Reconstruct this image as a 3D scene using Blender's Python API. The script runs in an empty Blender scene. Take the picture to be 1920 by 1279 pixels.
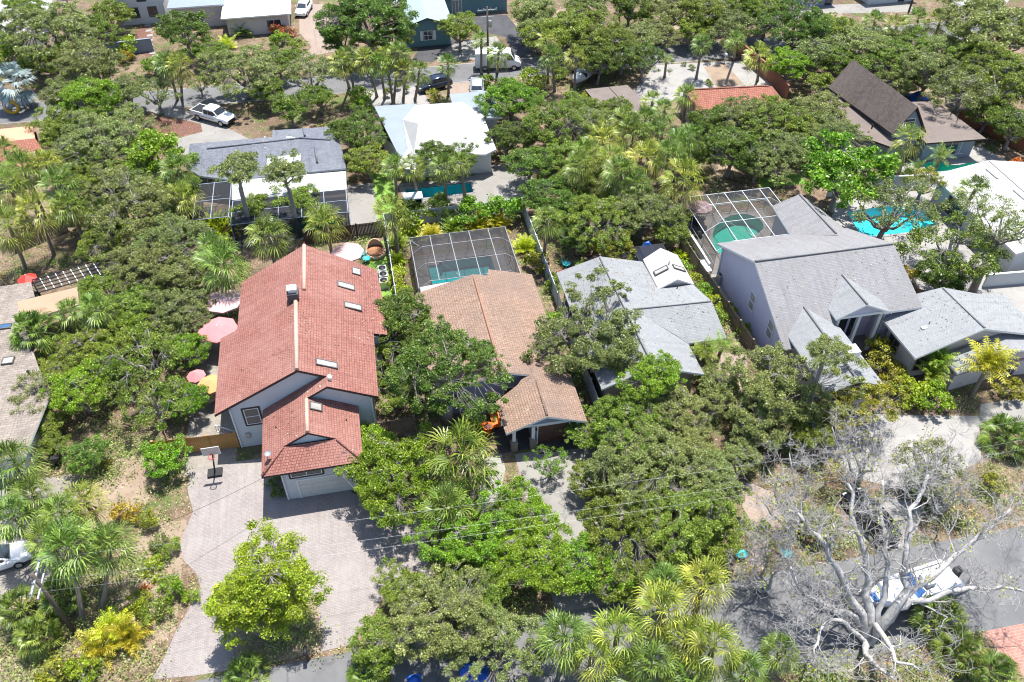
import bpy, math, random
import numpy as np
from mathutils import Vector, Matrix, noise
from mathutils.geometry import delaunay_2d_cdt

# ------------------------------------------------------------------ camera, sky, sun, exposure
scene = bpy.context.scene
COL = scene.collection
H, FPX, PITCH, YAW = 52.0, 1560.0, math.radians(43), math.radians(11.4)
cd = bpy.data.cameras.new('camera'); cam = bpy.data.objects.new('camera', cd); COL.objects.link(cam)
cam.location = (0, 0, H)
cam.rotation_euler = (math.radians(90) - PITCH, 0, -YAW)
cd.sensor_width = 36; cd.lens = FPX / 1920 * 36
cd.clip_start = 1; cd.clip_end = 1500
scene.camera = cam

SUN = Vector((0.17, 0.22, 1)).normalized()
w = bpy.data.worlds.new('World'); scene.world = w; w.use_nodes = True
nt = w.node_tree; bg = nt.nodes['Background']
sky = nt.nodes.new('ShaderNodeTexSky'); sky.sky_type = 'NISHITA'; sky.sun_disc = False
sky.sun_elevation = math.asin(SUN.z); sky.sun_rotation = math.atan2(SUN.x, SUN.y)
sky.altitude = 0; sky.air_density = 1.0; sky.dust_density = 1.0
nt.links.new(sky.outputs[0], bg.inputs[0]); bg.inputs[1].default_value = 0.13
sd = bpy.data.lights.new('sun', 'SUN'); sd.energy = 5.0; sd.angle = math.radians(0.53); sd.color = (1, 0.965, 0.9)
so = bpy.data.objects.new('sun', sd); COL.objects.link(so)
so.rotation_euler = SUN.to_track_quat('Z', 'Y').to_euler()
vs = scene.view_settings
vs.view_transform = 'Standard'; vs.look = 'None'; vs.exposure = 1.05; vs.gamma = 1; vs.use_curve_mapping = False
scene.cycles.filter_width = 1.1
scene.cycles.max_bounces = 6; scene.cycles.diffuse_bounces = 3; scene.cycles.glossy_bounces = 2
scene.cycles.transmission_bounces = 3; scene.cycles.transparent_max_bounces = 12
scene.cycles.caustics_reflective = False; scene.cycles.caustics_refractive = False

_cy, _sy, _cp, _sp = math.cos(YAW), math.sin(YAW), math.cos(PITCH), math.sin(PITCH)
def _ray(px, py):
    a = (px - 960) / FPX; b = -(py - 639.5) / FPX
    x, y, z = a, _cp + b * _sp, -_sp + b * _cp
    return (x * _cy + y * _sy, -x * _sy + y * _cy, z)
def g(px, py, z=0.0):
    "point of the place seen at photo pixel px,py and lying at height z"
    d = _ray(px, py); t = (z - H) / d[2]
    return (d[0] * t, d[1] * t, z)
def scale_at(px, py, z):
    x, y, zz = g(px, py, z)
    fy = x * _sy + y * _cy
    return FPX / (fy * _cp - (z - H) * _sp)      # photo pixels per metre

# ------------------------------------------------------------------ objects
def T(name, label, cat, loc=(0, 0, 0), rz=0.0, group=None):
    o = bpy.data.objects.new(name, None); COL.objects.link(o)
    o.empty_display_size = .3
    o.location = loc; o.rotation_euler = (0, 0, rz); o['label'] = label; o['category'] = cat
    if group: o['group'] = group
    return o
def tag(o, label=None, cat=None, group=None, kind=None):
    for k, v in (('label', label), ('category', cat), ('group', group), ('kind', kind)):
        if v: o[k] = v
    return o
def kids(o): return CHILD.get(o.name, [])
CHILD = {}
def link(o, parent=None):
    COL.objects.link(o)
    if parent is not None:
        o.parent = parent; CHILD.setdefault(parent.name, []).append(o)
    return o
def copy_tree(o, parent=None):
    c = o.copy(); link(c, parent)
    for ch in list(kids(o)): copy_tree(ch, c)
    return c
def wloc(o):
    v = Vector((0, 0, 0))
    while o is not None: v = v + Vector(o.location); o = o.parent
    return v

class MB:
    def __init__(s): s.v = []; s.f = []; s.m = []; s.sm = []
    def poly(s, pts, m=0, smooth=False):
        b = len(s.v); s.v += [tuple(p) for p in pts]; s.f.append(tuple(range(b, b + len(pts)))); s.m.append(m); s.sm.append(smooth); return s
    def box(s, x0, y0, z0, x1, y1, z1, m=0, rz=0, c=None):
        b = len(s.v)
        P = [(x0, y0, z0), (x1, y0, z0), (x1, y1, z0), (x0, y1, z0), (x0, y0, z1), (x1, y0, z1), (x1, y1, z1), (x0, y1, z1)]
        if rz:
            cx, cy = c or ((x0 + x1) / 2, (y0 + y1) / 2); ca, sa = math.cos(rz), math.sin(rz)
            P = [(cx + (x - cx) * ca - (y - cy) * sa, cy + (x - cx) * sa + (y - cy) * ca, z) for x, y, z in P]
        s.v += P
        for q in ((0, 3, 2, 1), (4, 5, 6, 7), (0, 1, 5, 4), (1, 2, 6, 5), (2, 3, 7, 6), (3, 0, 4, 7)):
            s.f.append(tuple(b + i for i in q)); s.m.append(m); s.sm.append(False)
        return s
    def bar(s, a, b_, wd=.06, ht=None, m=0):
        "rectangular bar between two points"
        a = Vector(a); b_ = Vector(b_); d = (b_ - a)
        if d.length < 1e-6: return s
        d.normalize(); ht = ht or wd
        up = Vector((0, 0, 1)) if abs(d.z) < .9 else Vector((0, 1, 0))
        r = d.cross(up).normalized() * wd / 2; u = r.cross(d).normalized() * ht / 2
        b = len(s.v)
        for p in (a, b_):
            for q in (-r - u, r - u, r + u, -r + u): s.v.append(tuple(p + q))
        for q in ((0, 1, 2, 3), (7, 6, 5, 4), (0, 4, 5, 1), (1, 5, 6, 2), (2, 6, 7, 3), (3, 7, 4, 0)):
            s.f.append(tuple(b + i for i in q)); s.m.append(m); s.sm.append(False)
        return s
    def tube(s, pts, rad, n=8, m=0, cap=True):
        pts = [Vector(p) for p in pts]
        if not hasattr(rad, '__len__'): rad = [rad] * len(pts)
        b = len(s.v); prev = None
        for i, p in enumerate(pts):
            d = (pts[min(i + 1, len(pts) - 1)] - pts[max(i - 1, 0)])
            d = d.normalized() if d.length > 1e-9 else Vector((0, 0, 1))
            if prev is None:
                r = d.cross(Vector((0, 0, 1)) if abs(d.z) < .95 else Vector((1, 0, 0))).normalized()
            else:
                r = (prev - d * prev.dot(d)); r = r.normalized() if r.length > 1e-6 else d.orthogonal().normalized()
            prev = r; q = d.cross(r)
            for k in range(n):
                a = 2 * math.pi * k / n
                s.v.append(tuple(p + (r * math.cos(a) + q * math.sin(a)) * rad[i]))
        for i in range(len(pts) - 1):
            for k in range(n):
                k2 = (k + 1) % n
                s.f.append((b + i * n + k, b + i * n + k2, b + (i + 1) * n + k2, b + (i + 1) * n + k)); s.m.append(m); s.sm.append(True)
        if cap:
            s.f.append(tuple(b + k for k in range(n))[::-1]); s.m.append(m); s.sm.append(False)
            e = b + (len(pts) - 1) * n
            s.f.append(tuple(e + k for k in range(n))); s.m.append(m); s.sm.append(False)
        return s
    def lathe(s, c, prof, n=16, m=0):
        b = len(s.v)
        for r, z in prof:
            for k in range(n):
                a = 2 * math.pi * k / n; s.v.append((c[0] + r * math.cos(a), c[1] + r * math.sin(a), c[2] + z))
        for i in range(len(prof) - 1):
            for k in range(n):
                k2 = (k + 1) % n
                s.f.append((b + i * n + k, b + i * n + k2, b + (i + 1) * n + k2, b + (i + 1) * n + k)); s.m.append(m); s.sm.append(True)
        return s
    def xform(s, M): s.v = [tuple(M @ Vector(p)) for p in s.v]; return s
    def build(s, name, mats, parent=None, bevel=0):
        if not isinstance(mats, (list, tuple)): mats = [mats]
        off = wloc(parent) if parent is not None else Vector((0, 0, 0))
        me = bpy.data.meshes.new(name)
        vv = [(x - off.x, y - off.y, z - off.z) for x, y, z in s.v]
        me.from_pydata(vv, [], s.f)
        me.polygons.foreach_set('material_index', s.m); me.polygons.foreach_set('use_smooth', s.sm)
        for m in mats: me.materials.append(m)
        # box-style UVs in metres: u along the horizontal, v up the slope
        uv = me.uv_layers.new(name='UVMap'); dat = np.empty(len(me.loops) * 2, dtype=np.float32); k = 0
        for pl in me.polygons:
            n = pl.normal
            if abs(n.z) > .985: t = Vector((1, 0, 0)); b2 = Vector((0, 1, 0))
            else:
                t = Vector((-n.y, n.x, 0)).normalized(); b2 = n.cross(t)
            for li in pl.loop_indices:
                p = s.v[me.loops[li].vertex_index]
                dat[2 * li] = p[0] * t.x + p[1] * t.y + p[2] * t.z; dat[2 * li + 1] = p[0] * b2.x + p[1] * b2.y + p[2] * b2.z
        uv.data.foreach_set('uv', dat)
        o = bpy.data.objects.new(name, me); link(o, parent)
        if bevel:
            md = o.modifiers.new('bevel', 'BEVEL'); md.width = bevel; md.segments = 2; md.limit_method = 'ANGLE'
        return o

# ------------------------------------------------------------------ materials
def nodes(name):
    m = bpy.data.materials.new(name); m.use_nodes = True
    t = m.node_tree; b = t.nodes['Principled BSDF']
    return m, t, b
def N(t, kind, **kw):
    n = t.nodes.new(kind)
    for k, v in kw.items():
        if k in n.inputs: n.inputs[k].default_value = v
        else: setattr(n, k, v)
    return n
def c4(c): return (c[0], c[1], c[2], 1)
def mixc(t, fac, a, b, mode='MIX'):
    n = t.nodes.new('ShaderNodeMix'); n.data_type = 'RGBA'; n.blend_type = mode
    for s, v in ((n.inputs[0], fac), (n.inputs[6], a), (n.inputs[7], b)):
        if hasattr(v, 'is_output') or hasattr(v, 'links'): t.links.new(v, s)
        else: s.default_value = v if not isinstance(v, tuple) or len(v) == 4 else c4(v)
    return n.outputs[2]
def noisefac(t, scale, detail=4, rough=.6, coord='Object', lo=.35, hi=.65, vec=None):
    if vec is None:
        tc = t.nodes.new('ShaderNodeTexCoord'); vec = tc.outputs[coord]
    n = N(t, 'ShaderNodeTexNoise', Scale=scale, Detail=detail, Roughness=rough)
    t.links.new(vec, n.inputs['Vector'])
    r = N(t, 'ShaderNodeMapRange'); r.inputs[1].default_value = lo; r.inputs[2].default_value = hi
    t.links.new(n.outputs[0], r.inputs[0])
    return r.outputs[0]
def bumpit(t, b, h, strength=.4, dist=.03):
    n = N(t, 'ShaderNodeBump', Strength=strength, Distance=dist); t.links.new(h, n.inputs['Height']); t.links.new(n.outputs[0], b.inputs['Normal'])
_mc = {}
def M(name, col, rough=.75, col2=None, scale=2.0, var=.12, spec=.3, metal=0, bump=0, coord='Object', fine=0, crack=0):
    if name in _mc: return _mc[name]
    m, t, b = nodes(name)
    col2 = col2 or tuple(c * (1 - 2 * var) for c in col)
    f = noisefac(t, scale, 5, .65, coord, .3, .7)
    c = mixc(t, f, c4(col), c4(col2))
    if fine:
        f2 = noisefac(t, fine, 2, .5, coord, .3, .7)
        c = mixc(t, f2, c, c4(tuple(x * .7 for x in col)))
    if crack:
        tc = t.nodes.new('ShaderNodeTexCoord'); nz = N(t, 'ShaderNodeTexNoise', Scale=.5, Detail=6); t.links.new(tc.outputs['Object'], nz.inputs['Vector'])
        ad = N(t, 'ShaderNodeVectorMath', operation='MULTIPLY_ADD'); t.links.new(nz.outputs['Color'], ad.inputs[0]); ad.inputs[1].default_value = (5.5, 5.5, 0); t.links.new(tc.outputs['Object'], ad.inputs[2])
        vo = t.nodes.new('ShaderNodeTexVoronoi'); vo.feature = 'DISTANCE_TO_EDGE'; vo.inputs['Scale'].default_value = .13; t.links.new(ad.outputs[0], vo.inputs['Vector'])
        mr = N(t, 'ShaderNodeMapRange'); mr.inputs[1].default_value = .004; mr.inputs[2].default_value = .012; mr.inputs[3].default_value = crack; mr.inputs[4].default_value = 0; t.links.new(vo.outputs[0], mr.inputs[0])
        c = mixc(t, mr.outputs[0], c, c4(tuple(x * .45 for x in col2)))
        st = noisefac(t, .5, 6, .75, coord, .52, .7); ms = N(t, 'ShaderNodeMath', operation='MULTIPLY'); t.links.new(st, ms.inputs[0]); ms.inputs[1].default_value = .5
        c = mixc(t, ms.outputs[0], c, c4(tuple(x * .72 for x in col2)))
    t.links.new(c, b.inputs['Base Color'])
    b.inputs['Roughness'].default_value = rough; b.inputs['Specular IOR Level'].default_value = spec; b.inputs['Metallic'].default_value = metal
    if bump:
        h = noisefac(t, scale * 8, 4, .6, coord, 0, 1); bumpit(t, b, h, bump, .02)
    _mc[name] = m; return m
def Mbrick(name, c1, c2, mortar, bw, rh, ms=.02, rough=.85, dirt=None, dscale=.25, damt=.6, bump=.6, barrel=0, jitter=.5, bias=0, fine=.25, streak=.45):
    m, t, b = nodes(name)
    uv = t.nodes.new('ShaderNodeUVMap')
    br = N(t, 'ShaderNodeTexBrick', Scale=1.0); br.inputs['Color1'].default_value = c4(c1); br.inputs['Color2'].default_value = c4(c2)
    br.inputs['Mortar'].default_value = c4(mortar); br.inputs['Mortar Size'].default_value = ms; br.inputs['Mortar Smooth'].default_value = .2
    br.inputs['Brick Width'].default_value = bw; br.inputs['Row Height'].default_value = rh; br.inputs['Bias'].default_value = bias
    br.offset = jitter
    t.links.new(uv.outputs[0], br.inputs['Vector'])
    c = br.outputs['Color']
    if dirt:
        f = noisefac(t, dscale, 6, .7, 'Object', .42, .72)
        mm = N(t, 'ShaderNodeMath', operation='MULTIPLY'); t.links.new(f, mm.inputs[0]); mm.inputs[1].default_value = damt
        c = mixc(t, mm.outputs[0], c, c4(dirt))
    if fine:
        f = noisefac(t, 5, 3, .7, 'Object', .3, .75)
        mm = N(t, 'ShaderNodeMath', operation='MULTIPLY'); t.links.new(f, mm.inputs[0]); mm.inputs[1].default_value = fine
        c = mixc(t, mm.outputs[0], c, c4(tuple(x * .55 for x in c1)))
    if streak:
        mp = t.nodes.new('ShaderNodeMapping'); mp.inputs['Scale'].default_value = (2.2, .16, 1); t.links.new(uv.outputs[0], mp.inputs['Vector'])
        f = noisefac(t, 1.0, 5, .7, lo=.48, hi=.74, vec=mp.outputs[0]); mm = N(t, 'ShaderNodeMath', operation='MULTIPLY'); t.links.new(f, mm.inputs[0]); mm.inputs[1].default_value = streak
        c = mixc(t, mm.outputs[0], c, c4(tuple(x * .5 for x in c2)))
    t.links.new(c, b.inputs['Base Color']); b.inputs['Roughness'].default_value = rough; b.inputs['Specular IOR Level'].default_value = .25
    inv = N(t, 'ShaderNodeMath', operation='SUBTRACT'); inv.inputs[0].default_value = 1; t.links.new(br.outputs['Fac'], inv.inputs[1])
    h = inv.outputs[0]
    if barrel:
        sx = t.nodes.new('ShaderNodeSeparateXYZ'); t.links.new(uv.outputs[0], sx.inputs[0])
        k = N(t, 'ShaderNodeMath', operation='MULTIPLY'); t.links.new(sx.outputs[0], k.inputs[0]); k.inputs[1].default_value = 2 * math.pi / barrel
        s1 = N(t, 'ShaderNodeMath', operation='SINE'); t.links.new(k.outputs[0], s1.inputs[0])
        k2 = N(t, 'ShaderNodeMath', operation='MULTIPLY'); t.links.new(sx.outputs[1], k2.inputs[0]); k2.inputs[1].default_value = 1 / rh
        fr = N(t, 'ShaderNodeMath', operation='FRACT'); t.links.new(k2.outputs[0], fr.inputs[0])
        ad = N(t, 'ShaderNodeMath', operation='SUBTRACT'); t.links.new(s1.outputs[0], ad.inputs[0]); t.links.new(fr.outputs[0], ad.inputs[1])
        ad2 = N(t, 'ShaderNodeMath', operation='ADD'); t.links.new(ad.outputs[0], ad2.inputs[0]); t.links.new(h, ad2.inputs[1]); h = ad2.outputs[0]
    bumpit(t, b, h, bump, .05)
    return m
def Mglass(name, col=(.03, .04, .05)):
    m, t, b = nodes(name)
    b.inputs['Base Color'].default_value = c4(col); b.inputs['Roughness'].default_value = .08; b.inputs['Specular IOR Level'].default_value = .7
    return m
def Mscreen(name, col, opacity):
    m, t, b = nodes(name)
    tr = t.nodes.new('ShaderNodeBsdfTransparent'); mx = t.nodes.new('ShaderNodeMixShader'); mx.inputs[0].default_value = opacity
    b.inputs['Base Color'].default_value = c4(col); b.inputs['Roughness'].default_value = .8; b.inputs['Specular IOR Level'].default_value = .1
    t.links.new(tr.outputs[0], mx.inputs[1]); t.links.new(b.outputs[0], mx.inputs[2]); t.links.new(mx.outputs[0], t.nodes['Material Output'].inputs[0])
    return m
def Mwater(name, tint):
    m, t, b = nodes(name)
    tr = t.nodes.new('ShaderNodeBsdfTransparent'); tr.inputs[0].default_value = c4(tint)
    gl = t.nodes.new('ShaderNodeBsdfGlossy'); gl.inputs['Roughness'].default_value = .05
    fz = N(t, 'ShaderNodeFresnel', IOR=1.33); mx = t.nodes.new('ShaderNodeMixShader')
    tc = t.nodes.new('ShaderNodeTexCoord'); n = N(t, 'ShaderNodeTexNoise', Scale=1.6, Detail=3); t.links.new(tc.outputs['Object'], n.inputs['Vector'])
    bp = N(t, 'ShaderNodeBump', Strength=.25, Distance=.05); t.links.new(n.outputs[0], bp.inputs['Height'])
    t.links.new(bp.outputs[0], gl.inputs['Normal']); t.links.new(bp.outputs[0], fz.inputs['Normal'])
    t.links.new(fz.outputs[0], mx.inputs[0]); t.links.new(tr.outputs[0], mx.inputs[1]); t.links.new(gl.outputs[0], mx.inputs[2])
    t.links.new(mx.outputs[0], t.nodes['Material Output'].inputs[0]); return m
def Mleaf(name, ca, cb, rough=.42, trans=.25, spec=.45, obvar=.35, dark=.6):
    "leaf colour varies leaf by leaf (attribute col) and tree by tree"
    m, t, b = nodes(name)
    at = N(t, 'ShaderNodeAttribute', attribute_name='col'); sp = t.nodes.new('ShaderNodeSeparateColor'); t.links.new(at.outputs['Color'], sp.inputs[0])
    c = mixc(t, sp.outputs[1], c4(ca), c4(cb))
    c = mixc(t, sp.outputs[2], c, (.27, .19, .085, 1))                     # dead / brown share
    oi = t.nodes.new('ShaderNodeObjectInfo')
    mr = N(t, 'ShaderNodeMapRange'); t.links.new(oi.outputs['Random'], mr.inputs[0]); mr.inputs[3].default_value = 1 - obvar / 2; mr.inputs[4].default_value = 1 + obvar / 2
    mr2 = N(t, 'ShaderNodeMapRange'); t.links.new(sp.outputs[0], mr2.inputs[0]); mr2.inputs[3].default_value = dark; mr2.inputs[4].default_value = 1.7
    mm = N(t, 'ShaderNodeMath', operation='MULTIPLY'); t.links.new(mr.outputs[0], mm.inputs[0]); t.links.new(mr2.outputs[0], mm.inputs[1])
    hs = t.nodes.new('ShaderNodeHueSaturation'); t.links.new(c, hs.inputs['Color']); t.links.new(mm.outputs[0], hs.inputs['Value'])
    mh = N(t, 'ShaderNodeMapRange'); mu = N(t, 'ShaderNodeMath', operation='FRACT'); m7 = N(t, 'ShaderNodeMath', operation='MULTIPLY')
    t.links.new(oi.outputs['Random'], m7.inputs[0]); m7.inputs[1].default_value = 7.31; t.links.new(m7.outputs[0], mu.inputs[0]); t.links.new(mu.outputs[0], mh.inputs[0])
    mh.inputs[3].default_value = .485; mh.inputs[4].default_value = .515; t.links.new(mh.outputs[0], hs.inputs['Hue'])
    c = hs.outputs[0]
    t.links.new(c, b.inputs['Base Color']); b.inputs['Roughness'].default_value = rough; b.inputs['Specular IOR Level'].default_value = spec
    tl = t.nodes.new('ShaderNodeBsdfTranslucent'); t.links.new(c, tl.inputs[0])
    mx = t.nodes.new('ShaderNodeMixShader'); mx.inputs[0].default_value = trans
    t.links.new(b.outputs[0], mx.inputs[1]); t.links.new(tl.outputs[0], mx.inputs[2]); t.links.new(mx.outputs[0], t.nodes['Material Output'].inputs[0])
    return m

MT = {}
MT['tile_red'] = Mbrick('red roof tile', (0.320, 0.142, 0.114), (0.232, 0.094, 0.076), (0.120, 0.050, 0.042), .19, .21, .02, dirt=(0.344, 0.196, 0.164), damt=.6, barrel=.19, bump=.5)
MT['tile_beige'] = Mbrick('beige roof tile', (0.336, 0.228, 0.172), (0.248, 0.160, 0.116), (0.136, 0.092, 0.068), .22, .21, .02, dirt=(0.148, 0.116, 0.100), damt=.75, dscale=.22, barrel=.22, bump=.5)
MT['tile_terra'] = Mbrick('terracotta tile', (0.340, 0.142, 0.095), (0.245, 0.089, 0.061), (0.136, 0.054, 0.041), .3, .36, .03, dirt=(0.190, 0.089, 0.068), damt=.6, barrel=.3)
MT['sh_grey'] = Mbrick('pale grey shingle', (0.261, 0.269, 0.273), (0.215, 0.222, 0.230), (0.156, 0.164, 0.176), .33, .15, .015, dirt=(0.191, 0.195, 0.204), damt=.6, bump=.3)
MT['sh_mauve'] = Mbrick('silver shingle', (0.244, 0.240, 0.244), (0.200, 0.196, 0.202), (0.148, 0.144, 0.152), .33, .15, .015, dirt=(0.164, 0.160, 0.160), damt=.6, bump=.3)
MT['sh_blue'] = Mbrick('slate shingle', (0.166, 0.178, 0.207), (0.109, 0.118, 0.140), (0.071, 0.076, 0.095), .35, .17, .015, dirt=(0.217, 0.230, 0.248), damt=.4, bump=.4)
MT['sh_brown'] = Mbrick('brown shingle', (0.158, 0.126, 0.112), (0.101, 0.079, 0.072), (0.058, 0.047, 0.043), .33, .16, .015, dirt=(0.194, 0.158, 0.137), damt=.5, bump=.4)
MT['sh_pale'] = Mbrick('pale weathered shingle', (.265, .225, .19), (.165, .14, .122), (.10, .085, .075), .5, .26, .02, dirt=(.315, .27, .235), damt=.5, bump=.4)
MT['roof_brownflat'] = M('brown flat roof', (0.157, 0.128, 0.112), .85, (0.122, 0.099, 0.090), .8)
MT['roof_white'] = M('white coated roof', (.36, .357, .347), .6, (.315, .312, .305), .5)
MT['roof_ice'] = M('pale blue coated roof', (.205, .24, .262), .6, (.18, .212, .235), .6)
MT['roof_tan'] = M('tan flat roof', (0.322, 0.219, 0.150), .8, (0.288, 0.193, 0.130), .5)
MT['roof_teal'] = M('pale teal metal roof', (0.252, 0.312, 0.330), .5, (0.216, 0.276, 0.300), .7)
MT['white'] = M('white paint', (0.680, 0.680, 0.671), .5, (0.629, 0.629, 0.625), 1.5)
MT['vinyl'] = M('white vinyl', (0.476, 0.496, 0.514), .45, (0.422, 0.449, 0.469), 1.2)
MT['stucco'] = M('grey stucco', (.52, .55, .58), .9, (.46, .485, .515), .8, bump=.3)
MT['stucco_mauve'] = M('lavender stucco', (.52, .49, .585), .9, (.48, .45, .55), .5, bump=.3)
MT['stucco_cream'] = M('pale pink stucco', (0.530, 0.479, 0.462), .9, (0.479, 0.436, 0.419), .7, bump=.3)
MT['stucco_white'] = M('white stucco', (0.549, 0.549, 0.541), .9, (0.484, 0.484, 0.476), .7, bump=.3)
MT['siding_blue'] = M('slate blue siding', (.235, .255, .325), .7, (.20, .22, .285), 1)
MT['siding_teal'] = M('teal siding', (.13, .23, .25), .7, (.11, .2, .22), 1)
MT['wall_tan'] = M('tan wall', (0.360, 0.304, 0.248), .9, (0.312, 0.264, 0.216), 1)
MT['wall_gb'] = M('blue grey wall', (0.240, 0.280, 0.336), .9, (0.208, 0.248, 0.304), 1)
MT['trim_dark'] = M('dark brown trim', (.045, .030, .030), .6)
MT['trim_mauve'] = M('mauve band', (.30, .22, .22), .8)
MT['black'] = M('black metal', (.018, .018, .02), .5)
MT['bronze'] = M('bronze frame', (.10, .095, .09), .5)
MT['steel'] = M('galvanised steel', (.45, .46, .47), .45, metal=.6)
MT['glass'] = Mglass('window glass')
MT['glass_blue'] = Mglass('blue tinted glass', (.04, .10, .20))
MT['skylight'] = M('skylight acrylic', (.42, .40, .37), .2, (.20, .19, .18), 1.5, spec=.6)
MT['door_brown'] = M('brown garage door', (.10, .055, .045), .6)
MT['wood'] = M('new cedar board', (.42, .235, .085), .75, (.32, .165, .055), 1.4)
MT['wood_old'] = M('weathered grey board', (.20, .165, .13), .9, (.11, .09, .075), 1.4)
MT['wood_dark'] = M('dark brown board', (.075, .045, .035), .85, (.05, .03, .024), 1.4)
MT['wood_red'] = M('red brown board', (.30, .12, .075), .85, (.22, .085, .055), 1.4)
MT['pole'] = M('creosote pole', (.10, .085, .07), .9, (.06, .05, .042), 2)
MT['bark'] = M('grey bark', (.30, .275, .25), .9, (.14, .125, .11), 2.5, bump=.6)
MT['bark_dead'] = M('bleached bark', (.50, .485, .47), .85, (.24, .23, .225), 3.2, bump=.7)
MT['twig_dead'] = M('bleached twigs', (.46, .44, .43), .85, (.20, .19, .185), 1.2)
MT['bark_palm'] = M('palm trunk', (.27, .225, .18), .9, (.14, .115, .09), 4, bump=.6)
MT['asphalt'] = M('asphalt', (0.144, 0.144, 0.147), .9, (0.104, 0.104, 0.107), .35, bump=.3, crack=.4)
MT['asphalt_dark'] = M('dark asphalt', (0.065, 0.065, 0.070), .9, (0.048, 0.048, 0.053), .5, bump=.3, crack=.4)
MT['concrete'] = M('pale concrete', (.235, .225, .21), .9, (.185, .175, .162), .35, bump=.2, crack=.4)
MT['concrete_w'] = M('white concrete', (.27, .26, .248), .85, (.225, .215, .205), .4, bump=.2, crack=.4)
MT['paver'] = Mbrick('driveway paver', (.27, .241, .229), (.222, .195, .188), (.16, .139, .133), .24, .12, .012, dirt=(.315, .288, .27), damt=.6, dscale=.3, bump=.3, fine=.25, streak=.35)
MT['paver_tan'] = Mbrick('tan paver', (0.296, 0.232, 0.190), (0.248, 0.190, 0.158), (0.174, 0.138, 0.116), .24, .12, .012, dirt=(0.317, 0.258, 0.217), damt=.5, bump=.3, fine=.2)
MT['paver_red'] = Mbrick('red brick paver', (0.340, 0.160, 0.126), (0.272, 0.116, 0.089), (0.313, 0.245, 0.211), .40, .20, .02, dirt=(0.381, 0.225, 0.184), damt=.5, bump=.3, fine=.2)
MT['paver_shade'] = Mbrick('dark paver with porch shade', (0.090, 0.084, 0.084), (0.067, 0.065, 0.065), (0.045, 0.045, 0.045), .3, .15, .012, bump=.3)  # dark paving tone that also carries the shade under the porch
MT['stone'] = Mbrick('travertine deck', (0.248, 0.226, 0.198), (0.198, 0.178, 0.158), (0.149, 0.134, 0.119), .6, .4, .012, dirt=(0.278, 0.253, 0.223), damt=.5, bump=.2)
MT['mulch'] = M('red brown mulch', (0.180, 0.095, 0.072), 1, (0.090, 0.045, 0.036), 3, bump=.9)
MT['sand'] = M('sandy soil', (0.265, 0.207, 0.155), 1, (0.184, 0.135, 0.098), .6, bump=.5)
MT['lawn'] = M('lawn', (0.176, 0.297, 0.050), .9, (0.121, 0.220, 0.039), 1.5, bump=.8)
def mk_ground():
    m, t, b = nodes('leaf littered soil')
    c = mixc(t, noisefac(t, .12, 6, .7, 'Object', .4, .62), (.23, .165, .12, 1), (.115, .078, .056, 1))
    c = mixc(t, noisefac(t, 1.1, 5, .75, 'Object', .45, .6), c, (.10, .075, .05, 1))
    c = mixc(t, noisefac(t, .3, 6, .75, 'Object', .50, .62), c, (.085, .115, .035, 1))
    c = mixc(t, noisefac(t, 6, 3, .8, 'Object', .55, .72), c, (.30, .235, .18, 1))
    t.links.new(c, b.inputs['Base Color']); b.inputs['Roughness'].default_value = 1; b.inputs['Specular IOR Level'].default_value = .1
    bumpit(t, b, noisefac(t, 5, 5, .7, 'Object', 0, 1), .9, .08); return m
MT['ground'] = mk_ground()
MT['bronze_l'] = M('grey bronze frame', (.24, .24, .25), .5)
MT['screen_m'] = Mscreen('pool insect screen', (.045, .045, .05), .6)
MT['screen'] = Mscreen('insect screen', (.05, .05, .055), .42)
MT['screen_d'] = Mscreen('dark insect screen', (.035, .037, .045), .62)
MT['screen_l'] = Mscreen('light insect screen', (.10, .10, .105), .30)
MT['water_teal'] = Mwater('pool water teal', (.28, .80, .80)); MT['water_green'] = Mwater('pool water green', (.36, .83, .74)); MT['water_blue'] = Mwater('pool water blue', (.38, .86, .90))
MT['basin'] = M('pool plaster', (.30, .62, .64), .7, (.25, .55, .58), .6)
MT['basin_b'] = M('bright pool plaster', (.20, .62, .66), .7, (.17, .55, .60), .6)
MT['basin_g'] = M('green pool plaster', (.24, .60, .54), .7, (.20, .54, .48), .6)
MT['pink'] = M('faded pink canvas', (.50, .33, .33), .85, (.46, .29, .29), .8)
MT['coral'] = M('coral canvas', (.55, .20, .21), .85, (.50, .16, .17), .8)
MT['orange'] = M('orange canvas', (.50, .28, .12), .85, (.45, .24, .10), .8)
MT['orange_p'] = M('orange plastic', (.72, .16, .02), .5)
MT['red_p'] = M('red plastic', (.65, .04, .03), .5)
MT['blue_tarp'] = M('blue tarp', (.01, .10, .48), .5, (.01, .07, .36), 2)
MT['blue_p'] = M('blue plastic', (.10, .26, .50), .5)
MT['teal_p'] = M('teal paint', (.05, .42, .48), .5)
MT['wicker'] = M('tan wicker', (.55, .42, .28), .9, (.38, .27, .17), 8, bump=.6)
MT['cushion'] = M('brown cushion', (.40, .19, .10), .9)
MT['tyre'] = M('tyre rubber', (.02, .02, .02), .8); MT['rim'] = M('alloy rim', (.50, .51, .52), .35, metal=.7)
MT['car_white'] = M('white car paint', (0.780, 0.780, 0.780), .25, var=.01, spec=.5); MT['car_black'] = M('navy black car paint', (0.012, 0.020, 0.045), .15, var=.01, spec=.6)
MT['car_silver'] = M('silver car paint', (.40, .43, .46), .25, var=.02, spec=.5, metal=.3); MT['car_dark'] = M('black car paint', (.012, .012, .014), .15, var=.01, spec=.6)
MT['lamp_w'] = M('headlamp lens', (.75, .78, .8), .1, spec=.7); MT['lamp_r'] = M('tail lamp lens', (.45, .02, .02), .15, spec=.6)
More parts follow.
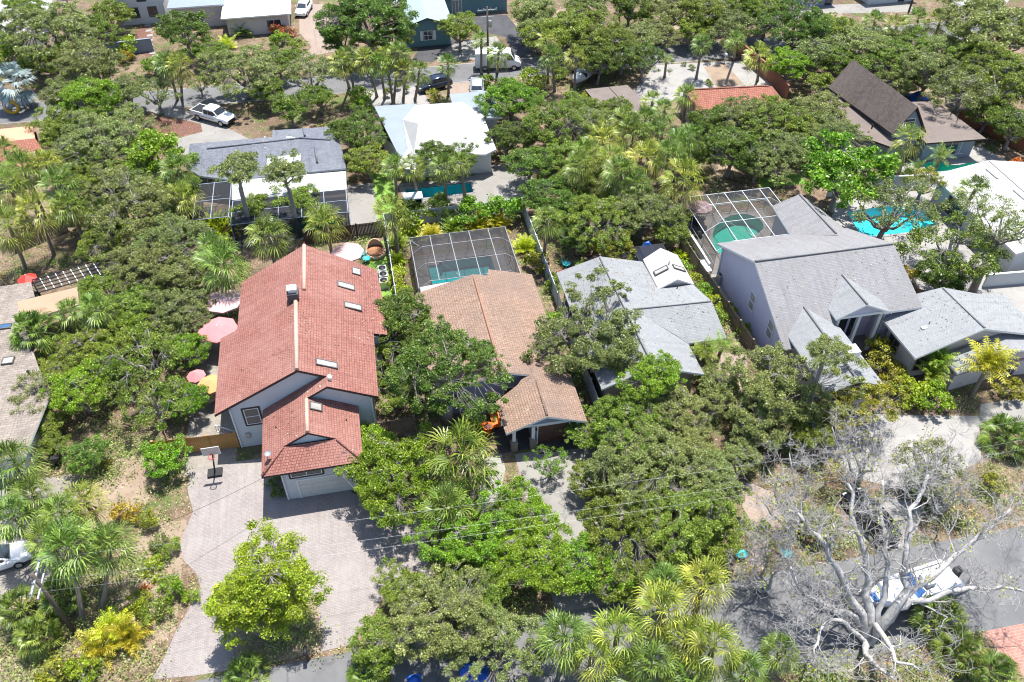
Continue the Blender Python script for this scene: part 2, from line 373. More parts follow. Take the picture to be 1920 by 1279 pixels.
MT['wrap'] = M('grey boat cover', (.50, .53, .57), .4, (.38, .41, .45), 1.2, spec=.5)
# foliage
L = {}
L['oak'] = Mleaf('oak leaf', (0.115, 0.185, 0.018), (0.265, 0.335, 0.05), trans=.40)
L['oakg'] = Mleaf('grey green oak leaf', (0.15, 0.195, 0.052), (0.3, 0.34, 0.11), obvar=.3, trans=.40)
L['oakd'] = Mleaf('dark green leaf', (0.07, 0.135, 0.017), (0.18, 0.262, 0.038), trans=.40)
L['bright'] = Mleaf('fresh green leaf', (0.105, 0.225, 0.01), (0.24, 0.37, 0.022), trans=.35)
L['olive'] = Mleaf('olive leaf', (0.145, 0.178, 0.014), (0.3, 0.295, 0.026), trans=.32)
L['lime'] = Mleaf('yellow green leaf', (0.185, 0.275, 0.01), (0.37, 0.425, 0.024), trans=.35)
L['yellow'] = Mleaf('golden leaf', (.26, .27, .02), (.55, .40, .03), trans=.35)
L['red'] = Mleaf('red flowering leaf', (.10, .12, .03), (.52, .06, .05))
L['orange'] = Mleaf('orange bromeliad leaf', (.50, .12, .03), (.60, .25, .04))
L['sabal'] = Mleaf('sabal frond', (.100, .170, .024), (.275, .335, .064), spec=.5, trans=.3, dark=.45)
L['sabaly'] = Mleaf('yellowing sabal frond', (.130, .190, .022), (.36, .37, .05), spec=.5, trans=.3, dark=.45)
L['silver'] = Mleaf('silver frond', (.17, .215, .21), (.28, .33, .32), spec=.4)
L['queen'] = Mleaf('feather frond', (.08, .16, .018), (.22, .29, .030), trans=.3)
L['areca'] = Mleaf('golden feather frond', (.17, .20, .014), (.46, .38, .025), trans=.35)
L['dead'] = Mleaf('dry frond', (.22, .16, .10), (.30, .23, .15))
L['litter'] = Mleaf('fallen leaf', (.11, .075, .05), (.19, .135, .09), trans=0)
# ------------------------------------------------------------------ the setting
def inside(p, poly):
    x, y = p; c = False; j = len(poly) - 1
    for i in range(len(poly)):
        xi, yi = poly[i][:2]; xj, yj = poly[j][:2]
        if (yi > y) != (yj > y) and x < (xj - xi) * (y - yi) / (yj - yi) + xi: c = not c
        j = i
    return c
def sheet(name, outer, z, mat, holes=(), kind='structure', thick=0):
    vs_ = []; es = []
    for lp in [outer] + list(holes):
        b = len(vs_); n = len(lp)
        vs_ += [Vector((p[0], p[1])) for p in lp]; es += [(b + i, b + (i + 1) % n) for i in range(n)]
    r = delaunay_2d_cdt(vs_, es, [], 0, 1e-4)
    mb = MB()
    for f in r[2]:
        c = sum((r[0][i] for i in f), Vector((0, 0))) / len(f)
        if inside(c, outer) and not any(inside(c, h) for h in holes):
            mb.poly([(r[0][i].x, r[0][i].y, z) for i in f])
    if thick:
        for lp in [outer] + list(holes):
            for i in range(len(lp)):
                a, b_ = lp[i], lp[(i + 1) % len(lp)]
                mb.poly([(a[0], a[1], z - thick), (b_[0], b_[1], z - thick), (b_[0], b_[1], z), (a[0], a[1], z)])
    o = mb.build(name, mat)
    if kind: o['kind'] = kind
    return o
def px(pts, z=0): return [g(a, b, z)[:2] for a, b in pts]
def smooth(pts, n=4):
    "closed Catmull-Rom through the points"
    out = []; k = len(pts)
    for i in range(k):
        p0, p1, p2, p3 = (np.array(pts[(i + j) % k][:2], float) for j in (-1, 0, 1, 2))
        for q in range(n):
            t = q / n
            out.append(tuple(.5 * ((2 * p1) + (-p0 + p2) * t + (2 * p0 - 5 * p1 + 4 * p2 - p3) * t * t + (-p0 + 3 * p1 - 3 * p2 + p3) * t ** 3)))
    return out
def rect(x0, y0, x1, y1): return [(x0, y0), (x1, y0), (x1, y1), (x0, y1)]

POOLS = {}
POOLS['B'] = [(4.9, 64.3), (11.4, 64.3), (11.4, 67.9), (6.3, 67.9), (6.3, 67.3), (4.9, 67.3)]
POOLS['J'] = rect(4.1, 79.7, 11.6, 81.8)
POOLS['D'] = smooth([(34.6, 63.6), (34.9, 66.0), (36.2, 68.2), (38.2, 69.5), (40.0, 69.6), (41.2, 68.4), (41.0, 66.8), (39.8, 65.8), (38.4, 64.9), (37.6, 63.2), (36.2, 62.4)], 3)
POOLS['F'] = px([(1588, 398), (1652, 388), (1722, 386), (1742, 400), (1757, 422), (1705, 436), (1618, 445), (1606, 428)])
POOLS['G'] = smooth(px([(1733, 312), (1742, 304), (1758, 303), (1775, 308), (1797, 310), (1822, 304), (1845, 306), (1852, 311), (1830, 317), (1795, 319), (1762, 322), (1742, 322)]), 3)
POOLS['K'] = rect(-9.0, 75.3, -3.2, 77.6)
for k in POOLS:
    P_ = POOLS[k]
    if sum(P_[i][0] * P_[(i + 1) % len(P_)][1] - P_[(i + 1) % len(P_)][0] * P_[i][1] for i in range(len(P_))) < 0: POOLS[k] = P_[::-1]
ground = sheet('ground', rect(-210, -30, 250, 330), 0, MT['ground'], list(POOLS.values()))

for nm, pts, z, m in [
    ('near_road', rect(-200, 20.6, 240, 27.5), .012, 'asphalt'),
    ('far_road', rect(-200, 107.3, 240, 112.6), .012, 'asphalt'),
    ('side_road', px([(1790, 95), (1850, 120), (1905, 165), (1960, 240), (1990, 235), (1940, 150), (1840, 70), (1800, 60)]), .016, 'concrete'),
    ('driveway', px([(355, 888), (440, 866), (492, 859), (640, 850), (660, 925), (790, 965), (812, 1090), (722, 1112), (700, 1152), (657, 1209), (602, 1222), (605, 1190), (588, 1120), (440, 1195), (450, 1245), (416, 1259), (364, 1267), (284, 1274), (307, 1235), (330, 1183), (351, 1147), (376, 1100), (368, 1075), (344, 1050), (338, 1024), (348, 990), (362, 960), (352, 920)]), .008, 'paver'),
    ('planting_bed', px([(600, 1222), (605, 1190), (592, 1120), (540, 1080), (450, 1110), (436, 1195), (450, 1246), (520, 1240)]), .014, 'sand'),
    ('driveway', rect(8.6, 27.4, 15.6, 41.6), .008, 'concrete'),
    ('porch', rect(7.4, 41.9, 10.4, 49.0), .016, 'paver_shade'),  # dark pavers drawn out to the garage roof's shadow edge, shade in their colour
    ('driveway', rect(10.4, 41.2, 14.2, 42.6), .018, 'paver_shade'),
    ('path', px([(905, 862), (940, 850), (948, 880), (928, 960), (895, 960)]), .010, 'concrete_w'),
    ('driveway', rect(-33.0, 36.0, -25.0, 46.5), .008, 'stone'),
    ('path', px([(-40, 900), (35, 885), (50, 960), (-40, 985)]), .012, 'concrete'),
    ('driveway', px([(1838, 758), (1925, 746), (1990, 745), (1990, 800), (1900, 800), (1835, 800)]), .008, 'concrete'),
    ('driveway', px([(1500, 775), (1835, 780), (1840, 860), (1740, 930), (1620, 900), (1560, 860)]), .006, 'concrete_w'),
    ('driveway', px([(1598, 955), (1655, 930), (1740, 950), (1700, 1030), (1600, 1015)]), .010, 'concrete_w'),
    ('path', px([(1390, 900), (1455, 925), (1480, 985), (1448, 1010), (1430, 1070), (1408, 1060), (1415, 990), (1392, 950)]), .010, 'paver_tan'),
    ('path', px([(1345, 660), (1400, 665), (1400, 740), (1330, 790), (1300, 780), (1330, 730)]), .008, 'paver_tan'),
    ('driveway', px([(1838, 1158), (1930, 1130), (2000, 1140), (2000, 1300), (1900, 1260), (1850, 1190)]), .008, 'paver_red'),
    ('driveway', px([(263, 184), (290, 182), (325, 200), (357, 210), (427, 240), (470, 262), (417, 270), (336, 294), (326, 262), (380, 247), (376, 232), (263, 206)]), .008, 'concrete'),
    ('mulch_bed', px([(285, 222), (330, 218), (376, 234), (380, 247), (330, 258), (290, 250)]), .004, 'mulch'),
    ('mulch_bed', px([(250, 48), (275, 40), (285, 70), (292, 112), (262, 100)]), .004, 'mulch'),
    ('driveway', px([(560, 8), (606, 8), (632, 55), (640, 95), (568, 108), (584, 88), (562, 62)]), .008, 'paver_tan'),
    ('driveway', px([(772, 114), (788, 86), (822, 73), (866, 74), (830, 95), (812, 117)]), .008, 'asphalt_dark'),
    ('driveway', px([(872, 28), (950, 28), (985, 70), (1002, 108), (965, 108), (948, 70), (900, 58)]), .008, 'asphalt_dark'),
    ('verge', px([(820, 100), (850, 80), (930, 68), (960, 106), (820, 117)]), .004, 'concrete'),
    ('gravel_yard', px([(672, 160), (786, 158), (806, 195), (692, 202)]), .006, 'concrete_w'),
    ('driveway', px([(838, 150), (888, 150), (905, 176), (842, 180)]), .010, 'paver_tan'),
    ('driveway', px([(1185, 175), (1228, 122), (1420, 112), (1458, 160), (1310, 170), (1215, 205)]), .006, 'concrete_w'),
    ('gravel_yard', px([(1320, 126), (1358, 118), (1395, 158), (1345, 166)]), .010, 'sand'),
    ('patio', rect(-2.4, 73.6, .9, 84), .006, 'concrete'),
    ('lawn', rect(.6, 76.5, 3.0, 86), .007, 'lawn'),
    ('lawn', rect(-1.0, 58.6, .95, 72.5), .007, 'lawn'),
    ('lawn', px([(1420, 335), (1500, 325), (1510, 345), (1425, 352)]), .007, 'lawn'),
    ('patio', rect(12.4, 78.6, 18.8, 85), .006, 'concrete'),
    ('patio', px([(1325, 462), (1300, 470), (1410, 660), (1440, 650)]), .006, 'concrete'),
    ('patio', px([(1130, 470), (1200, 465), (1205, 492), (1060, 510)]), .006, 'paver_tan'),
    ('patio', rect(-17.2, 44.5, -13.2, 62), .006, 'stone'),
    ('patio', rect(-14.2, 76.0, -10, 79.5), .006, 'concrete'),
    ('driveway', px([(-40, 85), (50, 60), (60, 75), (-20, 110)]), .006, 'concrete'),
    ('sand_yard', px([(90, 300), (140, 400), (80, 420), (20, 380)]), .004, 'sand'),
    ('sand_yard', px([(1230, 35), (1300, 60), (1330, 85), (1240, 90)]), .004, 'sand'),
    ('sand_yard', px([(960, 45), (1060, 15), (1080, 60), (1010, 80)]), .004, 'sand'),
    ('sand_yard', px([(1500, 20), (1560, 15), (1600, 40), (1510, 50)]), .004, 'sand'),
    ('sand_yard', px([(1700, 170), (1800, 160), (1840, 215), (1770, 225)]), .004, 'sand'),
    ('sand_yard', px([(150, 880), (270, 850), (280, 940), (170, 1000)]), .004, 'sand'),
    ('sand_yard', px([(0, 1235), (60, 1215), (75, 1279), (0, 1300)]), .004, 'sand'),
    ('sand_yard', px([(262, 985), (350, 975), (330, 1180), (250, 1260), (200, 1200)]), .004, 'sand'),
    ('sand_yard', px([(1330, 290), (1480, 280), (1500, 325), (1340, 335)]), .004, 'sand'),
    ('driveway', px([(1470, 12), (1700, 4), (1720, 22), (1480, 28)]), .006, 'concrete'),
    ('driveway', px([(1780, -5), (1900, -10), (1870, 30), (1800, 35)]), .006, 'concrete_w'),
]:
    sheet(nm, pts, z, MT[m])
# kerbs of the two roads
for nm, y0, y1 in (('kerb', 107.05, 107.3), ('kerb', 112.6, 112.9)):
    MB().box(-200, y0, 0, 240, y1, .03).build(nm, MT['concrete'])['kind'] = 'structure'

# ------------------------------------------------------------------ pools
def pool(key, label, deck, basin, water, depth=1.3, steps=None, coping='stone'):
    pts = POOLS[key]; n = len(pts)
    cx = sum(p[0] for p in pts) / n; cy = sum(p[1] for p in pts) / n
    t = T('swimming_pool', label, 'pool', (cx, cy, 0))
    mb = MB(); mb.poly([(p[0], p[1], -depth) for p in pts])
    area = sum(pts[i][0] * pts[(i + 1) % n][1] - pts[(i + 1) % n][0] * pts[i][1] for i in range(n))
    for i in range(n):
        a, b = pts[i], pts[(i + 1) % n]
        mb.poly([(a[0], a[1], -depth), (b[0], b[1], -depth), (b[0], b[1], .03), (a[0], a[1], .03)])
    mb.build('basin', basin, t)
    MB().poly([(p[0], p[1], -.12) for p in pts]).build('water', water, t)
    cb = MB()
    for i in range(n):
        a = Vector(pts[i]); b = Vector(pts[(i + 1) % n]); d = (b - a).normalized(); o = Vector((d.y, -d.x)) * (.28 if area > 0 else -.28)
        cb.poly([(a.x, a.y, .045), (b.x, b.y, .045), (b.x + o.x, b.y + o.y, .045), (a.x + o.x, a.y + o.y, .045)])
        cb.poly([(a.x, a.y, .045), (b.x, b.y, .045), (b.x, b.y, -.05), (a.x, a.y, -.05)])
    cb.build('coping', MT[coping], t)
    for s in steps or []:
        MB().box(s[0], s[1], -depth + .01, s[2], s[3], s[4]).build('step', basin, t)
    if deck: sheet('pool_deck', deck[0], deck[1], MT[deck[2]], [pts])
    return t
pool('B', 'rectangular teal swimming pool inside the dark framed screen enclosure', (rect(3.5, 60.4, 13.1, 69.0), .014, 'stone'), MT['basin'], MT['water_teal'],
     steps=[(4.95, 64.35, 5.9, 67.25, -.25), (5.9, 64.35, 6.3, 66.0, -.55)])
pool('J', 'narrow turquoise lap pool behind the white hipped roof house', (px([(745, 345), (880, 330), (985, 326), (990, 372), (765, 392)]), .012, 'concrete'), MT['basin_b'], MT['water_blue'], steps=[(4.15, 80.9, 5.6, 81.75, -.3)], coping='concrete_w')
pool('D', 'curved green pool inside the white framed screen enclosure', (rect(33.0, 60.9, 42.7, 70.4), .014, 'stone'), MT['basin_g'], MT['water_green'], coping='concrete_w')
pool('F', 'bright turquoise angular pool on the white deck behind sparse trees', (px([(1560, 385), (1600, 350), (1680, 330), (1790, 352), (1800, 400), (1940, 400), (1940, 600), (1880, 590), (1720, 540), (1660, 470), (1560, 440)]), .012, 'concrete_w'), MT['basin_b'], MT['water_blue'],
     steps=[(59.0, 64.2, 60.2, 64.5, -.25), (58.8, 64.6, 60.0, 64.9, -.35)], coping='concrete_w')
pool('G', 'winding emerald pool beside the brown roofed house', (px([(1690, 312), (1735, 285), (1838, 272), (1888, 303), (1862, 322), (1780, 332), (1690, 345)]), .012, 'concrete_w'), MT['basin_g'], MT['water_green'], coping='concrete_w')
pool('K', 'shaded green pool half hidden behind palms and dark screens', (rect(-14.2, 74.4, -2.5, 79.0), .014, 'concrete'), MT['basin_g'], MT['water_green'])
# ------------------------------------------------------------------ houses
def rooffn(polys):
    tris = []
    for p in polys:
        for i in range(1, len(p) - 1): tris.append((p[0], p[i], p[i + 1]))
    def f(x, y):
        best = None
        for a, b, c in tris:
            d = (b[1] - c[1]) * (a[0] - c[0]) + (c[0] - b[0]) * (a[1] - c[1])
            if abs(d) < 1e-9: continue
            l1 = ((b[1] - c[1]) * (x - c[0]) + (c[0] - b[0]) * (y - c[1])) / d
            l2 = ((c[1] - a[1]) * (x - c[0]) + (a[0] - c[0]) * (y - c[1])) / d
            l3 = 1 - l1 - l2
            if min(l1, l2, l3) > -1e-3:
                z = l1 * a[2] + l2 * b[2] + l3 * c[2]
                if best is None or z > best: best = z
        return best
    return f
def roof(root, polys, mat, fascia, th=.2, name='roof'):
    mb = MB(); idx = {}; cnt = {}
    key = lambda p: (round(p[0], 3), round(p[1], 3), round(p[2], 3))
    polys = [t_ for p in polys for t_ in ([p] if len(p) != 4 else [[p[0], p[1], p[2]], [p[0], p[2], p[3]]])]
    for p in polys:
        # orient upward
        n = Vector((0, 0, 0))
        for i in range(len(p)):
            a = Vector(p[i]); b = Vector(p[(i + 1) % len(p)]); n += a.cross(b)
        if n.z < 0: p = p[::-1]
        mb.poly(p, 0); mb.poly([(q[0], q[1], q[2] - th) for q in p][::-1], 1)
        for i in range(len(p)):
            a, b = key(p[i]), key(p[(i + 1) % len(p)])
            if (b, a) in cnt: cnt.pop((b, a))
            else: cnt[(a, b)] = 1
    for (a, b) in cnt:
        mb.poly([(a[0], a[1], a[2] - th), (b[0], b[1], b[2] - th), b, a], 1)
    return mb.build(name, [mat, fascia], root)
def caps(root, segs, mat, r=.11, lift=.03, name='ridge_cap'):
    mb = MB()
    for a, b in segs:
        a = Vector(a); b = Vector(b); mb.tube([a + Vector((0, 0, lift)), b + Vector((0, 0, lift))], r, 7)
    return mb.build(name, mat, root)
def walls(root, pts, fn, mat, drop=.16, z0=0.0, default=2.7, name='wall', step=.45):
    mb = MB()
    for i in range(len(pts)):
        a = Vector(pts[i]); b = Vector(pts[(i + 1) % len(pts)]); n = max(1, int((b - a).length / step))
        prev = None
        for k in range(n + 1):
            p = a + (b - a) * k / n
            q = p + (b - a).normalized() * (.01 if k == 0 else -.01 if k == n else 0)
            z = fn(q.x, q.y) if fn else None
            z = (z if z is not None else default + drop) - drop
            if prev is not None:
                mb.poly([(prev[0], prev[1], z0), (p.x, p.y, z0), (p.x, p.y, z), (prev[0], prev[1], prev[2])])
            prev = (p.x, p.y, z)
    return mb.build(name, mat, root)
DIRS = {'S': ((1, 0), (0, -1)), 'N': ((-1, 0), (0, 1)), 'E': ((0, 1), (1, 0)), 'W': ((0, -1), (-1, 0))}
def window(root, x, y, z, face, wd, ht, frame='white', glass='glass', mull=1, casing=None, rail=True, name='window'):
    "window set on a wall: x,y,z is the middle of its sill line"
    (tx, ty), (nx, ny) = DIRS[face]
    def bx(mb, a0, a1, z0, z1, d0, d1, m=0):
        X = sorted((x + tx * a0 + nx * d0, x + tx * a1 + nx * d1)); Y = sorted((y + ty * a0 + ny * d0, y + ty * a1 + ny * d1))
        mb.box(X[0], Y[0], z0, X[1], Y[1], z1, m)
    mb = MB(); h = wd / 2; fw = .07
    mats = [MT[frame]]
    if casing:
        mats.append(MT[casing]); c = .13
        bx(mb, -h - c, -h, z - c, z + ht + c, -.02, .06, 1); bx(mb, h, h + c, z - c, z + ht + c, -.02, .06, 1)
        bx(mb, -h, h, z - c, z, -.02, .075, 1); bx(mb, -h, h, z + ht, z + ht + c, -.02, .06, 1)
    bx(mb, -h, -h + fw, z, z + ht, -.02, .05); bx(mb, h - fw, h, z, z + ht, -.02, .05)
    bx(mb, -h + fw, h - fw, z, z + fw, -.02, .05); bx(mb, -h + fw, h - fw, z + ht - fw, z + ht, -.02, .05)
    if rail: bx(mb, -h + fw, h - fw, z + ht / 2 - .03, z + ht / 2 + .03, -.02, .045)
    for k in range(1, mull):
        q = -h + wd * k / mull; bx(mb, q - .035, q + .035, z + fw, z + ht - fw, -.02, .047)
    o = mb.build(name, mats, root)
    g_ = MB(); bx(g_, -h + fw * .9, h - fw * .9, z + fw * .9, z + ht - fw * .9, -.01, .015); g_.build('pane', MT[glass], o)
    return o
def garage_door(root, x, y, face, wd, ht, mat, rows=4, cols=4):
    (tx, ty), (nx, ny) = DIRS[face]
    def bx(mb, a0, a1, z0, z1, d0, d1, m=0):
        X = sorted((x + tx * a0 + nx * d0, x + tx * a1 + nx * d1)); Y = sorted((y + ty * a0 + ny * d0, y + ty * a1 + ny * d1))
        mb.box(X[0], Y[0], z0, X[1], Y[1], z1, m)
    mb = MB(); bx(mb, -wd / 2, wd / 2, .02, ht, -.01, .02)
    o = mb.build('garage_door', MT[mat], root)
    for r in range(rows):
        for c in range(cols):
            p = MB(); a = -wd / 2 + wd * c / cols; bx(p, a + .05, a + wd / cols - .05, .02 + ht * r / rows + .05, ht * (r + 1) / rows - .03, .02, .045)
            p.build('panel', MT[mat], o)
    f = MB(); bx(f, -wd / 2 - .12, -wd / 2, 0, ht + .12, -.01, .06); bx(f, wd / 2, wd / 2 + .12, 0, ht + .12, -.01, .06); bx(f, -wd / 2, wd / 2, ht, ht + .12, -.01, .06)
    f.build('door_frame', MT['white'], root); return o
def skylight(root, cx, cy, fn, du, dv, name='skylight', glass='skylight'):
    "skylight lying on the roof plane"
    e = .05; z = lambda x, y: fn(x, y) or 0
    z0 = z(cx, cy); sx = (z(cx + e, cy) - z(cx - e, cy)) / (2 * e); sy = (z(cx, cy + e) - z(cx, cy - e)) / (2 * e)
    P_ = lambda a, b, h: (cx + a, cy + b, z0 + a * sx + b * sy + h)
    f = MB(); w_ = .09
    def slab(mb, a0, b0, a1, b1, h0, h1):
        v = [P_(a0, b0, h0), P_(a1, b0, h0), P_(a1, b1, h0), P_(a0, b1, h0), P_(a0, b0, h1), P_(a1, b0, h1), P_(a1, b1, h1), P_(a0, b1, h1)]
        b = len(mb.v); mb.v += v
        for q in ((0, 3, 2, 1), (4, 5, 6, 7), (0, 1, 5, 4), (1, 2, 6, 5), (2, 3, 7, 6), (3, 0, 4, 7)): mb.f.append(tuple(b + i for i in q)); mb.m.append(0); mb.sm.append(False)
    a, b = du / 2, dv / 2
    slab(f, -a, -b, a, -b + w_, -.1, .16); slab(f, -a, b - w_, a, b, -.1, .16); slab(f, -a, -b + w_, -a + w_, b - w_, -.1, .16); slab(f, a - w_, -b + w_, a, b - w_, -.1, .16)
    o = f.build(name, MT['bronze'], root)
    gl = MB(); slab(gl, -a + w_ * .9, -b + w_ * .9, a - w_ * .9, b - w_ * .9, .0, .13); gl.build('dome', MT[glass], o)
def pipe(root, x, y, fn, h=.35, r=.06, mat='steel', name='vent_pipe'):
    z = fn(x, y) or 3
    MB().tube([(x, y, z - .1), (x, y, z + h)], r, 8).build(name, MT[mat], root)

# --- A: red tiled two storey house
A = T('red_roof_house', 'grey stucco house with large red tiled roof and front garage wing', 'house', (-6.8, 52, 0))
sl = .515; RZ = 8.1
zA = lambda u, r=-7.05: RZ - sl * abs(u - r)
rA = [[(-13.85, 46.2, 4.6), (-7.05, 46.2, RZ), (-7.05, 54.6, RZ), (-6.35, 55.5, RZ), (-6.2, 62, RZ), (-12.2, 61.5, 5.2), (-12.35, 54.95, 5.25), (-13.85, 54.95, 4.6)],
      [(-7.05, 46.2, RZ), (-5.05, 46.2, zA(-5.05)), (-5.05, 45.1, zA(-5.05)), (-1.4, 45.1, zA(-1.4)), (-1.2, 52.5, zA(-1.2)), (-.1, 52.5, 4.75), (-.1, 58.2, 4.75), (-.25, 61.4, 4.85), (-6.2, 62, RZ), (-6.35, 55.5, RZ), (-7.05, 54.6, RZ)]]
roof(A, rA, MT['tile_red'], MT['trim_dark'], .24)
rW1 = [[(-10.35, 39.95, 4.0), (-8.65, 41.65, 4.98), (-6.7, 41.65, 6.1), (-6.7, 46.55, 6.1), (-10.35, 46.55, 4.0)], [(-6.7, 45.12, 6.1), (-5.05, 45.12, 7.02), (-5.05, 46.55, 7.02), (-6.7, 46.55, 6.1)]]
rW2 = [[(-6.7, 41.65, 6.1), (-4.75, 41.65, 4.98), (-3.05, 39.95, 4.0), (-3.05, 46.0, 4.0), (-6.7, 45.12, 6.1)]]
rW3 = [[(-10.35, 39.95, 4.0), (-3.05, 39.95, 4.0), (-4.75, 41.65, 4.98), (-8.65, 41.65, 4.98)]]
roof(A, rW1 + rW2 + rW3, MT['tile_red'], MT['trim_dark'], .2, 'wing_roof')
caps(A, [((-7.05, 46.25, RZ), (-7.05, 54.5, RZ)), ((-6.35, 55.6, RZ), (-6.22, 61.9, RZ))], M('pale ridge tile', (.56, .33, .26), .8), .17)
caps(A, [((-6.7, 41.7, 6.1), (-6.7, 45.0, 6.1))], _mc['pale ridge tile'], .15, name='wing_ridge_cap')
caps(A, [((-10.3, 40.0, 4.0), (-8.65, 41.62, 4.98)), ((-3.1, 40.0, 4.0), (-4.75, 41.62, 4.98))], MT['tile_red'], .12, name='hip_cap')
fA = rooffn(rA); fW = rooffn(rW1 + rW2 + rW3)
walls(A, [(-12.85, 46.65), (-1.9, 46.65), (-1.9, 52.6), (-.8, 52.6), (-.8, 61.0), (-11.7, 61.0), (-11.7, 54.5), (-12.85, 54.5)], fA, MT['stucco'], .26)
_f1, _f2 = rooffn(rW1), rooffn(rA[1:])
walls(A, [(-6.6, 45.55), (-1.95, 45.55), (-1.95, 46.6), (-6.6, 46.6)], lambda x, y: _f1(x, y) if x < -5.05 else _f2(x, y), MT['stucco'], .26, name='upper_front_wall')
walls(A, [(-9.2, 40.68), (-3.9, 40.68), (-3.9, 45.5), (-9.2, 46.6)], fW, MT['stucco'], .22, name='garage_wall')
MB().poly([(-8.55, 41.85, 4.85), (-4.85, 41.85, 4.85), (-6.7, 41.85, 5.95)]).build('gable_wall', MT['stucco'], A)
window(A, -11.25, 46.65, 2.55, 'S', 1.15, 1.75, 'white', casing='trim_dark')
window(A, -9.9, 46.65, .95, 'S', 1.5, .55, 'trim_dark', rail=False)
window(A, -7.35, 40.68, 2.55, 'S', 2.3, .7, 'white', mull=2, casing='trim_dark', rail=False)
garage_door(A, -6.1, 40.68, 'S', 4.0, 2.05, 'stucco_white')
for q in [(1555 / 5.328 + 380 - 3, 375 / 5.328 + 440, .75, .95), (649.5, 537.6, 1.4, .75), (662.5, 576, 1.4, .75), (613.5, 683.5, 1.55, .7)]:
    z = 6.0
    for _ in range(6):
        p = g(q[0], q[1], z); z = fA(p[0], p[1]) or z
    skylight(A, p[0], p[1], fA, q[2], q[3])
skylight(A, -6.05, 44.4, rooffn(rW2), .85, .8)
ch = MB().box(-7.65, 54.35, 7.2, -6.75, 55.3, 8.75); ch.build('chimney', M('charcoal chimney cladding', (.09, .085, .09), .8), A)
MB().box(-7.5, 54.6, 8.75, -6.9, 55.1, 9.05).box(-7.58, 54.5, 9.05, -6.82, 55.2, 9.15).build('chimney_cap', MT['white'], A)
pv = g(619, 712, 6.95); pipe(A, pv[0], pv[1], fA, .45, .15, 'white', 'roof_vent'); pipe(A, -9.2, 43.9, fW, .15, .05, 'black'); pipe(A, -4.0, 43.7, fW, .15, .05, 'black'); pipe(A, -11.7, 49.6, fA, .15, .05, 'black')
dsh = MB(); dsh.tube([(-9.9, 41.3, 4.15), (-9.75, 41.3, 4.9)], .03, 6); dsh.lathe((-9.7, 41.15, 4.9), [(.02, .0), (.15, .04), (.24, .11), (.26, .15)], 14); dsh.tube([(-9.7, 41.15, 4.9), (-9.75, 41.0, 5.35)], .015, 5)
o = dsh.build('satellite_dish', MT['steel'], A)

for x, y, z in ((-12.75, 46.57, 4.5), (-9.1, 40.6, 3.8), (-2.0, 45.48, 4.8)): MB().bar((x, y, .1), (x, y, z), .09).build('downpipe', MT['white'], A)
MB().box(-12.2, 46.5, 1.1, -11.85, 46.63, 1.6).build('meter_box', MT['steel'], A)
# --- B: beige tiled house
B = T('beige_roof_house', 'slate blue house with weathered beige tile roof and brown garage door', 'house', (8.5, 52, 0))
rB = [[(2.8, 46.3, 2.9), (8.45, 46.3, 4.7), (8.3, 59.2, 4.7), (2.8, 59.6, 2.9)], [(8.45, 46.3, 4.7), (14.1, 46.3, 2.9), (14.1, 60.3, 2.9), (9.9, 60.2, 4.24), (9.6, 59.2, 4.33), (8.3, 59.2, 4.7)]]
roof(B, rB, MT['tile_beige'], MT['white'], .2)
rB2 = [[(7.9, 41.5, 2.75), (11.15, 41.5, 4.05), (11.2, 47.4, 4.05), (9.7, 45.8, 3.5), (7.75, 45.0, 2.75)], [(11.15, 41.5, 4.05), (14.4, 41.5, 2.75), (14.4, 46.7, 2.75), (11.2, 47.4, 4.05)]]
roof(B, rB2, MT['tile_beige'], MT['white'], .2, 'garage_roof')
caps(B, [((8.45, 46.35, 4.7), (8.32, 58.5, 4.7))], M('brown ridge tile', (.30, .16, .11), .8), .1)
caps(B, [((11.15, 41.6, 4.05), (11.2, 45.5, 4.05))], MT['tile_beige'], .1, name='garage_ridge_cap')
walls(B, [(3.4, 46.9), (13.6, 46.9), (13.6, 59.7), (3.4, 59.0)], rooffn(rB), MT['siding_blue'], .22)
walls(B, [(10.25, 42.3), (14.0, 42.3), (14.0, 46.6), (10.25, 46.0)], rooffn(rB2), MT['siding_blue'], .22, name='garage_wall')
# gable panel above the porch opening, on a beam
mb = MB()
mb.poly([(8.1, 42.14, 2.6), (14.2, 42.14, 2.6), (11.15, 42.14, 3.83)]).poly([(8.1, 42.2, 2.6), (11.15, 42.2, 3.83), (14.2, 42.2, 2.6)]); mb.build('gable_panel', MT['siding_blue'], B)
MB().box(8.1, 42.1, 2.42, 14.2, 42.24, 2.6).build('porch_beam', MT['white'], B)
garage_door(B, 11.9, 42.3, 'S', 2.5, 2.15, 'door_brown', 4, 4)
for x in (8.65, 10.2, 13.85):
    MB().box(x - .13, 42.0, 1.0, x + .13, 42.24, 2.42).build('porch_column', MT['white'], B)
    MB().box(x - .26, 41.85, 0, x + .26, 42.28, .95).box(x - .3, 41.8, .95, x + .3, 42.29, 1.03).build('column_pier', MT['stone'], B)
window(B, 5.2, 46.9, .9, 'S', 1.6, 1.2, 'white', mull=2); window(B, 9.2, 46.9, .2, 'S', .95, 2.0, 'white', name='entry_door')
MB().box(10.42, 42.17, 1.75, 10.54, 42.29, 2.0).build('wall_lantern', MT['black'], B)
roof(B, [[(3.5, 59.7, 2.72), (8.6, 59.7, 2.95), (8.6, 61.0, 2.95), (3.5, 60.7, 2.72)]], MT['roof_white'], MT['white'], .1, 'lanai_roof')

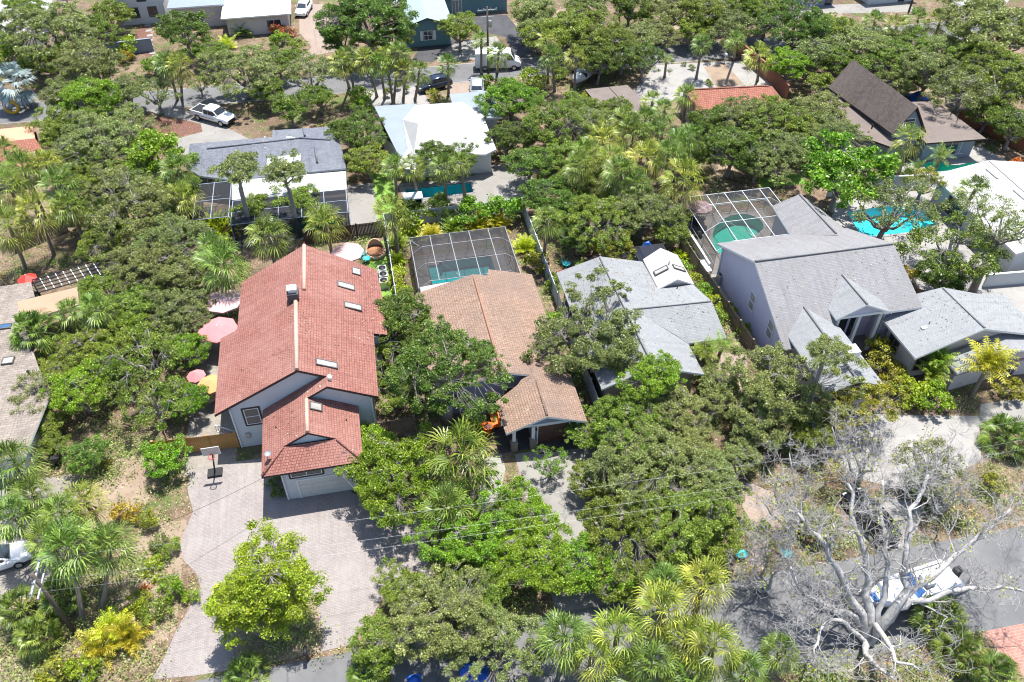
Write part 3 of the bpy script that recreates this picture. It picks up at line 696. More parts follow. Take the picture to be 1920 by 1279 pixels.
# --- C: pale grey shingled house
C_ = T('grey_roof_house', 'low house with pale grey shingle roof and white skylit rear room', 'house', (22, 52, 0))
rC = [[(16.4, 44.4, 3.0), (20.6, 44.4, 4.75), (20.35, 59.4, 4.75), (16.4, 60.0, 3.0)], [(20.6, 44.4, 4.75), (25.2, 44.4, 3.0), (25.2, 48.2, 3.0), (24.9, 60.0, 3.0), (20.35, 59.4, 4.75)]]
roof(C_, rC, MT['sh_grey'], MT['white'], .18)
rC2 = [[(21.2, 51.9, 4.42), (28.4, 51.6, 4.42), (28.7, 48.15, 3.02), (25.15, 48.2, 3.02), (24.4, 49.0, 3.36)], [(21.2, 51.9, 4.42), (24.8, 55.95, 3.05), (28.35, 55.9, 3.05), (28.4, 51.6, 4.42)]]
roof(C_, rC2, MT['sh_grey'], MT['white'], .18, 'cross_wing_roof')
caps(C_, [((20.6, 44.5, 4.75), (20.36, 59.3, 4.75))], MT['sh_grey'], .13); caps(C_, [((21.3, 51.9, 4.42), (28.35, 51.6, 4.42))], MT['sh_grey'], .09, name='wing_ridge_cap')
fC = rooffn(rC + rC2)
walls(C_, [(17.0, 45.0), (24.6, 45.0), (24.6, 48.9), (28.1, 48.9), (28.1, 55.4), (24.4, 55.4), (24.4, 59.2), (17.0, 59.2)], fC, MT['wall_tan'], .2)
rC3 = [[(25.0, 55.6, 3.12), (26.75, 55.6, 4.0), (26.75, 60.5, 4.0), (25.0, 60.2, 3.12)], [(26.75, 55.6, 4.0), (28.5, 55.6, 3.12), (28.5, 60.2, 3.12), (26.75, 60.5, 4.0)]]
roof(C_, rC3, MT['roof_white'], MT['white'], .14, 'rear_room_roof'); fC3 = rooffn(rC3)
walls(C_, [(25.15, 56.0), (28.3, 56.0), (28.3, 60.0), (25.15, 60.0)], fC3, MT['white'], .16, name='rear_room_wall')
MB().poly([(25.1, 55.72, 3.0), (28.4, 55.72, 3.0), (26.75, 55.72, 3.86)]).build('gable_louvre', MT['steel'], C_)
skylight(C_, 25.85, 57.6, fC3, 1.25, .6); skylight(C_, 27.65, 57.6, fC3, 1.25, .6)
pipe(C_, 26.75, 58.0, fC3, .5, .07, 'white'); pipe(C_, 26.6, 55.1, fC, .4, .05, 'black')
window(C_, 26.6, 48.9, .5, 'S', 2.4, 1.8, 'white', mull=3, rail=False); window(C_, 24.6, 46.8, .8, 'E', 1.2, 1.4, 'white')

# --- D: lavender two storey house
D = T('lavender_house', 'tall lavender stucco house with silver shingle gable roof', 'house', (39, 53, 0))
rD = [[(32.55, 45.3, 3.55), (37.95, 45.3, 3.55), (37.95, 48.3, 4.896), (42.55, 48.3, 4.896), (42.55, 47.2, 4.4), (46.25, 47.2, 4.4), (45.95, 53.1, 7.05), (32.55, 53.1, 7.05)], [(32.55, 53.1, 7.05), (32.55, 60.6, 3.65), (46.2, 60.4, 3.7), (45.95, 53.1, 7.05)]]
roof(D, rD, MT['sh_mauve'], MT['white'], .2); fD = rooffn(rD)
caps(D, [((32.6, 53.1, 7.05), (45.9, 53.1, 7.05))], MT['sh_mauve'], .12)
walls(D, [(32.95, 46.0), (37.7, 46.0), (37.7, 49.0), (43.0, 49.0), (43.0, 47.7), (45.6, 47.7), (45.6, 60.0), (32.95, 60.0)], fD, MT['stucco_mauve'], .22)
window(D, 32.95, 52.5, 1.9, 'W', 1.05, 1.9, 'white', glass='skylight'); window(D, 32.95, 48.6, 1.9, 'W', 1.05, 1.9, 'white', glass='skylight')
rD2 = [[(40.2, 60.4, 3.6), (43.6, 58.0, 4.9), (43.2, 65.3, 4.9), (40.6, 65.6, 3.6)], [(43.6, 58.0, 4.9), (46.2, 59.6, 3.6), (45.0, 65.4, 3.6), (43.2, 65.3, 4.9)]]
roof(D, rD2, MT['sh_mauve'], MT['white'], .18, 'rear_wing_roof'); walls(D, [(40.8, 59.5), (45.0, 59.5), (44.6, 65.0), (40.9, 65.0)], rooffn(rD2), MT['stucco_mauve'], .2, default=3.2, name='rear_wing_wall')
caps(D, [((43.6, 58.2, 4.9), (43.2, 65.2, 4.9))], MT['sh_mauve'], .1, name='rear_ridge_cap')
# entry gable
rD3 = [[(37.7, 46.7, 4.85), (40.2, 46.7, 6.1), (40.05, 51.1, 6.1), (37.7, 48.35, 4.85)], [(40.2, 46.7, 6.1), (42.7, 46.7, 4.9), (42.7, 48.4, 4.9), (40.05, 51.1, 6.1)]]
roof(D, rD3, MT['sh_grey'], MT['white'], .16, 'entry_gable_roof')
caps(D, [((40.2, 46.75, 6.1), (40.06, 50.9, 6.1))], MT['sh_mauve'], .09, name='entry_ridge_cap')
MB().poly([(37.95, 47.1, 4.75), (42.45, 47.1, 4.75), (40.2, 47.1, 5.88)]).poly([(37.95, 47.2, 4.75), (40.2, 47.2, 5.88), (42.45, 47.2, 4.75)]).build('entry_gable_panel', MT['stucco_mauve'], D)
for x in (38.2, 40.2, 42.2): MB().box(x - .14, 47.0, 0, x + .14, 47.28, 4.5).build('porch_post', MT['stucco_white'], D)
MB().box(37.9, 47.0, 4.5, 42.5, 47.3, 4.75).build('porch_beam', MT['white'], D)
MB().box(37.9, 47.0, .0, 43.0, 48.98, .12).build('porch_floor', MT['stone'], D)
for x in (39.2, 40.3, 41.4): window(D, x, 49.0, .3, 'S', .8, 2.2, 'black', rail=False, name='entry_door' if x == 40.3 else 'sidelight')
window(D, 40.3, 49.0, 2.75, 'S', 2.6, .9, 'black', mull=3, rail=False)
# left garage wing
rD4 = [[(33.3, 39.4, 4.05), (35.75, 39.4, 5.05), (35.6, 48.8, 5.05), (33.3, 46.6, 4.05)], [(35.75, 39.4, 5.05), (38.35, 39.4, 4.05), (38.15, 46.5, 4.05), (35.6, 48.8, 5.05)]]
roof(D, rD4, MT['sh_grey'], MT['white'], .16, 'garage_roof'); caps(D, [((35.75, 39.5, 5.05), (35.6, 48.6, 5.05))], MT['sh_mauve'], .12, name='garage_ridge_cap')
walls(D, [(33.8, 39.9), (37.8, 39.9), (37.8, 46.2), (33.8, 46.2)], rooffn(rD4), MT['stucco_cream'], .2, name='garage_wall')
MB().box(36.6, 42.5, 4.4, 37.7, 43.5, 5.0).build('roof_box', MT['white'], D)

for x, y, z in ((32.88, 59.7, 3.4), (32.88, 46.3, 3.6), (43.1, 47.62, 4.2)): MB().bar((x, y, .1), (x, y, z), .09).build('downpipe', MT['white'], D)
# --- E: cream house with brown band
E_ = T('cream_band_house', 'pale pink stucco house with brown band and silver shingle roof', 'house', (49, 44, 0))
rE = [[(43.0, 42.3, 3.4), (49.3, 43.0, 5.0), (48.9, 48.7, 5.0), (45.0, 49.1, 4.0), (42.85, 47.3, 3.4)], [(49.3, 43.0, 5.0), (55.4, 42.7, 3.4), (55.4, 48.7, 3.4), (52.5, 48.3, 4.0), (48.9, 48.7, 5.0)]]
roof(E_, rE, MT['sh_grey'], MT['white'], .2); caps(E_, [((49.3, 43.1, 5.0), (48.9, 48.6, 5.0))], MT['sh_grey'], .1)
walls(E_, [(43.75, 43.3), (55.0, 43.6), (55.0, 48.3), (45.0, 48.3), (43.7, 47.2)], rooffn(rE), MT['stucco_cream'], .22)
rE2 = [[(46.2, 40.65, 2.6), (51.8, 41.35, 3.6), (51.6, 43.5, 3.6), (46.0, 42.7, 2.6)], [(51.8, 41.35, 3.6), (57.4, 40.9, 2.6), (57.4, 43.5, 2.6), (51.6, 43.5, 3.6)]]
roof(E_, rE2, MT['sh_grey'], MT['white'], .18, 'front_wing_roof'); walls(E_, [(46.5, 41.1), (51.7, 41.8), (56.9, 41.4), (56.9, 43.3), (46.4, 43.1)], rooffn(rE2), MT['stucco_cream'], .2, name='front_wing_wall')
MB().box(46.38, 41.2, 1.9, 46.44, 42.9, 2.12).build('wall_band', MT['trim_mauve'], E_); MB().box(43.62, 43.2, 2.4, 43.68, 47.1, 2.65).build('wall_band', MT['trim_mauve'], E_)
mb = MB(); mb.bar((46.48, 41.06, 1.95), (51.7, 41.76, 1.95), .06, .22).bar((51.7, 41.76, 1.95), (56.9, 41.36, 1.95), .06, .22); mb.build('front_band', MT['trim_mauve'], E_)
window(E_, 44.9, 43.3, .7, 'S', 1.5, 1.7, 'trim_mauve', mull=2, rail=False); window(E_, 43.72, 46.0, .8, 'W', 1.5, 1.5, 'trim_mauve', mull=2)
pipe(E_, 45.9, 45.4, rooffn(rE), .3, .05); MB().box(45.0, 44.9, 3.8, 45.5, 45.2, 4.1).build('roof_vent', MT['white'], E_)
arch = MB()
for k in range(9):
    a0 = math.pi * k / 9; a1 = math.pi * (k + 1) / 9
    arch.bar((52.2 + .8 * math.cos(a0), 41.62, 1.3 + .6 * math.sin(a0)), (52.2 + .8 * math.cos(a1), 41.62, 1.3 + .6 * math.sin(a1)), .16, .2)
arch.box(51.35, 41.55, .0, 51.5, 41.7, 1.3).box(52.9, 41.55, 0, 53.05, 41.7, 1.3); arch.build('window_arch', MT['trim_mauve'], E_)
window(E_, 52.2, 41.72, .4, 'S', 1.2, 1.2, 'white', mull=2)

# --- F: white roofed house far right
F_ = T('white_roof_house', 'white flat-pitched roof house beside the bright turquoise pool', 'house', (67, 66, 0))
rF = [[(60.9, 68.6, 3.0), (67.3, 68.6, 4.1), (66.9, 54, 4.1), (60.9, 54, 3.0)], [(67.3, 68.6, 4.1), (74, 68.6, 3.0), (74, 54, 3.0), (66.9, 54, 4.1)]]
roof(F_, rF, MT['roof_white'], MT['white'], .2); walls(F_, [(61.5, 54.5), (73.4, 54.5), (73.4, 68.0), (61.5, 68.0)], rooffn(rF), MT['stucco_white'], .22)
caps(F_, [((67.3, 68.5, 4.1), (66.9, 54.1, 4.1))], MT['roof_white'], .06)
fF = rooffn(rF)
for q in ((66.2, 66.2), (66.4, 61.8)):
    MB().box(q[0] - .1, q[1] - 1.0, fF(*q) - .02, q[0] + .1, q[1] + 1.0, fF(*q) + .12).build('roof_vent', MT['steel'], F_)
window(F_, 61.5, 64, .3, 'W', 3.2, 2.1, 'bronze', mull=3, rail=False); window(F_, 61.5, 58.5, .3, 'W', 2.4, 2.1, 'bronze', mull=2, rail=False)

# --- G: brown roofed house top right
G_ = T('brown_roof_house', 'house with steep brown shingle roof above low flat brown roofs', 'house', (62, 82, 0))
rG = [[(59.2, 89.7, 3.3), (61.5, 89.6, 6.9), (62.6, 76.6, 6.9), (60.5, 76.6, 3.7)], [(61.5, 89.6, 6.9), (63.9, 89.6, 3.3), (64.9, 76.6, 3.5), (62.6, 76.6, 6.9)]]
roof(G_, rG, MT['sh_brown'], MT['trim_dark'], .2); walls(G_, [(59.7, 89.0), (63.5, 89.0), (64.4, 77.1), (61.0, 77.1)], rooffn(rG), MT['wall_gb'], .25)
rG2 = [[(57.6, 78.4, 2.8), (59.9, 75.3, 2.8), (61.5, 75.4, 2.9), (60.8, 86.0, 3.25), (57.4, 88, 2.75)]]
roof(G_, rG2, MT['roof_brownflat'], MT['trim_dark'], .2, 'left_lower_roof'); walls(G_, [(58.1, 79), (60.4, 75.8), (61.2, 75.8), (60.6, 85.5), (58, 87.4)], None, MT['wall_gb'], .1, default=2.6, name='left_lower_wall')
rG3 = [[(64.3, 75.2, 2.85), (71.9, 74.9, 2.75), (71.4, 84.6, 2.75), (64.6, 84.6, 3.2)]]
roof(G_, rG3, MT['roof_brownflat'], MT['trim_dark'], .2, 'right_lower_roof'); walls(G_, [(64.9, 75.9), (71.3, 75.7), (70.9, 84), (65, 84)], None, MT['wall_gb'], .1, default=2.6, name='right_lower_wall')
window(G_, 69.0, 75.78, .5, 'S', 4.2, 1.8, 'white', glass='glass', mull=3, rail=False); window(G_, 62.6, 77.1, 4.3, 'S', 1.4, .9, 'white')
pipe(G_, 59.8, 79.6, rooffn(rG2), .5, .09, 'black')

# --- H, I, J, K, L, M and the far row
H_ = T('terracotta_house', 'long low house with terracotta tile roof by the white driveway', 'house', (48, 92, 0))
rH = [[(40.5, 93.6, 2.8), (52.9, 92.4, 2.8), (51.6, 91.0, 3.6), (41.0, 92.0, 3.6)], [(41.0, 92.0, 3.6), (51.6, 91.0, 3.6), (52.5, 85.2, 2.7), (40.5, 86.2, 2.7)], [(52.9, 92.4, 2.8), (51.6, 91.0, 3.6), (52.5, 85.2, 2.7)]]
roof(H_, rH, MT['tile_terra'], MT['trim_dark'], .2); walls(H_, [(41, 86.8), (52, 85.9), (52.2, 91.9), (41, 92.9)], rooffn(rH), MT['wall_tan'], .22); caps(H_, [((41, 92, 3.6), (51.6, 91, 3.6))], MT['tile_terra'], .12)
I_ = T('carport', 'small plain brown flat roofed carport beside the covered boat', 'carport', (32, 93, 0))
roof(I_, [[(29.0, 96.4, 2.75), (34.7, 96.5, 2.75), (35.9, 89.5, 2.65), (29.9, 89.0, 2.65)]], MT['roof_brownflat'], MT['trim_dark'], .22)
caps(I_, [((32.2, 96.3, 2.76), (33.2, 89.4, 2.68))], MT['roof_brownflat'], .05, name='roof_seam')
for q in ((29.4, 96.0), (34.3, 96.1), (35.4, 90), (30.3, 89.5)): MB().box(q[0] - .08, q[1] - .08, 0, q[0] + .08, q[1] + .08, 2.5).build('post', MT['wood_dark'], I_)
J_ = T('white_hip_house', 'house with bright white hipped roof and pale blue flat wings', 'house', (9, 91, 0))
roof(J_, [[(2.1, 96.9, 2.9), (7.3, 96.5, 2.9), (7.3, 84.4, 2.9), (3.9, 84.4, 2.9)]], MT['roof_ice'], MT['white'], .25, 'left_flat_roof')
roof(J_, [[(11.7, 98.2, 2.9), (17.0, 98.2, 2.9), (17.2, 91, 2.9), (11.7, 91.5, 2.9)]], MT['roof_ice'], MT['white'], .25, 'right_flat_roof')
rJ = [[(7.1, 96.0, 3.0), (13.0, 95.6, 3.0), (12.2, 87.6, 4.5), (6.7, 88.4, 4.5)], [(5.2, 92.6, 3.0), (7.1, 96.0, 3.0), (6.7, 88.4, 4.5)], [(5.2, 92.6, 3.0), (6.7, 88.4, 4.5), (5.6, 84.2, 3.05), (5.0, 86.0, 3.0)],
      [(6.7, 88.4, 4.5), (12.2, 87.6, 4.5), (13.6, 82.6, 3.0), (5.6, 84.2, 3.05)], [(13.0, 95.6, 3.0), (14.9, 91.8, 3.0), (15.0, 83.5, 3.0), (13.6, 82.6, 3.0), (12.2, 87.6, 4.5)]]
roof(J_, rJ, MT['roof_white'], MT['white'], .2); walls(J_, [(5.7, 84), (14.4, 83.6), (14.4, 94.6), (5.7, 94.8)], rooffn(rJ), MT['stucco_white'], .22, default=2.8)
walls(J_, [(2.6, 96.3), (2.6, 90.0), (4.3, 85), (5.6, 85), (5.6, 96.2)], None, MT['stucco_white'], default=2.6, name='left_wall'); walls(J_, [(14.5, 91.5), (16.6, 91.5), (16.5, 97.6), (12.2, 97.6), (12.2, 95.4)], None, MT['stucco_white'], default=2.6, name='right_wall')
roof(J_, [[(3.2, 82.2, 2.75), (5.4, 86.2, 3.1), (7.9, 82.4, 2.75)], [(3.2, 82.2, 2.75), (7.9, 82.4, 2.75), (5.4, 81.6, 2.6)]], MT['roof_white'], MT['white'], .1, 'rear_gable_roof')
window(J_, 9.5, 83.8, .4, 'S', 3.4, 2.0, 'white', mull=4, rail=False)
K_ = T('slate_roof_house', 'house with slate grey shingle roof and white lanai roof', 'house', (-11, 86, 0))
rK = [[(-19.6, 91.9, 2.9), (-10.25, 91.6, 2.9), (-7.0, 89.2, 3.7), (-17.3, 88.8, 3.7)], [(-10.25, 91.6, 2.9), (-10.25, 93.2, 2.9), (-2.75, 92.7, 2.9), (-3.5, 88.0, 3.75), (-7.0, 89.2, 3.7)],
      [(-17.3, 88.8, 3.7), (-7.0, 89.2, 3.7), (-3.5, 88.0, 3.75), (-2.1, 83, 2.85), (-14.5, 83, 2.85), (-18.0, 84.6, 2.85), (-19.6, 86.6, 2.9)], [(-19.6, 91.9, 2.9), (-17.3, 88.8, 3.7), (-19.6, 86.6, 2.9)], [(-2.75, 92.7, 2.9), (-2.1, 83, 2.85), (-3.5, 88.0, 3.75)]]
roof(K_, rK, MT['sh_blue'], MT['white'], .2); walls(K_, [(-19, 91.3), (-19, 87), (-17.5, 85.1), (-14.2, 83.5), (-2.7, 83.5), (-3.2, 92.2), (-9.8, 92.6), (-9.8, 91.1)], rooffn(rK), MT['wall_gb'], .22)
caps(K_, [((-17.3, 88.8, 3.7), (-7.0, 89.2, 3.7)), ((-7, 89.2, 3.7), (-3.5, 88.0, 3.75))], MT['sh_blue'], .12)
caps(K_, [((-6.6, 92.6, 2.98), (-6.4, 90, 3.5)), ((-5.3, 87, 3.55), (-5.2, 84.4, 3.1))], MT['sh_blue'], .12, name='crown_cap')
roof(K_, [[(-10.6, 85.9, 3.42), (-6.9, 86.2, 3.45), (-7.2, 83.3, 3.0), (-11, 83.2, 3.0)]], MT['roof_white'], MT['white'], .06, 'white_roof_insert')
roof(K_, [[(-14.5, 82.9, 2.85), (-2.2, 82.4, 2.85), (-2.3, 79.0, 2.65), (-14.4, 79.3, 2.65)]], MT['roof_white'], MT['white'], .14, 'lanai_roof')
MB().box(-14.9, 92.2, 0, -11.6, 92.4, 1.6).box(-11.5, 91.8, 0, -11.3, 94.4, 1.6).build('garden_wall', MT['wall_gb'], K_)
for x in (-16.8, -5): window(K_, x, 83.5 if x > -10 else 84.75, .3, 'S', 1.6 if x > -10 else 1.2, 2.0, 'white', mull=2, rail=False)
L_ = T('pale_shingle_house', 'house with pale mottled shingle roof and tan flat section at left edge', 'house', (-36, 58, 0))
rL = [[(-46, 67.4, 3.0), (-32.2, 68.5, 2.9), (-31.4, 66.2, 2.9), (-32.7, 65.6, 2.95), (-31.6, 62.6, 2.9), (-27.6, 52.5, 2.8), (-28.2, 46.6, 2.7), (-46, 46.6, 3.6)]]
roof(L_, rL, MT['sh_pale'], MT['white'], .2); walls(L_, [(-45, 66.8), (-32.9, 67.8), (-33.3, 62.8), (-28.4, 52.2), (-28.7, 47.1), (-45, 47.1)], rooffn(rL), MT['stucco_white'], .22)
roof(L_, [[(-32.7, 65.6, 3.0), (-27.8, 66.8, 2.9), (-27.2, 64.2, 2.85), (-31.8, 62.6, 3.0)]], MT['roof_tan'], MT['white'], .18, 'tan_flat_roof')
fL = rooffn(rL); skylight(L_, -32.95, 62.2, fL, .95, .65, glass='glass_blue'); skylight(L_, -31.75, 57.6, fL, .95, .85)
MB().box(-30.2, 58.6, 2.8, -29.95, 58.85, 3.3).build('roof_vent', MT['black'], L_); MB().box(-29.8, 55.6, 2.8, -29.6, 55.8, 3.2).build('roof_vent', MT['black'], L_)
garage_door(L_, -30.4, 47.1, 'S', 2.9, 2.1, 'stucco_white', 4, 3)
M_ = T('orange_flat_house', 'house at left edge with orange flat roof and terracotta tiles', 'house', (-40, 96, 0))
roof(M_, [[(-50, 99.6, 3.0), (-38.3, 99.8, 3.0), (-37.4, 96.6, 3.0), (-50, 96.2, 3.0)]], M('orange flat roof', (.50, .27, .17), .85, (.44, .23, .145), .8), MT['trim_dark'], .2, 'flat_roof')
roof(M_, [[(-50, 96.2, 3.0), (-37.4, 96.6, 3.0), (-35.6, 93.0, 2.7), (-38, 90.5, 2.6), (-50, 90.5, 2.6)]], MT['tile_terra'], MT['trim_dark'], .2, 'tile_roof')
walls(M_, [(-49.5, 91), (-38.2, 91), (-36.2, 93.2), (-38, 99.2), (-49.5, 99.2)], None, MT['wall_tan'], default=2.5)
# far row across the road
N1 = T('white_garage_house', 'white roofed house with dark garage door in the top left corner', 'house', (-49, 132, 0))
rN = [[(-60, 128.0, 3.0), (-43.8, 129, 3.0), (-47, 134, 4.6), (-60, 134, 4.6)], [(-43.8, 129, 3.0), (-43.8, 142, 3.0), (-47, 138, 4.6), (-47, 134, 4.6)], [(-60, 134, 4.6), (-47, 134, 4.6), (-47, 138, 4.6), (-43.8, 142, 3.0), (-60, 142, 3.0)]]
roof(N1, rN, MT['roof_white'], MT['white'], .2); walls(N1, [(-59, 128.6), (-44.4, 129.5), (-44.4, 141), (-59, 141)], None, MT['stucco_white'], default=2.8); garage_door(N1, -47.2, 129.35, 'S', 3.6, 2.2, 'door_brown')
N2 = T('metal_hip_house', 'house with white ribbed metal hip roof behind red shrubs', 'house', (-12, 133, 0))
rN = [[(-18, 128.4, 3.0), (-7.8, 128.4, 3.0), (-12.2, 133.6, 5.2), (-14.5, 133.6, 5.2)], [(-7.8, 128.4, 3.0), (-7.8, 139, 3.0), (-12.2, 133.6, 5.2)], [(-18, 128.4, 3.0), (-14.5, 133.6, 5.2), (-18, 139, 3.0)], [(-18, 139, 3.0), (-14.5, 133.6, 5.2), (-12.2, 133.6, 5.2), (-7.8, 139, 3.0)]]
MT['metal_rib'] = Mbrick('ribbed white metal roof', (.74, .76, .77), (.70, .72, .73), (.52, .54, .56), .45, 6, .04, bump=.6, jitter=0, fine=0)
roof(N2, rN, MT['metal_rib'], MT['white'], .2); walls(N2, [(-17.4, 129), (-8.4, 129), (-8.4, 138.4), (-17.4, 138.4)], rooffn(rN), MT['stucco_cream'], .22); window(N2, -10.6, 129, .8, 'S', 2.2, 1.3, 'white', glass='glass', mull=2, rail=False)
roof(N2, [[(-26, 133, 3.4), (-17.6, 133, 3.4), (-17.6, 141, 3.4), (-26, 141, 3.4)]], MT['roof_ice'], MT['white'], .2, 'side_roof'); walls(N2, [(-25.5, 133.5), (-18, 133.5), (-18, 140.6), (-25.5, 140.6)], None, MT['stucco_cream'], default=3.1, name='side_wall')
N3 = T('teal_cottage', 'teal clad cottage with pale blue roof and white shutters', 'house', (11.5, 124, 0))
rN = [[(7.5, 119.2, 3.1), (11.6, 119.2, 4.4), (11.6, 131, 4.4), (7.5, 131, 3.1)], [(11.6, 119.2, 4.4), (15.4, 119.2, 3.1), (15.4, 131, 3.1), (11.6, 131, 4.4)]]
roof(N3, rN, MT['roof_teal'], MT['trim_dark'], .18); walls(N3, [(8, 119.8), (14.9, 119.8), (14.9, 130.5), (8, 130.5)], rooffn(rN), MT['siding_teal'], .2)
wn = window(N3, 11.6, 119.8, .9, 'S', 1.3, 1.4, 'white', mull=2)
MB().box(10.45, 119.72, .9, 10.85, 119.78, 2.3).build('shutter', MT['white'], N3); MB().box(12.35, 119.72, .9, 12.75, 119.78, 2.3).build('shutter', MT['white'], N3)
roof(N3, [[(15, 130, 3.0), (26, 130, 3.0), (26, 136, 3.8), (15, 136, 3.8)]], MT['roof_teal'], MT['trim_dark'], .18, 'rear_roof'); walls(N3, [(15.2, 130.6), (25.5, 130.6), (25.5, 136), (15.2, 136)], None, MT['siding_teal'], default=2.8, name='rear_wall')
window(N3, 17.5, 130.6, .1, 'S', 1.6, 2.2, 'white', glass='roof_ice', mull=3, rail=False, name='entry_door')
for i, (pa, pb, lab, wm, rm) in enumerate([((1500, 12), (1560, 10), 'pale blue house partly hidden at the top edge right of centre', 'wall_gb', 'roof_ice'), ((1620, 4), (1712, 2), 'white walled house at the top edge behind palms', 'stucco_white', 'roof_white')]):
    a = g(*pa); b = g(*pb); h = T('far_house', lab, 'house', ((a[0] + b[0]) / 2, (a[1] + b[1]) / 2, 0))
    y0 = min(a[1], b[1]); rr = [[(a[0] - .5, y0 - .5, 3), (b[0] + .5, y0 - .5, 3), (b[0] + .5, y0 + 4, 4.4), (a[0] - .5, y0 + 4, 4.4)], [(a[0] - .5, y0 + 4, 4.4), (b[0] + .5, y0 + 4, 4.4), (b[0] + .5, y0 + 8, 3), (a[0] - .5, y0 + 8, 3)]]
    roof(h, rr, MT[rm], MT['white'], .2); walls(h, [(a[0], y0), (b[0], y0), (b[0], y0 + 7.5), (a[0], y0 + 7.5)], rooffn(rr), MT[wm], .22)
    window(h, (a[0] + b[0]) / 2 - 1.5, y0, .7, 'S', 1.6, 1.4, 'white', mull=2); window(h, (a[0] + b[0]) / 2 + 1.8, y0, .1, 'S', 1.1, 2.1, 'trim_dark', rail=False, name='entry_door')
N5 = T('white_villa', 'white villa wall with dark windows at the top left behind tall palms', 'house', (-30, 138, 0))
roof(N5, [[(-34, 136, 5.4), (-26.6, 136, 5.4), (-26.6, 144, 5.4), (-34, 144, 5.4)]], MT['roof_white'], MT['white'], .2); walls(N5, [(-33.6, 136.5), (-27, 136.5), (-27, 143.6), (-33.6, 143.6)], None, MT['stucco_white'], default=5.2)
window(N5, -31.5, 136.5, 1, 'S', 1.4, 1.6, 'bronze'); window(N5, -28.8, 136.5, 1, 'S', 1.4, 1.6, 'bronze'); window(N5, -30, 136.5, 3.4, 'S', 1.4, 1.2, 'bronze')
# ------------------------------------------------------------------ fences
def shared(name, mesh, parent, loc, rz=0, sc=(1, 1, 1)):
    o = bpy.data.objects.new(name, mesh); link(o, parent)
    off = wloc(parent); o.location = (loc[0] - off.x, loc[1] - off.y, loc[2] - off.z); o.rotation_euler = (0, 0, rz); o.scale = sc
    return o
def proto(mb, name, mats):
    o = mb.build(name, mats); me = o.data; bpy.data.objects.remove(o); return me
def fence(label, pts, h, mat, style='panel', pitch=2.4, name='fence', bw=.14, gap=.01, cat='fence'):
    t = T(name, label, cat, (pts[0][0], pts[0][1], 0))
    m = MT[mat]
    post = proto(MB().box(-.065, -.065, 0, .065, .065, h + .06).box(-.085, -.085, h + .06, .085, .085, h + .1), 'post', m)
    if style == 'panel':
        mb = MB(); L_ = pitch - .13; k = 9
        for i in range(k):
            a = -L_ / 2 + L_ * i / k; mb.box(a + .006, -.018, .06, a + L_ / k - .006, .018, h - .1)
        mb.box(-L_ / 2, -.028, h - .1, L_ / 2, .028, h).box(-L_ / 2, -.028, 0.02, L_ / 2, .028, .14); pan = proto(mb, 'panel', m)
    elif style == 'wall':
        pan = proto(MB().box(-pitch / 2, -.09, 0, pitch / 2, .09, h).box(-pitch / 2, -.12, h, pitch / 2, .12, h + .06), 'panel', m)
    else:
        pk = MB(); w_ = bw / 2 - gap / 2
        b = [(-w_, 0), (w_, 0), (w_, h - .06), (w_ * .4, h), (-w_ * .4, h), (-w_, h - .06)]
        pk.poly([(x, -.011, z) for x, z in b]).poly([(x, .011, z) for x, z in b][::-1])
        for i in range(6):
            (x0, z0), (x1, z1) = b[i], b[(i + 1) % 6]; pk.poly([(x0, -.011, z0), (x0, .011, z0), (x1, .011, z1), (x1, -.011, z1)])
        pick = proto(pk, 'picket', m)
        rail = proto(MB().box(-.5, .02, -.045, .5, .06, .045), 'rail', m)
    R = random.Random(len(label))
    for i in range(len(pts) - 1):
        a = Vector(pts[i]); b = Vector(pts[i + 1]); L_ = (b - a).length; n = max(1, round(L_ / pitch)); ang = math.atan2(b.y - a.y, b.x - a.x); d = (b - a) / L_
        for k in range(n + (1 if i == len(pts) - 2 else 0)):
            p = a + d * L_ * k / n
            if style != 'wall': shared('post', post, t, (p.x, p.y, 0), ang)
            if k < n and style in ('panel', 'wall'):
                q = a + d * L_ * (k + .5) / n; shared('panel', pan, t, (q.x, q.y, 0), ang, (L_ / n / pitch, 1, 1))
        if style == 'picket':
            q = a + d * L_ / 2
            for z in (.35, h - .3): shared('rail', rail, t, (q.x, q.y, z), ang, (L_, 1, 1))
            k = int(L_ / bw)
            for j in range(k):
                q = a + d * (j + .5) * bw; shared('picket', pick, t, (q.x, q.y, R.uniform(0, .025)), ang)
    return t
fence('white vinyl fence running round the screened pool yard of the beige roof house', [(1.2, 57.5), (1.2, 74.8), (16.2, 74.8), (16.25, 39.8)], 1.8, 'vinyl')
fence('dark brown board fence behind the red roof house', [(-7.2, 73.4), (.9, 73.5)], 1.8, 'wood_dark', 'picket', bw=.15)
fence('short dark brown board fence below the black cage furniture', [(-19.3, 79.2), (-16.4, 75.2)], 1.8, 'wood_dark', 'picket', bw=.15)
fence('new orange cedar board fence beside the basketball hoop', [(-19.3, 47.0), (-13.0, 46.7)], 1.8, 'wood', 'picket', bw=.15)
fence('weathered picket fence with vines beside the lavender house', [(30.9, 65.0), (31.5, 54), (31.9, 43.5)], 1.75, 'wood_old', 'picket', bw=.17, gap=.05)
fence('weathered board on board fence between leaning palms at left', [(-36.6, 77.8), (-32.0, 80.8)], 1.7, 'wood_old', 'picket', bw=.2, gap=.05)
fence('long red brown garden wall beside the white driveway', [(55.1, 108.8), (56.2, 97.2), (56.0, 93.5)], 2.0, 'wood_red', 'wall', cat='wall')
fence('red brown board fence behind the winding emerald pool', [(74.6, 83.5), (76.3, 81.4), (78.4, 74.6)], 1.8, 'wood_red', 'picket', bw=.2)
fence('white garden wall between the two turquoise pools', [(50.4, 71.0), (56.0, 71.2), (62.4, 70.5)], 1.7, 'vinyl', 'wall', cat='wall')
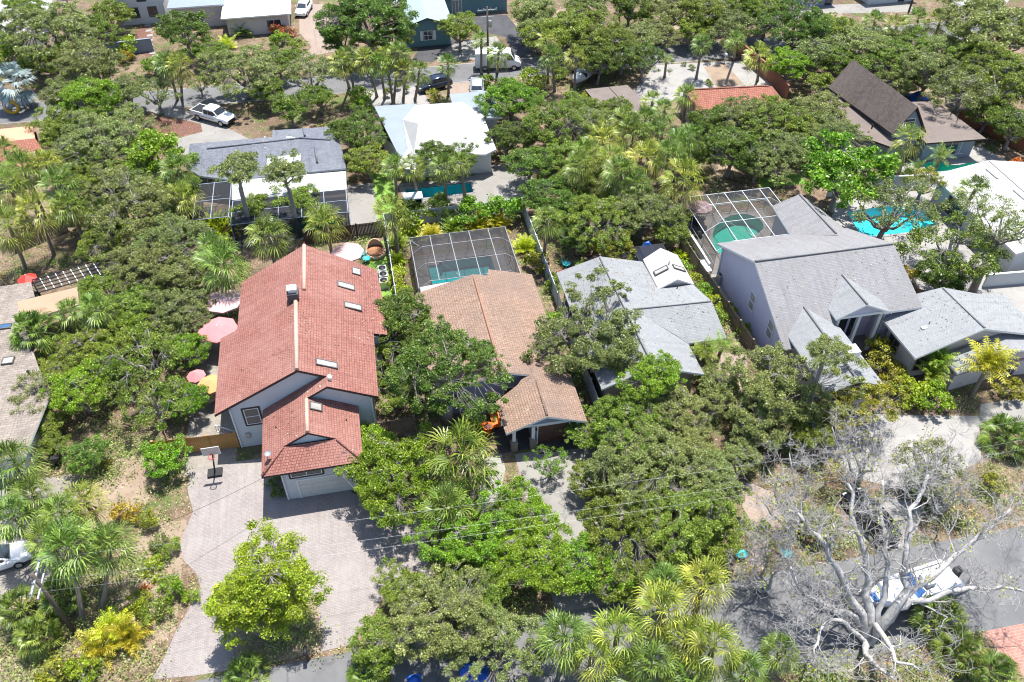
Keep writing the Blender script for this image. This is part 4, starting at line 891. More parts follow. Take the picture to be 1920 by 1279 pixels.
fence('pale block wall at right behind the white roof house yard', [(58.0, 53.2), (66, 52.6), (76, 51.8)], 1.5, 'stucco_white', 'wall', cat='wall')
fence('small grey garden fence between bare palms at the top left', [(-34.5, 125.2), (-28, 126.0)], 1.9, 'wall_gb', 'wall', cat='wall')
fence('grey wooden gate fence right of the red roof garage', [(-3.0, 45.4), (1.1, 45.6)], 1.8, 'wood_old', 'picket', bw=.16)
fence('low grey block wall under the left side of the white pool cage', [(32.3, 71.2), (32.55, 61.0)], .8, 'stucco_white', 'wall', cat='wall')

# ------------------------------------------------------------------ screen enclosures
def quadscreen(mb, a, b, c, d): mb.poly([a, b, c, d])
def cage(label, x0, y0, x1, y1, ze, zr, inset, nx, ny, frame, screen, wd=.07, name='screen_enclosure', walls_='NEW', brace=True):
    "pool cage: posts, bevelled roof frame, screen cloth; one beam per bay is a part of its own"
    t = T(name, label, 'screen enclosure', ((x0 + x1) / 2, (y0 + y1) / 2, 0)); fm = MT[frame]; sm = MT[screen]
    xs = [x0 + (x1 - x0) * i / nx for i in range(nx + 1)]; ys = [y0 + (y1 - y0) * i / ny for i in range(ny + 1)]
    def top(x, y):
        d = min(y1 - y, x - x0, x1 - x) / inset if inset else 1
        return ze + (zr - ze) * max(0, min(1, d))
    yb = y1 - inset
    for x in xs[1:-1]:
        MB().bar((x, y1, 0), (x, y1, ze), wd).bar((x, y1, ze), (x, yb, top(x, yb)), wd).bar((x, yb, top(x, yb)), (x, y0, top(x, y0 + .01) if False else zr if x0 + inset <= x <= x1 - inset else top(x, y0 + 5)), wd).build('roof_beam', fm, t)
    for x in (x0, x1):
        MB().bar((x, y0, ze), (x, y1, ze), wd).build('eave_beam', fm, t)
        for y in ys: MB().bar((x, y, 0), (x, y, ze), wd).build('post', fm, t)
        MB().bar((x, y0, .9), (x, y1, .9), wd * .8).build('chair_rail', fm, t)
    MB().bar((x0, y1, ze), (x1, y1, ze), wd).build('eave_beam', fm, t); MB().bar((x0, y1, .9), (x1, y1, .9), wd * .8).build('chair_rail', fm, t)
    for y in ys[:-1]:
        mb = MB(); q = [(x0, y, ze), (x0 + inset, y, zr), (x1 - inset, y, zr), (x1, y, ze)]
        if y > yb: continue
        for i in range(3): mb.bar(q[i], q[i + 1], wd * .8)
        mb.build('purlin', fm, t)
    if brace:
        mb = MB()
        for (a, b, s) in ((0, 1, 0), (1, 2, 1), (nx - 2, nx - 1, 0)):
            za, zb = (xs[a], y1 - .4, ze), (xs[b], yb - (yb - y0) * .28, zr)
            if s: za, zb = (xs[b], y1 - .4, ze), (xs[a], yb - (yb - y0) * .28, zr)
            mb.bar(za, zb, wd * .6)
        mb.bar((x0, yb, zr - .3), (xs[2], y0 + .3, zr), wd * .6); mb.build('wind_brace', fm, t)
    r = MB(); xa, xb = x0 + inset, x1 - inset
    r.poly([(x0, y1, ze), (x1, y1, ze), (xb, yb, zr), (xa, yb, zr)]).poly([(xa, yb, zr), (xb, yb, zr), (xb, y0, zr), (xa, y0, zr)])
    r.poly([(x0, y0, ze), (xa, y0, zr), (xa, yb, zr), (x0, y1, ze)]).poly([(x1, y0, ze), (x1, y1, ze), (xb, yb, zr), (xb, y0, zr)]); r.build('roof_screen', sm, t)
    s = MB()
    if 'N' in walls_: s.poly([(x0, y1, .03), (x1, y1, .03), (x1, y1, ze), (x0, y1, ze)])
    if 'W' in walls_: s.poly([(x0, y0, .03), (x0, y1, .03), (x0, y1, ze), (x0, y0, ze)])
    if 'E' in walls_: s.poly([(x1, y0, .03), (x1, y1, .03), (x1, y1, ze), (x1, y0, ze)])
    if 'S' in walls_: s.poly([(x0, y0, .03), (x1, y0, .03), (x1, y0, ze), (x0, y0, ze)])
    s.build('wall_screen', sm, t)
    return t
cage('dark bronze screen enclosure over the teal pool behind the beige roof', 3.4, 60.9, 13.2, 69.1, 2.4, 3.15, 1.0, 5, 3, 'bronze_l', 'screen_m')
cage('white framed screen enclosure over the curved green pool', 32.9, 60.9, 42.8, 70.6, 2.4, 3.4, 1.5, 5, 3, 'vinyl', 'screen', .065)
cage('dark screened cage below the white lanai roof of the slate roof house', -14.3, 74.6, -2.4, 79.1, 2.6, 2.66, .4, 5, 2, 'wall_gb', 'screen_d', walls_='NEWS', brace=False)
cage('narrow screened cage over the black chairs at the left of the lanai', -18.2, 76.2, -14.6, 83.2, 2.6, 2.66, .3, 2, 2, 'wall_gb', 'screen', walls_='W', brace=False)
cage('small black screen room behind the white skylit rear room', 24.9, 60.5, 28.0, 63.0, 2.5, 2.9, .5, 2, 1, 'black', 'screen_d')
pg = T('pergola', 'dark lattice roofed pergola beside the tan flat roof', 'pergola', (-29, 68.5, 0))
P4 = [Vector((-32.2, 68.9, 2.75)), Vector((-26.4, 70.9, 2.75)), Vector((-25.3, 68.6, 2.7)), Vector((-31.2, 66.9, 2.7))]
MB().poly([tuple(p - Vector((0, 0, .05))) for p in P4][::-1]).build('roof_screen', MT['screen'], pg)
for i in range(10):
    f_ = i / 9; MB().bar(P4[0].lerp(P4[1], f_), P4[3].lerp(P4[2], f_), .06, .08).build('rafter', MT['white'] if 0 < i < 9 else MT['black'], pg)
for i in range(5):
    f_ = i / 4; MB().bar(P4[0].lerp(P4[3], f_) + Vector((0, 0, .06)), P4[1].lerp(P4[2], f_) + Vector((0, 0, .06)), .10, .06).build('batten', MT['black'], pg)
for p in P4: MB().bar((p.x, p.y, 0), (p.x, p.y, 2.7), .1).build('post', MT['black'], pg)

# ------------------------------------------------------------------ vehicles
def wheel(root, x, y, r=.36, w_=.24):
    mb = MB(); s = 1 if y > 0 else -1
    mb.tube([(x, y - w_ / 2, r), (x, y + w_ / 2, r)], r, 18); o = mb.build('wheel', MT['tyre'], root)
    MB().tube([(x, y + s * w_ / 2 - s * .02, r), (x, y + s * (w_ / 2 + .012), r)], r * .62, 14).build('rim', MT['rim'], o)
def loft(mb, secs, m=0):
    "secs: list of closed rings with equal point counts"
    b = len(mb.v); n = len(secs[0])
    for s in secs: mb.v += [tuple(p) for p in s]
    for i in range(len(secs) - 1):
        for k in range(n):
            k2 = (k + 1) % n; mb.f.append((b + i * n + k, b + i * n + k2, b + (i + 1) * n + k2, b + (i + 1) * n + k)); mb.m.append(m); mb.sm.append(True)
    mb.f.append(tuple(b + k for k in range(n))[::-1]); mb.m.append(m); mb.sm.append(False)
    e = b + (len(secs) - 1) * n; mb.f.append(tuple(e + k for k in range(n))); mb.m.append(m); mb.sm.append(False)
def ring(x, hw, z0, z1, sh=.12, tuck=.06):
    return [(x, -hw + tuck, z0), (x, -hw, z0 + (z1 - z0) * .35), (x, -hw + .02, z1 - sh), (x, -hw + sh, z1), (x, hw - sh, z1), (x, hw - .02, z1 - sh), (x, hw, z0 + (z1 - z0) * .35), (x, hw - tuck, z0)]
def car(name, label, cat, loc, rz, paint, kind):
    t = T(name, label, cat, (0, 0, 0)); pm = MT[paint]
    if kind == 'pickup':
        L_, hw = 2.95, .98
        prof = [(-L_, .90, .55, 1.12), (-L_ + .1, hw, .5, 1.16), (-.75, hw, .42, 1.18), (.9, hw, .42, 1.2), (1.9, hw, .45, 1.17), (2.6, hw - .03, .5, 1.12), (L_ - .08, .9, .5, 1.0), (L_, .8, .55, .9)]
        cab = [(-.95, .86, 1.1, 1.2), (-.75, .80, 1.1, 1.88), (.0, .79, 1.1, 1.93), (.75, .78, 1.1, 1.88), (1.55, .88, 1.1, 1.22)]; wb = (-1.85, 1.9); wr = .42
    elif kind == 'suv':
        L_, hw = 2.4, .95
        prof = [(-L_, .85, .55, 1.0), (-L_ + .15, hw - .03, .4, 1.15), (-.8, hw, .33, 1.1), (.8, hw, .33, 1.05), (1.7, hw - .02, .36, 1.0), (L_ - .1, .86, .42, .85), (L_, .72, .5, .72)]
        cab = [(-2.25, .82, .95, 1.12), (-1.75, .74, .95, 1.66), (-.6, .74, .95, 1.74), (.3, .73, .95, 1.68), (1.25, .84, .95, 1.06)]; wb = (-1.45, 1.5); wr = .37
    elif kind == 'sedan':
        L_, hw = 2.35, .91
        prof = [(-L_, .8, .5, .9), (-L_ + .15, hw - .03, .38, 1.0), (-.8, hw, .3, 1.0), (.8, hw, .3, .97), (1.6, hw - .02, .33, .93), (L_ - .1, .82, .4, .78), (L_, .68, .45, .65)]
        cab = [(-1.75, .8, .85, .98), (-1.05, .68, .85, 1.4), (-.3, .68, .85, 1.46), (.35, .67, .85, 1.40), (1.15, .8, .85, .97)]; wb = (-1.4, 1.4); wr = .33
    else:
        L_, hw = 3.2, 1.03
        prof = [(-L_, 1.0, .5, 2.5), (-L_ + .08, hw, .45, 2.6), (0, hw, .4, 2.65), (1.3, hw, .4, 2.6), (1.75, hw, .4, 2.45), (2.35, hw - .03, .42, 1.5), (2.95, .93, .45, 1.25), (L_, .8, .5, .95)]
        cab = None; wb = (-1.9, 2.2); wr = .37
    mb = MB(); loft(mb, [ring(*p) for p in prof]); body = mb.build('body', pm, t)
    md = body.modifiers.new('bevel', 'BEVEL'); md.width = .02; md.limit_method = 'ANGLE'
    if cab:
        mb = MB(); loft(mb, [ring(*p, .1, .0) for p in cab]); mb.build('cabin', pm, t)
        # glazing, set just proud of the cabin
        c0, c1, c2, c3, c4_ = cab
        def strip(pa, pb, f0, f1, out=.012):
            pass
        ws = MB(); a, b = c4_, c3; k0, k1 = .12, .88
        def pt(f): return (a[0] + (b[0] - a[0]) * f, a[1] + (b[1] - a[1]) * f - .12, a[3] + (b[3] - a[3]) * f)
        p0, p1 = pt(k0), pt(k1); e = .016
        ws.poly([(p0[0] + e, -p0[1], p0[2] + e), (p0[0] + e, p0[1], p0[2] + e), (p1[0] + e, p1[1], p1[2] + e), (p1[0] + e, -p1[1], p1[2] + e)]); ws.build('windscreen', MT['glass'], t)
        a, b = c0, c1; p0, p1 = pt(k0), pt(k1)
        ws = MB(); ws.poly([(p0[0] - e, p0[1], p0[2] + e), (p0[0] - e, -p0[1], p0[2] + e), (p1[0] - e, -p1[1], p1[2] + e), (p1[0] - e, p1[1], p1[2] + e)]); ws.build('rear_window', MT['glass'], t)
        for s in (-1, 1):
            xs = [c1[0] + .08, (c1[0] + c3[0]) / 2 - .05, (c1[0] + c3[0]) / 2 + .05, c3[0] + .25]
            for x0, x1 in ((xs[0], xs[1]), (xs[2], xs[3])):
                y = s * (max(c1[1], c3[1]) + .035); zt = min(c1[3], c3[3]) - .17
                ws = MB(); ws.poly([(x0, y + s * .05, c1[2] + .1), (x1 + (.3 if x1 == xs[3] else 0), y + s * .05, c1[2] + .1), (x1, y - s * .01, zt), (x0, y - s * .01, zt)]); ws.build('side_window', MT['glass'], t)
            MB().box(c3[0] + .35, s * (hw + .02) - .1, 1.1 if kind != 'sedan' else .95, c3[0] + .5, s * (hw + .02) + .1, 1.28 if kind != 'sedan' else 1.1).build('mirror', pm, t)
        if kind == 'pickup':
            MB().box(-L_ + .12, -hw + .1, 1.14, -1.0, hw - .1, 1.20).build('cargo_bed', MT['black'], t)
            MB().box(-L_ + .05, -hw + .03, 1.13, -.95, -hw + .12, 1.26).box(-L_ + .05, hw - .12, 1.13, -.95, hw - .03, 1.26).box(-L_ + .02, -hw + .05, 1.1, -L_ + .1, hw - .05, 1.25).build('bed_rail', pm, t)
            MB().box(-2.3, -hw - .012, .75, .9, -hw - .004, .79).build('side_stripe', MT['black'], t)
            MB().box(L_ - .03, -.62, .62, L_ + .02, .62, .88).build('grille', MT['black'], t)
    else:
        MB().poly([(1.80, -.85, 2.36), (2.34, -.9, 1.56), (2.34, .9, 1.56), (1.80, .85, 2.36)][::-1]).xform(Matrix.Translation((.03, 0, .02))).build('windscreen', MT['glass'], t)
        for s in (-1, 1): MB().poly([(1.2, s * (hw + .01), 1.5), (2.2, s * (hw + .01), 1.5), (1.8, s * (hw + .01), 2.2), (1.2, s * (hw + .01), 2.2)]).build('side_window', MT['glass'], t)
        MB().box(-L_ - .012, -.75, 1.5, -L_ + .02, -.1, 2.1).box(-L_ - .012, .1, 1.5, -L_ + .02, .75, 2.1).build('rear_window', MT['glass'], t)
    for s in (-1, 1):
        MB().box(L_ - .22, s * .66 - .16, prof[-1][2] + .2, L_ - .02, s * .66 + .16, prof[-1][2] + .36).build('headlight', MT['lamp_w'], t)
        MB().box(-L_ - .015, s * .72 - .12, .78, -L_ + .05, s * .72 + .12, 1.0).build('tail_light', MT['lamp_r'], t)
        for x in wb: wheel(t, x, s * (hw - .1), wr)
    MB().box(L_ - .12, -.8, .42, L_ + .03, .8, .6).build('front_bumper', MT['black'] if kind in ('pickup', 'van') else pm, t); MB().box(-L_ - .03, -.8, .45, -L_ + .12, .8, .65).build('rear_bumper', MT['black'], t)
    t.location = (loc[0], loc[1], .01); t.rotation_euler = (0, 0, rz); return t
car('pickup_truck', 'white pickup truck parked on the curved concrete drive', 'pickup truck', (-18.1, 102.8), math.atan2(-3.9, 5.1), 'car_white', 'pickup')
car('parked_car', 'navy black car parked on pavers beside the row of palms', 'car', (10.6, 106.0), math.radians(197), 'car_black', 'suv')
car('parked_car', 'silver car nose in behind the white hipped roof', 'car', (16.2, 104.2), math.radians(80), 'car_silver', 'suv')
car('delivery_van', 'white van on the road behind slim palm trunks', 'van', (20.3, 110.6), math.radians(-8), 'car_white', 'van')
car('parked_car', 'white car parked on the pale tan driveway at the top', 'car', (-6.2, 136.2), math.radians(255), 'car_white', 'suv')
car('parked_car', 'black car seen through the bare branches on the white drive', 'car', g(1632, 970, .6)[:2], math.radians(98), 'car_dark', 'suv')
car('parked_car', 'white car at the left edge under the palms', 'car', g(-8, 1050, .6)[:2], math.radians(12), 'car_white', 'sedan')
# boats
def boat(label, loc, rz, L_, hw, hull, covered):
    t = T('motorboat', label, 'boat', (0, 0, 0)); x = [-1, -.5, 0, .45, .75, .92, 1.0]; k = [.92, 1, 1, .9, .6, .3, .04]
    secs = []
    for a, b in zip(x, k):
        X = a * L_ / 2; w_ = hw * b; zk = .55 + .35 * max(0, a) ** 2; zt = 1.35 + .3 * max(0, a)
        secs.append([(X, 0, zk), (X, -w_ * .75, zk + .35), (X, -w_, zt), (X, -w_ * .86, zt + .04), (X, w_ * .86, zt + .04), (X, w_, zt), (X, w_ * .75, zk + .35)])
    mb = MB(); loft(mb, secs); mb.build('hull', hull, t)
    if covered:
        secs = []
        for a, b in zip(x, k):
            X = a * L_ / 2 * 1.01; w_ = hw * b * 1.03; zt = 1.3 + .3 * max(0, a); h = .95 * (1 - .75 * max(0, a) ** 2)
            secs.append([(X, -w_, zt), (X, -w_ * .55, zt + h * .62), (X, 0, zt + h), (X, w_ * .55, zt + h * .62), (X, w_, zt)])
        mb = MB(); loft(mb, secs); mb.build('shrink_cover', hull, t)
        for a in (-.55, 0, .5): MB().box(a * L_ / 2 - .05, -hw * .9, 1.5, a * L_ / 2 + .05, hw * .9, 1.95 + .1).build('cover_strap', MT['black'], t)
    else:
        MB().box(-L_ * .44, -hw * .72, 1.41, -L_ * .02, hw * .72, 1.44).build('cockpit_floor', MT['steel'], t)
        for s in (-1, 1): MB().box(-L_ * .46, s * hw * .84 - .1, 1.40, L_ * .1, s * hw * .84 + .1, 1.55).build('gunwale', MT['white'], t)
        MB().box(-L_ * .22, -.45, 1.43, -L_ * .12, .45, 1.9).build('seat', MT['white'], t)
        MB().poly([(L_ * .02, -hw * .75, 1.42), (L_ * .02, hw * .75, 1.42), (-L_ * .045, hw * .68, 1.95), (-L_ * .045, -hw * .68, 1.95)]).build('windscreen', M('blue canvas', (.05, .16, .42), .6), t)
        MB().box(L_ * .40, -.3, 1.6, L_ * .46, .3, 1.72).build('bow_cover', _mc['blue canvas'], t)
        MB().box(-L_ * .5 - .45, -.22, .6, -L_ * .5, .22, 1.75).build('outboard_motor', MT['black'], t)
    MB().bar((-L_ * .45, -hw * .5, .45), (L_ * .6, 0, .45), .1).bar((-L_ * .45, hw * .5, .45), (L_ * .6, 0, .45), .1).bar((-L_ * .2, -hw, .42), (-L_ * .2, hw, .42), .1).build('trailer', MT['steel'], t)
    for s in (-1, 1): wheel(t, -L_ * .18, s * (hw + .08), .33, .2)
    t.location = (loc[0], loc[1], .02); t.rotation_euler = (0, 0, rz)
boat('grey covered boat on a trailer beside the brown carport', (31.2, 104.2), math.atan2(-5.0, -4.2), 7.2, 1.25, MT['wrap'], True)
boat('white open motorboat with blue trim on the road under the bare tree', (32.4, 23.9), math.radians(187), 7.0, 1.2, MT['car_white'], False)

# ------------------------------------------------------------------ garden furniture and street furniture
def parasol(label, pxy, r, mat, z=2.45, tilt=0, half=False):
    p = g(pxy[0], pxy[1], z); t = T('parasol', label, 'parasol', (p[0], p[1], 0))
    mb = MB(); n = 8
    for k in range(n):
        a0, a1 = 2 * math.pi * k / n, 2 * math.pi * (k + 1) / n
        mb.poly([(p[0], p[1], z + .35), (p[0] + r * math.cos(a0), p[1] + r * math.sin(a0), z - .12), (p[0] + r * math.cos(a1), p[1] + r * math.sin(a1), z - .12)])
        mb.poly([(p[0] + r * math.cos(a0), p[1] + r * math.sin(a0), z - .12), (p[0] + r * math.cos(a1), p[1] + r * math.sin(a1), z - .12), (p[0] + r * math.cos(a1), p[1] + r * math.sin(a1), z - .27), (p[0] + r * math.cos(a0), p[1] + r * math.sin(a0), z - .27)])
    mb.build('canopy', MT[mat], t)
    MB().tube([(p[0], p[1], 0), (p[0], p[1], z + .42)], .03, 8).build('pole', MT['white'], t); MB().lathe((p[0], p[1], 0), [(0.001, .09), (.28, .09), (.3, 0)], 12).build('base', MT['black'], t)
    rb = MB()
    for k in range(n):
        a = 2 * math.pi * k / n; rb.bar((p[0], p[1], z + .30), (p[0] + r * math.cos(a), p[1] + r * math.sin(a), z - .15), .02)
    rb.build('rib', MT['white'], t); return t
parasol('pale pink octagonal parasol half behind the red roof ridge', (651, 471), 1.65, 'pink')
parasol('large faded pink parasol left of the red roof', (419, 562), 1.75, 'pink')
parasol('coral red parasol under palm shadow left of the red roof', (408, 616), 1.75, 'coral')
parasol('pink cantilever parasol in the corner of the white pool cage', (1315, 386), 1.25, 'pink')
parasol('orange parasol on the side patio left of the red roof', (395, 718), 1.15, 'orange', 2.1)
parasol('small red parasol under the oak by the side patio', (367, 703), .8, 'coral', 2.1)
parasol('small bright red parasol beside the pale shingle roof', (50, 521), .9, 'red_p', 2.0)
p = g(704, 470, .5); t = T('daybed', 'round tan wicker daybed with raised hood on the lawn', 'daybed', (p[0], p[1], 0))
MB().lathe((p[0], p[1], 0), [(.95, 0), (1.05, .15), (1.05, .4), (.9, .42), (.001, .42)], 24).build('base', MT['wicker'], t)
MB().lathe((p[0], p[1], .42), [(.88, 0), (.88, .14), (.001, .16)], 24).build('cushion', MT['cushion'], t)
mb = MB()
for k in range(14):
    for j in range(4):
        a0, a1 = math.radians(-20 + 220 * k / 14), math.radians(-20 + 220 * (k + 1) / 14); f0, f1 = j / 4, (j + 1) / 4
        q = lambda a, f: (p[0] + (1.07 - .22 * f * f) * math.cos(a), p[1] + (1.07 - .22 * f * f) * math.sin(a), .4 + f * 1.05 * max(.25, math.sin((a + .35) / 3.84 * math.pi)))
        mb.poly([q(a0, f0), q(a1, f0), q(a1, f1), q(a0, f1)])
hd = mb.build('hood', MT['wicker'], t); md = hd.modifiers.new('thick', 'SOLIDIFY'); md.thickness = .08
def chair(label, x, y, rz, mat, group=None, name='garden_chair'):
    t = T(name, label, 'chair', (0, 0, 0), group=group); m = MT[mat]
    MB().lathe((0, 0, .4), [(.001, 0), (.36, .02), (.42, .1)], 14).build('seat', m, t)
    mb = MB()
    for k in range(7):
        a = math.radians(-120 + 40 * k / 1.0 * .85 + 10); mb.bar((.38 * math.cos(a), .38 * math.sin(a), .42), (.56 * math.cos(a), .56 * math.sin(a), .95), .03)
    mb.xform(Matrix.Rotation(math.pi / 2, 4, 'Z')); mb.build('backrest', m, t)
    for k in range(4):
        a = math.pi / 4 + k * math.pi / 2; MB().bar((.22 * math.cos(a), .22 * math.sin(a), .4), (.3 * math.cos(a), .3 * math.sin(a), 0), .03).build('leg', m, t)
    t.location = (x, y, .02); t.rotation_euler = (0, 0, rz)
for (a, b, lab) in [(677, 475, 'turquoise egg chair between the pink parasol and the wicker daybed'), (687, 484, 'turquoise egg chair nearer the red roof on the lawn')]:
    p = g(a, b, .5); chair(lab, p[0], p[1], 1.0, 'teal_p')
for i, (a, b) in enumerate([(378, 402), (392, 398), (404, 404), (418, 402), (386, 410)]):
    p = g(a, b, .5); chair('black metal patio chair among the dark furniture in the narrow cage', p[0], p[1], i * 1.3, 'black', 'black patio chairs in the narrow cage')
def table(label, pxy, r, mat, h=.74):
    p = g(pxy[0], pxy[1], h); t = T('garden_table', label, 'table', (p[0], p[1], 0))
    MB().lathe((p[0], p[1], h - .04), [(.001, .04), (r, .04), (r, 0), (.001, 0)], 18).build('table_top', MT[mat], t); MB().tube([(p[0], p[1], 0), (p[0], p[1], h - .04)], .05, 8).build('pedestal', MT['black'], t)
table('round wicker table below the orange parasol', (394, 745), .6, 'wicker'); table('dark round table in the white pool cage by the pink parasol', (1306, 412), .75, 'black')
for (a, b, lab) in [(1298, 408, 'dark patio chair left of the round table in the white cage'), (1316, 410, 'dark patio chair right of the round table in the white cage'), (1312, 436, 'black lounge frame at the left side of the white cage')]:
    p = g(a, b, .5); chair(lab, p[0], p[1], .5, 'black')
for (a, b, m, lab) in [(1062, 494, 'teal_p', 'teal chair at the back corner of the pale grey roof'), (1168, 466, 'teal_p', 'teal chair in the leafy yard behind the grey roof'), (909, 797, 'orange_p', 'orange chair on the shaded porch walk'),
                       (1475, 1038, 'teal_p', 'bright turquoise chair under the bare tree'), (1390, 1038, 'teal_p', 'turquoise chair at the edge of the hedge by the paver path')]:
    p = g(a, b, .5); chair(lab, p[0], p[1], 2.2, m)
def pot(label, pxy, r, h, mat, name='plant_pot'):
    p = g(pxy[0], pxy[1], h * .6); t = T(name, label, 'pot', (p[0], p[1], .015))
    MB().lathe((p[0], p[1], 0.015), [(r * .7, 0), (r, h * .8), (r * 1.08, h * .82), (r * 1.08, h), (r * .9, h), (r * .85, h * .85), (.001, h * .82)], 14).build('pot_body', MT[mat], t)
    MB().lathe((p[0], p[1], 0.015), [(r * .84, h * .86), (.001, h * .9)], 12).build('soil', MT['mulch'], t)
pot('large orange glazed pot on the porch walk', (915, 803), .42, .7, 'orange_p'); pot('small orange pot in front of the large orange one', (914, 801 + 8), .3, .5, 'orange_p')
p = g(928, 783, .6); t = T('bench', 'orange red bench against the shaded porch wall', 'bench', (p[0], p[1], 0))
MB().box(p[0] - .35, p[1] - .9, .38, p[0] + .25, p[1] + .9, .46).build('seat', MT['orange_p'], t); MB().box(p[0] + .25, p[1] - .9, .46, p[0] + .33, p[1] + .9, .95).build('backrest', MT['orange_p'], t)
for dx, dy in ((-.3, -.8), (-.3, .8), (.25, -.8), (.25, .8)): MB().box(p[0] + dx - .03, p[1] + dy - .03, 0, p[0] + dx + .03, p[1] + dy + .03, .38).build('leg', MT['orange_p'], t)
p = g(908, 752, 1.0); t = T('planter_box', 'square grey planter with rust soil near the oak edge', 'planter', (p[0], p[1], 0))
MB().box(p[0] - .6, p[1] - .55, 0, p[0] - .48, p[1] + .55, .9).box(p[0] + .48, p[1] - .55, 0, p[0] + .6, p[1] + .55, .9).box(p[0] - .48, p[1] - .55, 0, p[0] + .48, p[1] - .43, .9).box(p[0] - .48, p[1] + .43, 0, p[0] + .48, p[1] + .55, .9).build('side', MT['steel'], t)
MB().box(p[0] - .48, p[1] - .43, .1, p[0] + .48, p[1] + .43, .78).build('soil', MT['wood_red'], t)
def ac(label, pxy, group=None):
    p = g(pxy[0], pxy[1], .5); t = T('air_conditioner', label, 'air conditioner', (p[0], p[1], 0), group=group)
    MB().box(p[0] - .42, p[1] - .42, .05, p[0] + .42, p[1] + .42, .9).build('case', MT['steel'], t); MB().lathe((p[0], p[1], .9), [(.36, 0), (.36, .03), (.001, .05)], 16).build('fan_grille', MT['black'], t); MB().box(p[0] - .5, p[1] - .5, 0, p[0] + .5, p[1] + .5, .05).build('pad', MT['concrete'], t)
ac('grey air conditioner beside the red roof, nearest the lawn', (717, 508)); ac('grey air conditioner beside the red roof, middle of three', (719, 519)); ac('grey air conditioner beside the red roof, farthest from the lawn', (720, 531))
ac('grey air conditioner by the white side wall of the lavender house', (1354, 520))
p = g(1321, 502, .3); t = T('storage_bench', 'low white storage bench beside the vine covered fence', 'storage box', (p[0], p[1], 0)); MB().box(p[0] - .35, p[1] - .9, 0, p[0] + .35, p[1] + .9, .5).build('box_body', MT['white'], t); MB().box(p[0] - .4, p[1] - .95, .5, p[0] + .4, p[1] + .95, .56).build('lid', MT['white'], t)
def bin_(label, pxy, mat):
    p = g(pxy[0], pxy[1], .5); t = T('wheelie_bin', label, 'bin', (p[0], p[1], 0)); m = MT[mat]
    mb = MB(); loft(mb, [[(p[0] - .24, p[1] - .26, .08), (p[0] + .24, p[1] - .26, .08), (p[0] + .24, p[1] + .26, .08), (p[0] - .24, p[1] + .26, .08)], [(p[0] - .3, p[1] - .36, 1.0), (p[0] + .3, p[1] - .36, 1.0), (p[0] + .3, p[1] + .36, 1.0), (p[0] - .3, p[1] + .36, 1.0)]]); mb.build('bin_body', m, t)
    MB().box(p[0] - .33, p[1] - .4, 1.0, p[0] + .33, p[1] + .38, 1.07).build('lid', m, t)
    for s in (-1, 1): MB().tube([(p[0] + s * .26 - .03, p[1] + .3, .11), (p[0] + s * .26 + .03, p[1] + .3, .11)], .11, 10).build('wheel', MT['tyre'], t)
bin_('blue wheeled bin among the palms at left', (139, 412), 'blue_p'); bin_('dark bin under the tree at the lower left corner', (108, 862), 'black')
# basketball hoop
b0 = g(404, 888, 0); t = T('basketball_hoop', 'portable basketball hoop at the corner of the paver drive', 'basketball hoop', (b0[0], b0[1], .01))
hx, hy = g(396, 848, 2.95)[:2]
MB().box(b0[0] - .55, b0[1] - .4, .01, b0[0] + .55, b0[1] + .4, .22).build('base', MT['black'], t); MB().bar((b0[0], b0[1], .2), (hx, hy + .35, 2.8), .11).bar((hx, hy + .35, 2.8), (hx, hy + .06, 2.95), .09).build('pole', MT['black'], t)
MB().box(hx - .66, hy - .02, 2.65, hx + .66, hy + .02, 3.5).build('backboard', M('clear backboard', (.55, .50, .47), .3, spec=.5), t)
MB().box(hx - .66, hy - .03, 2.65, hx + .66, hy - .022, 2.7).box(hx - .66, hy - .03, 3.45, hx + .66, hy - .022, 3.5).box(hx - .66, hy - .03, 2.7, hx - .61, hy - .022, 3.45).box(hx + .61, hy - .03, 2.7, hx + .66, hy - .022, 3.45).build('backboard_border', MT['white'], t)
MB().tube([(hx + .24 * math.cos(k * math.pi / 8), hy - .36 + .24 * math.sin(k * math.pi / 8), 2.8) for k in range(17)], .03, 6, cap=False).build('rim', MT['red_p'], t)
nb = MB()
for k in range(12):
    a0, a1 = k * math.pi / 6, (k + .7) * math.pi / 6; nb.bar((hx + .23 * math.cos(a0), hy - .36 + .23 * math.sin(a0), 2.8), (hx + .13 * math.cos(a1), hy - .36 + .13 * math.sin(a1), 2.4), .012)
nb.build('net', MT['white'], t)
# mailbox at the road
m0 = g(578, 1238, 0); t = T('mailbox', 'dark mailbox on a post at the edge of the planting bed', 'mailbox', (m0[0], m0[1], 0))
MB().box(m0[0] - .07, m0[1] - .07, 0, m0[0] + .07, m0[1] + .07, 1.1).build('post', MT['wood_dark'], t)
mb = MB(); loft(mb, [[(m0[0] + .13 * math.cos(a), y, 1.22 + .15 * math.sin(a)) for a in np.linspace(-.6, math.pi + .6, 9)] for y in (m0[1] - .28, m0[1] + .28)]); mb.build('box', MT['black'], t)
m0 = g(1358, 118, 0); t = T('mailbox', 'white mailbox beside the far road near the red brown wall', 'mailbox', (m0[0], m0[1], 0)); MB().box(m0[0] - .06, m0[1] - .06, 0, m0[0] + .06, m0[1] + .06, 1.1).build('post', MT['white'], t); MB().box(m0[0] - .16, m0[1] - .3, 1.1, m0[0] + .16, m0[1] + .3, 1.4).build('box', MT['white'], t)
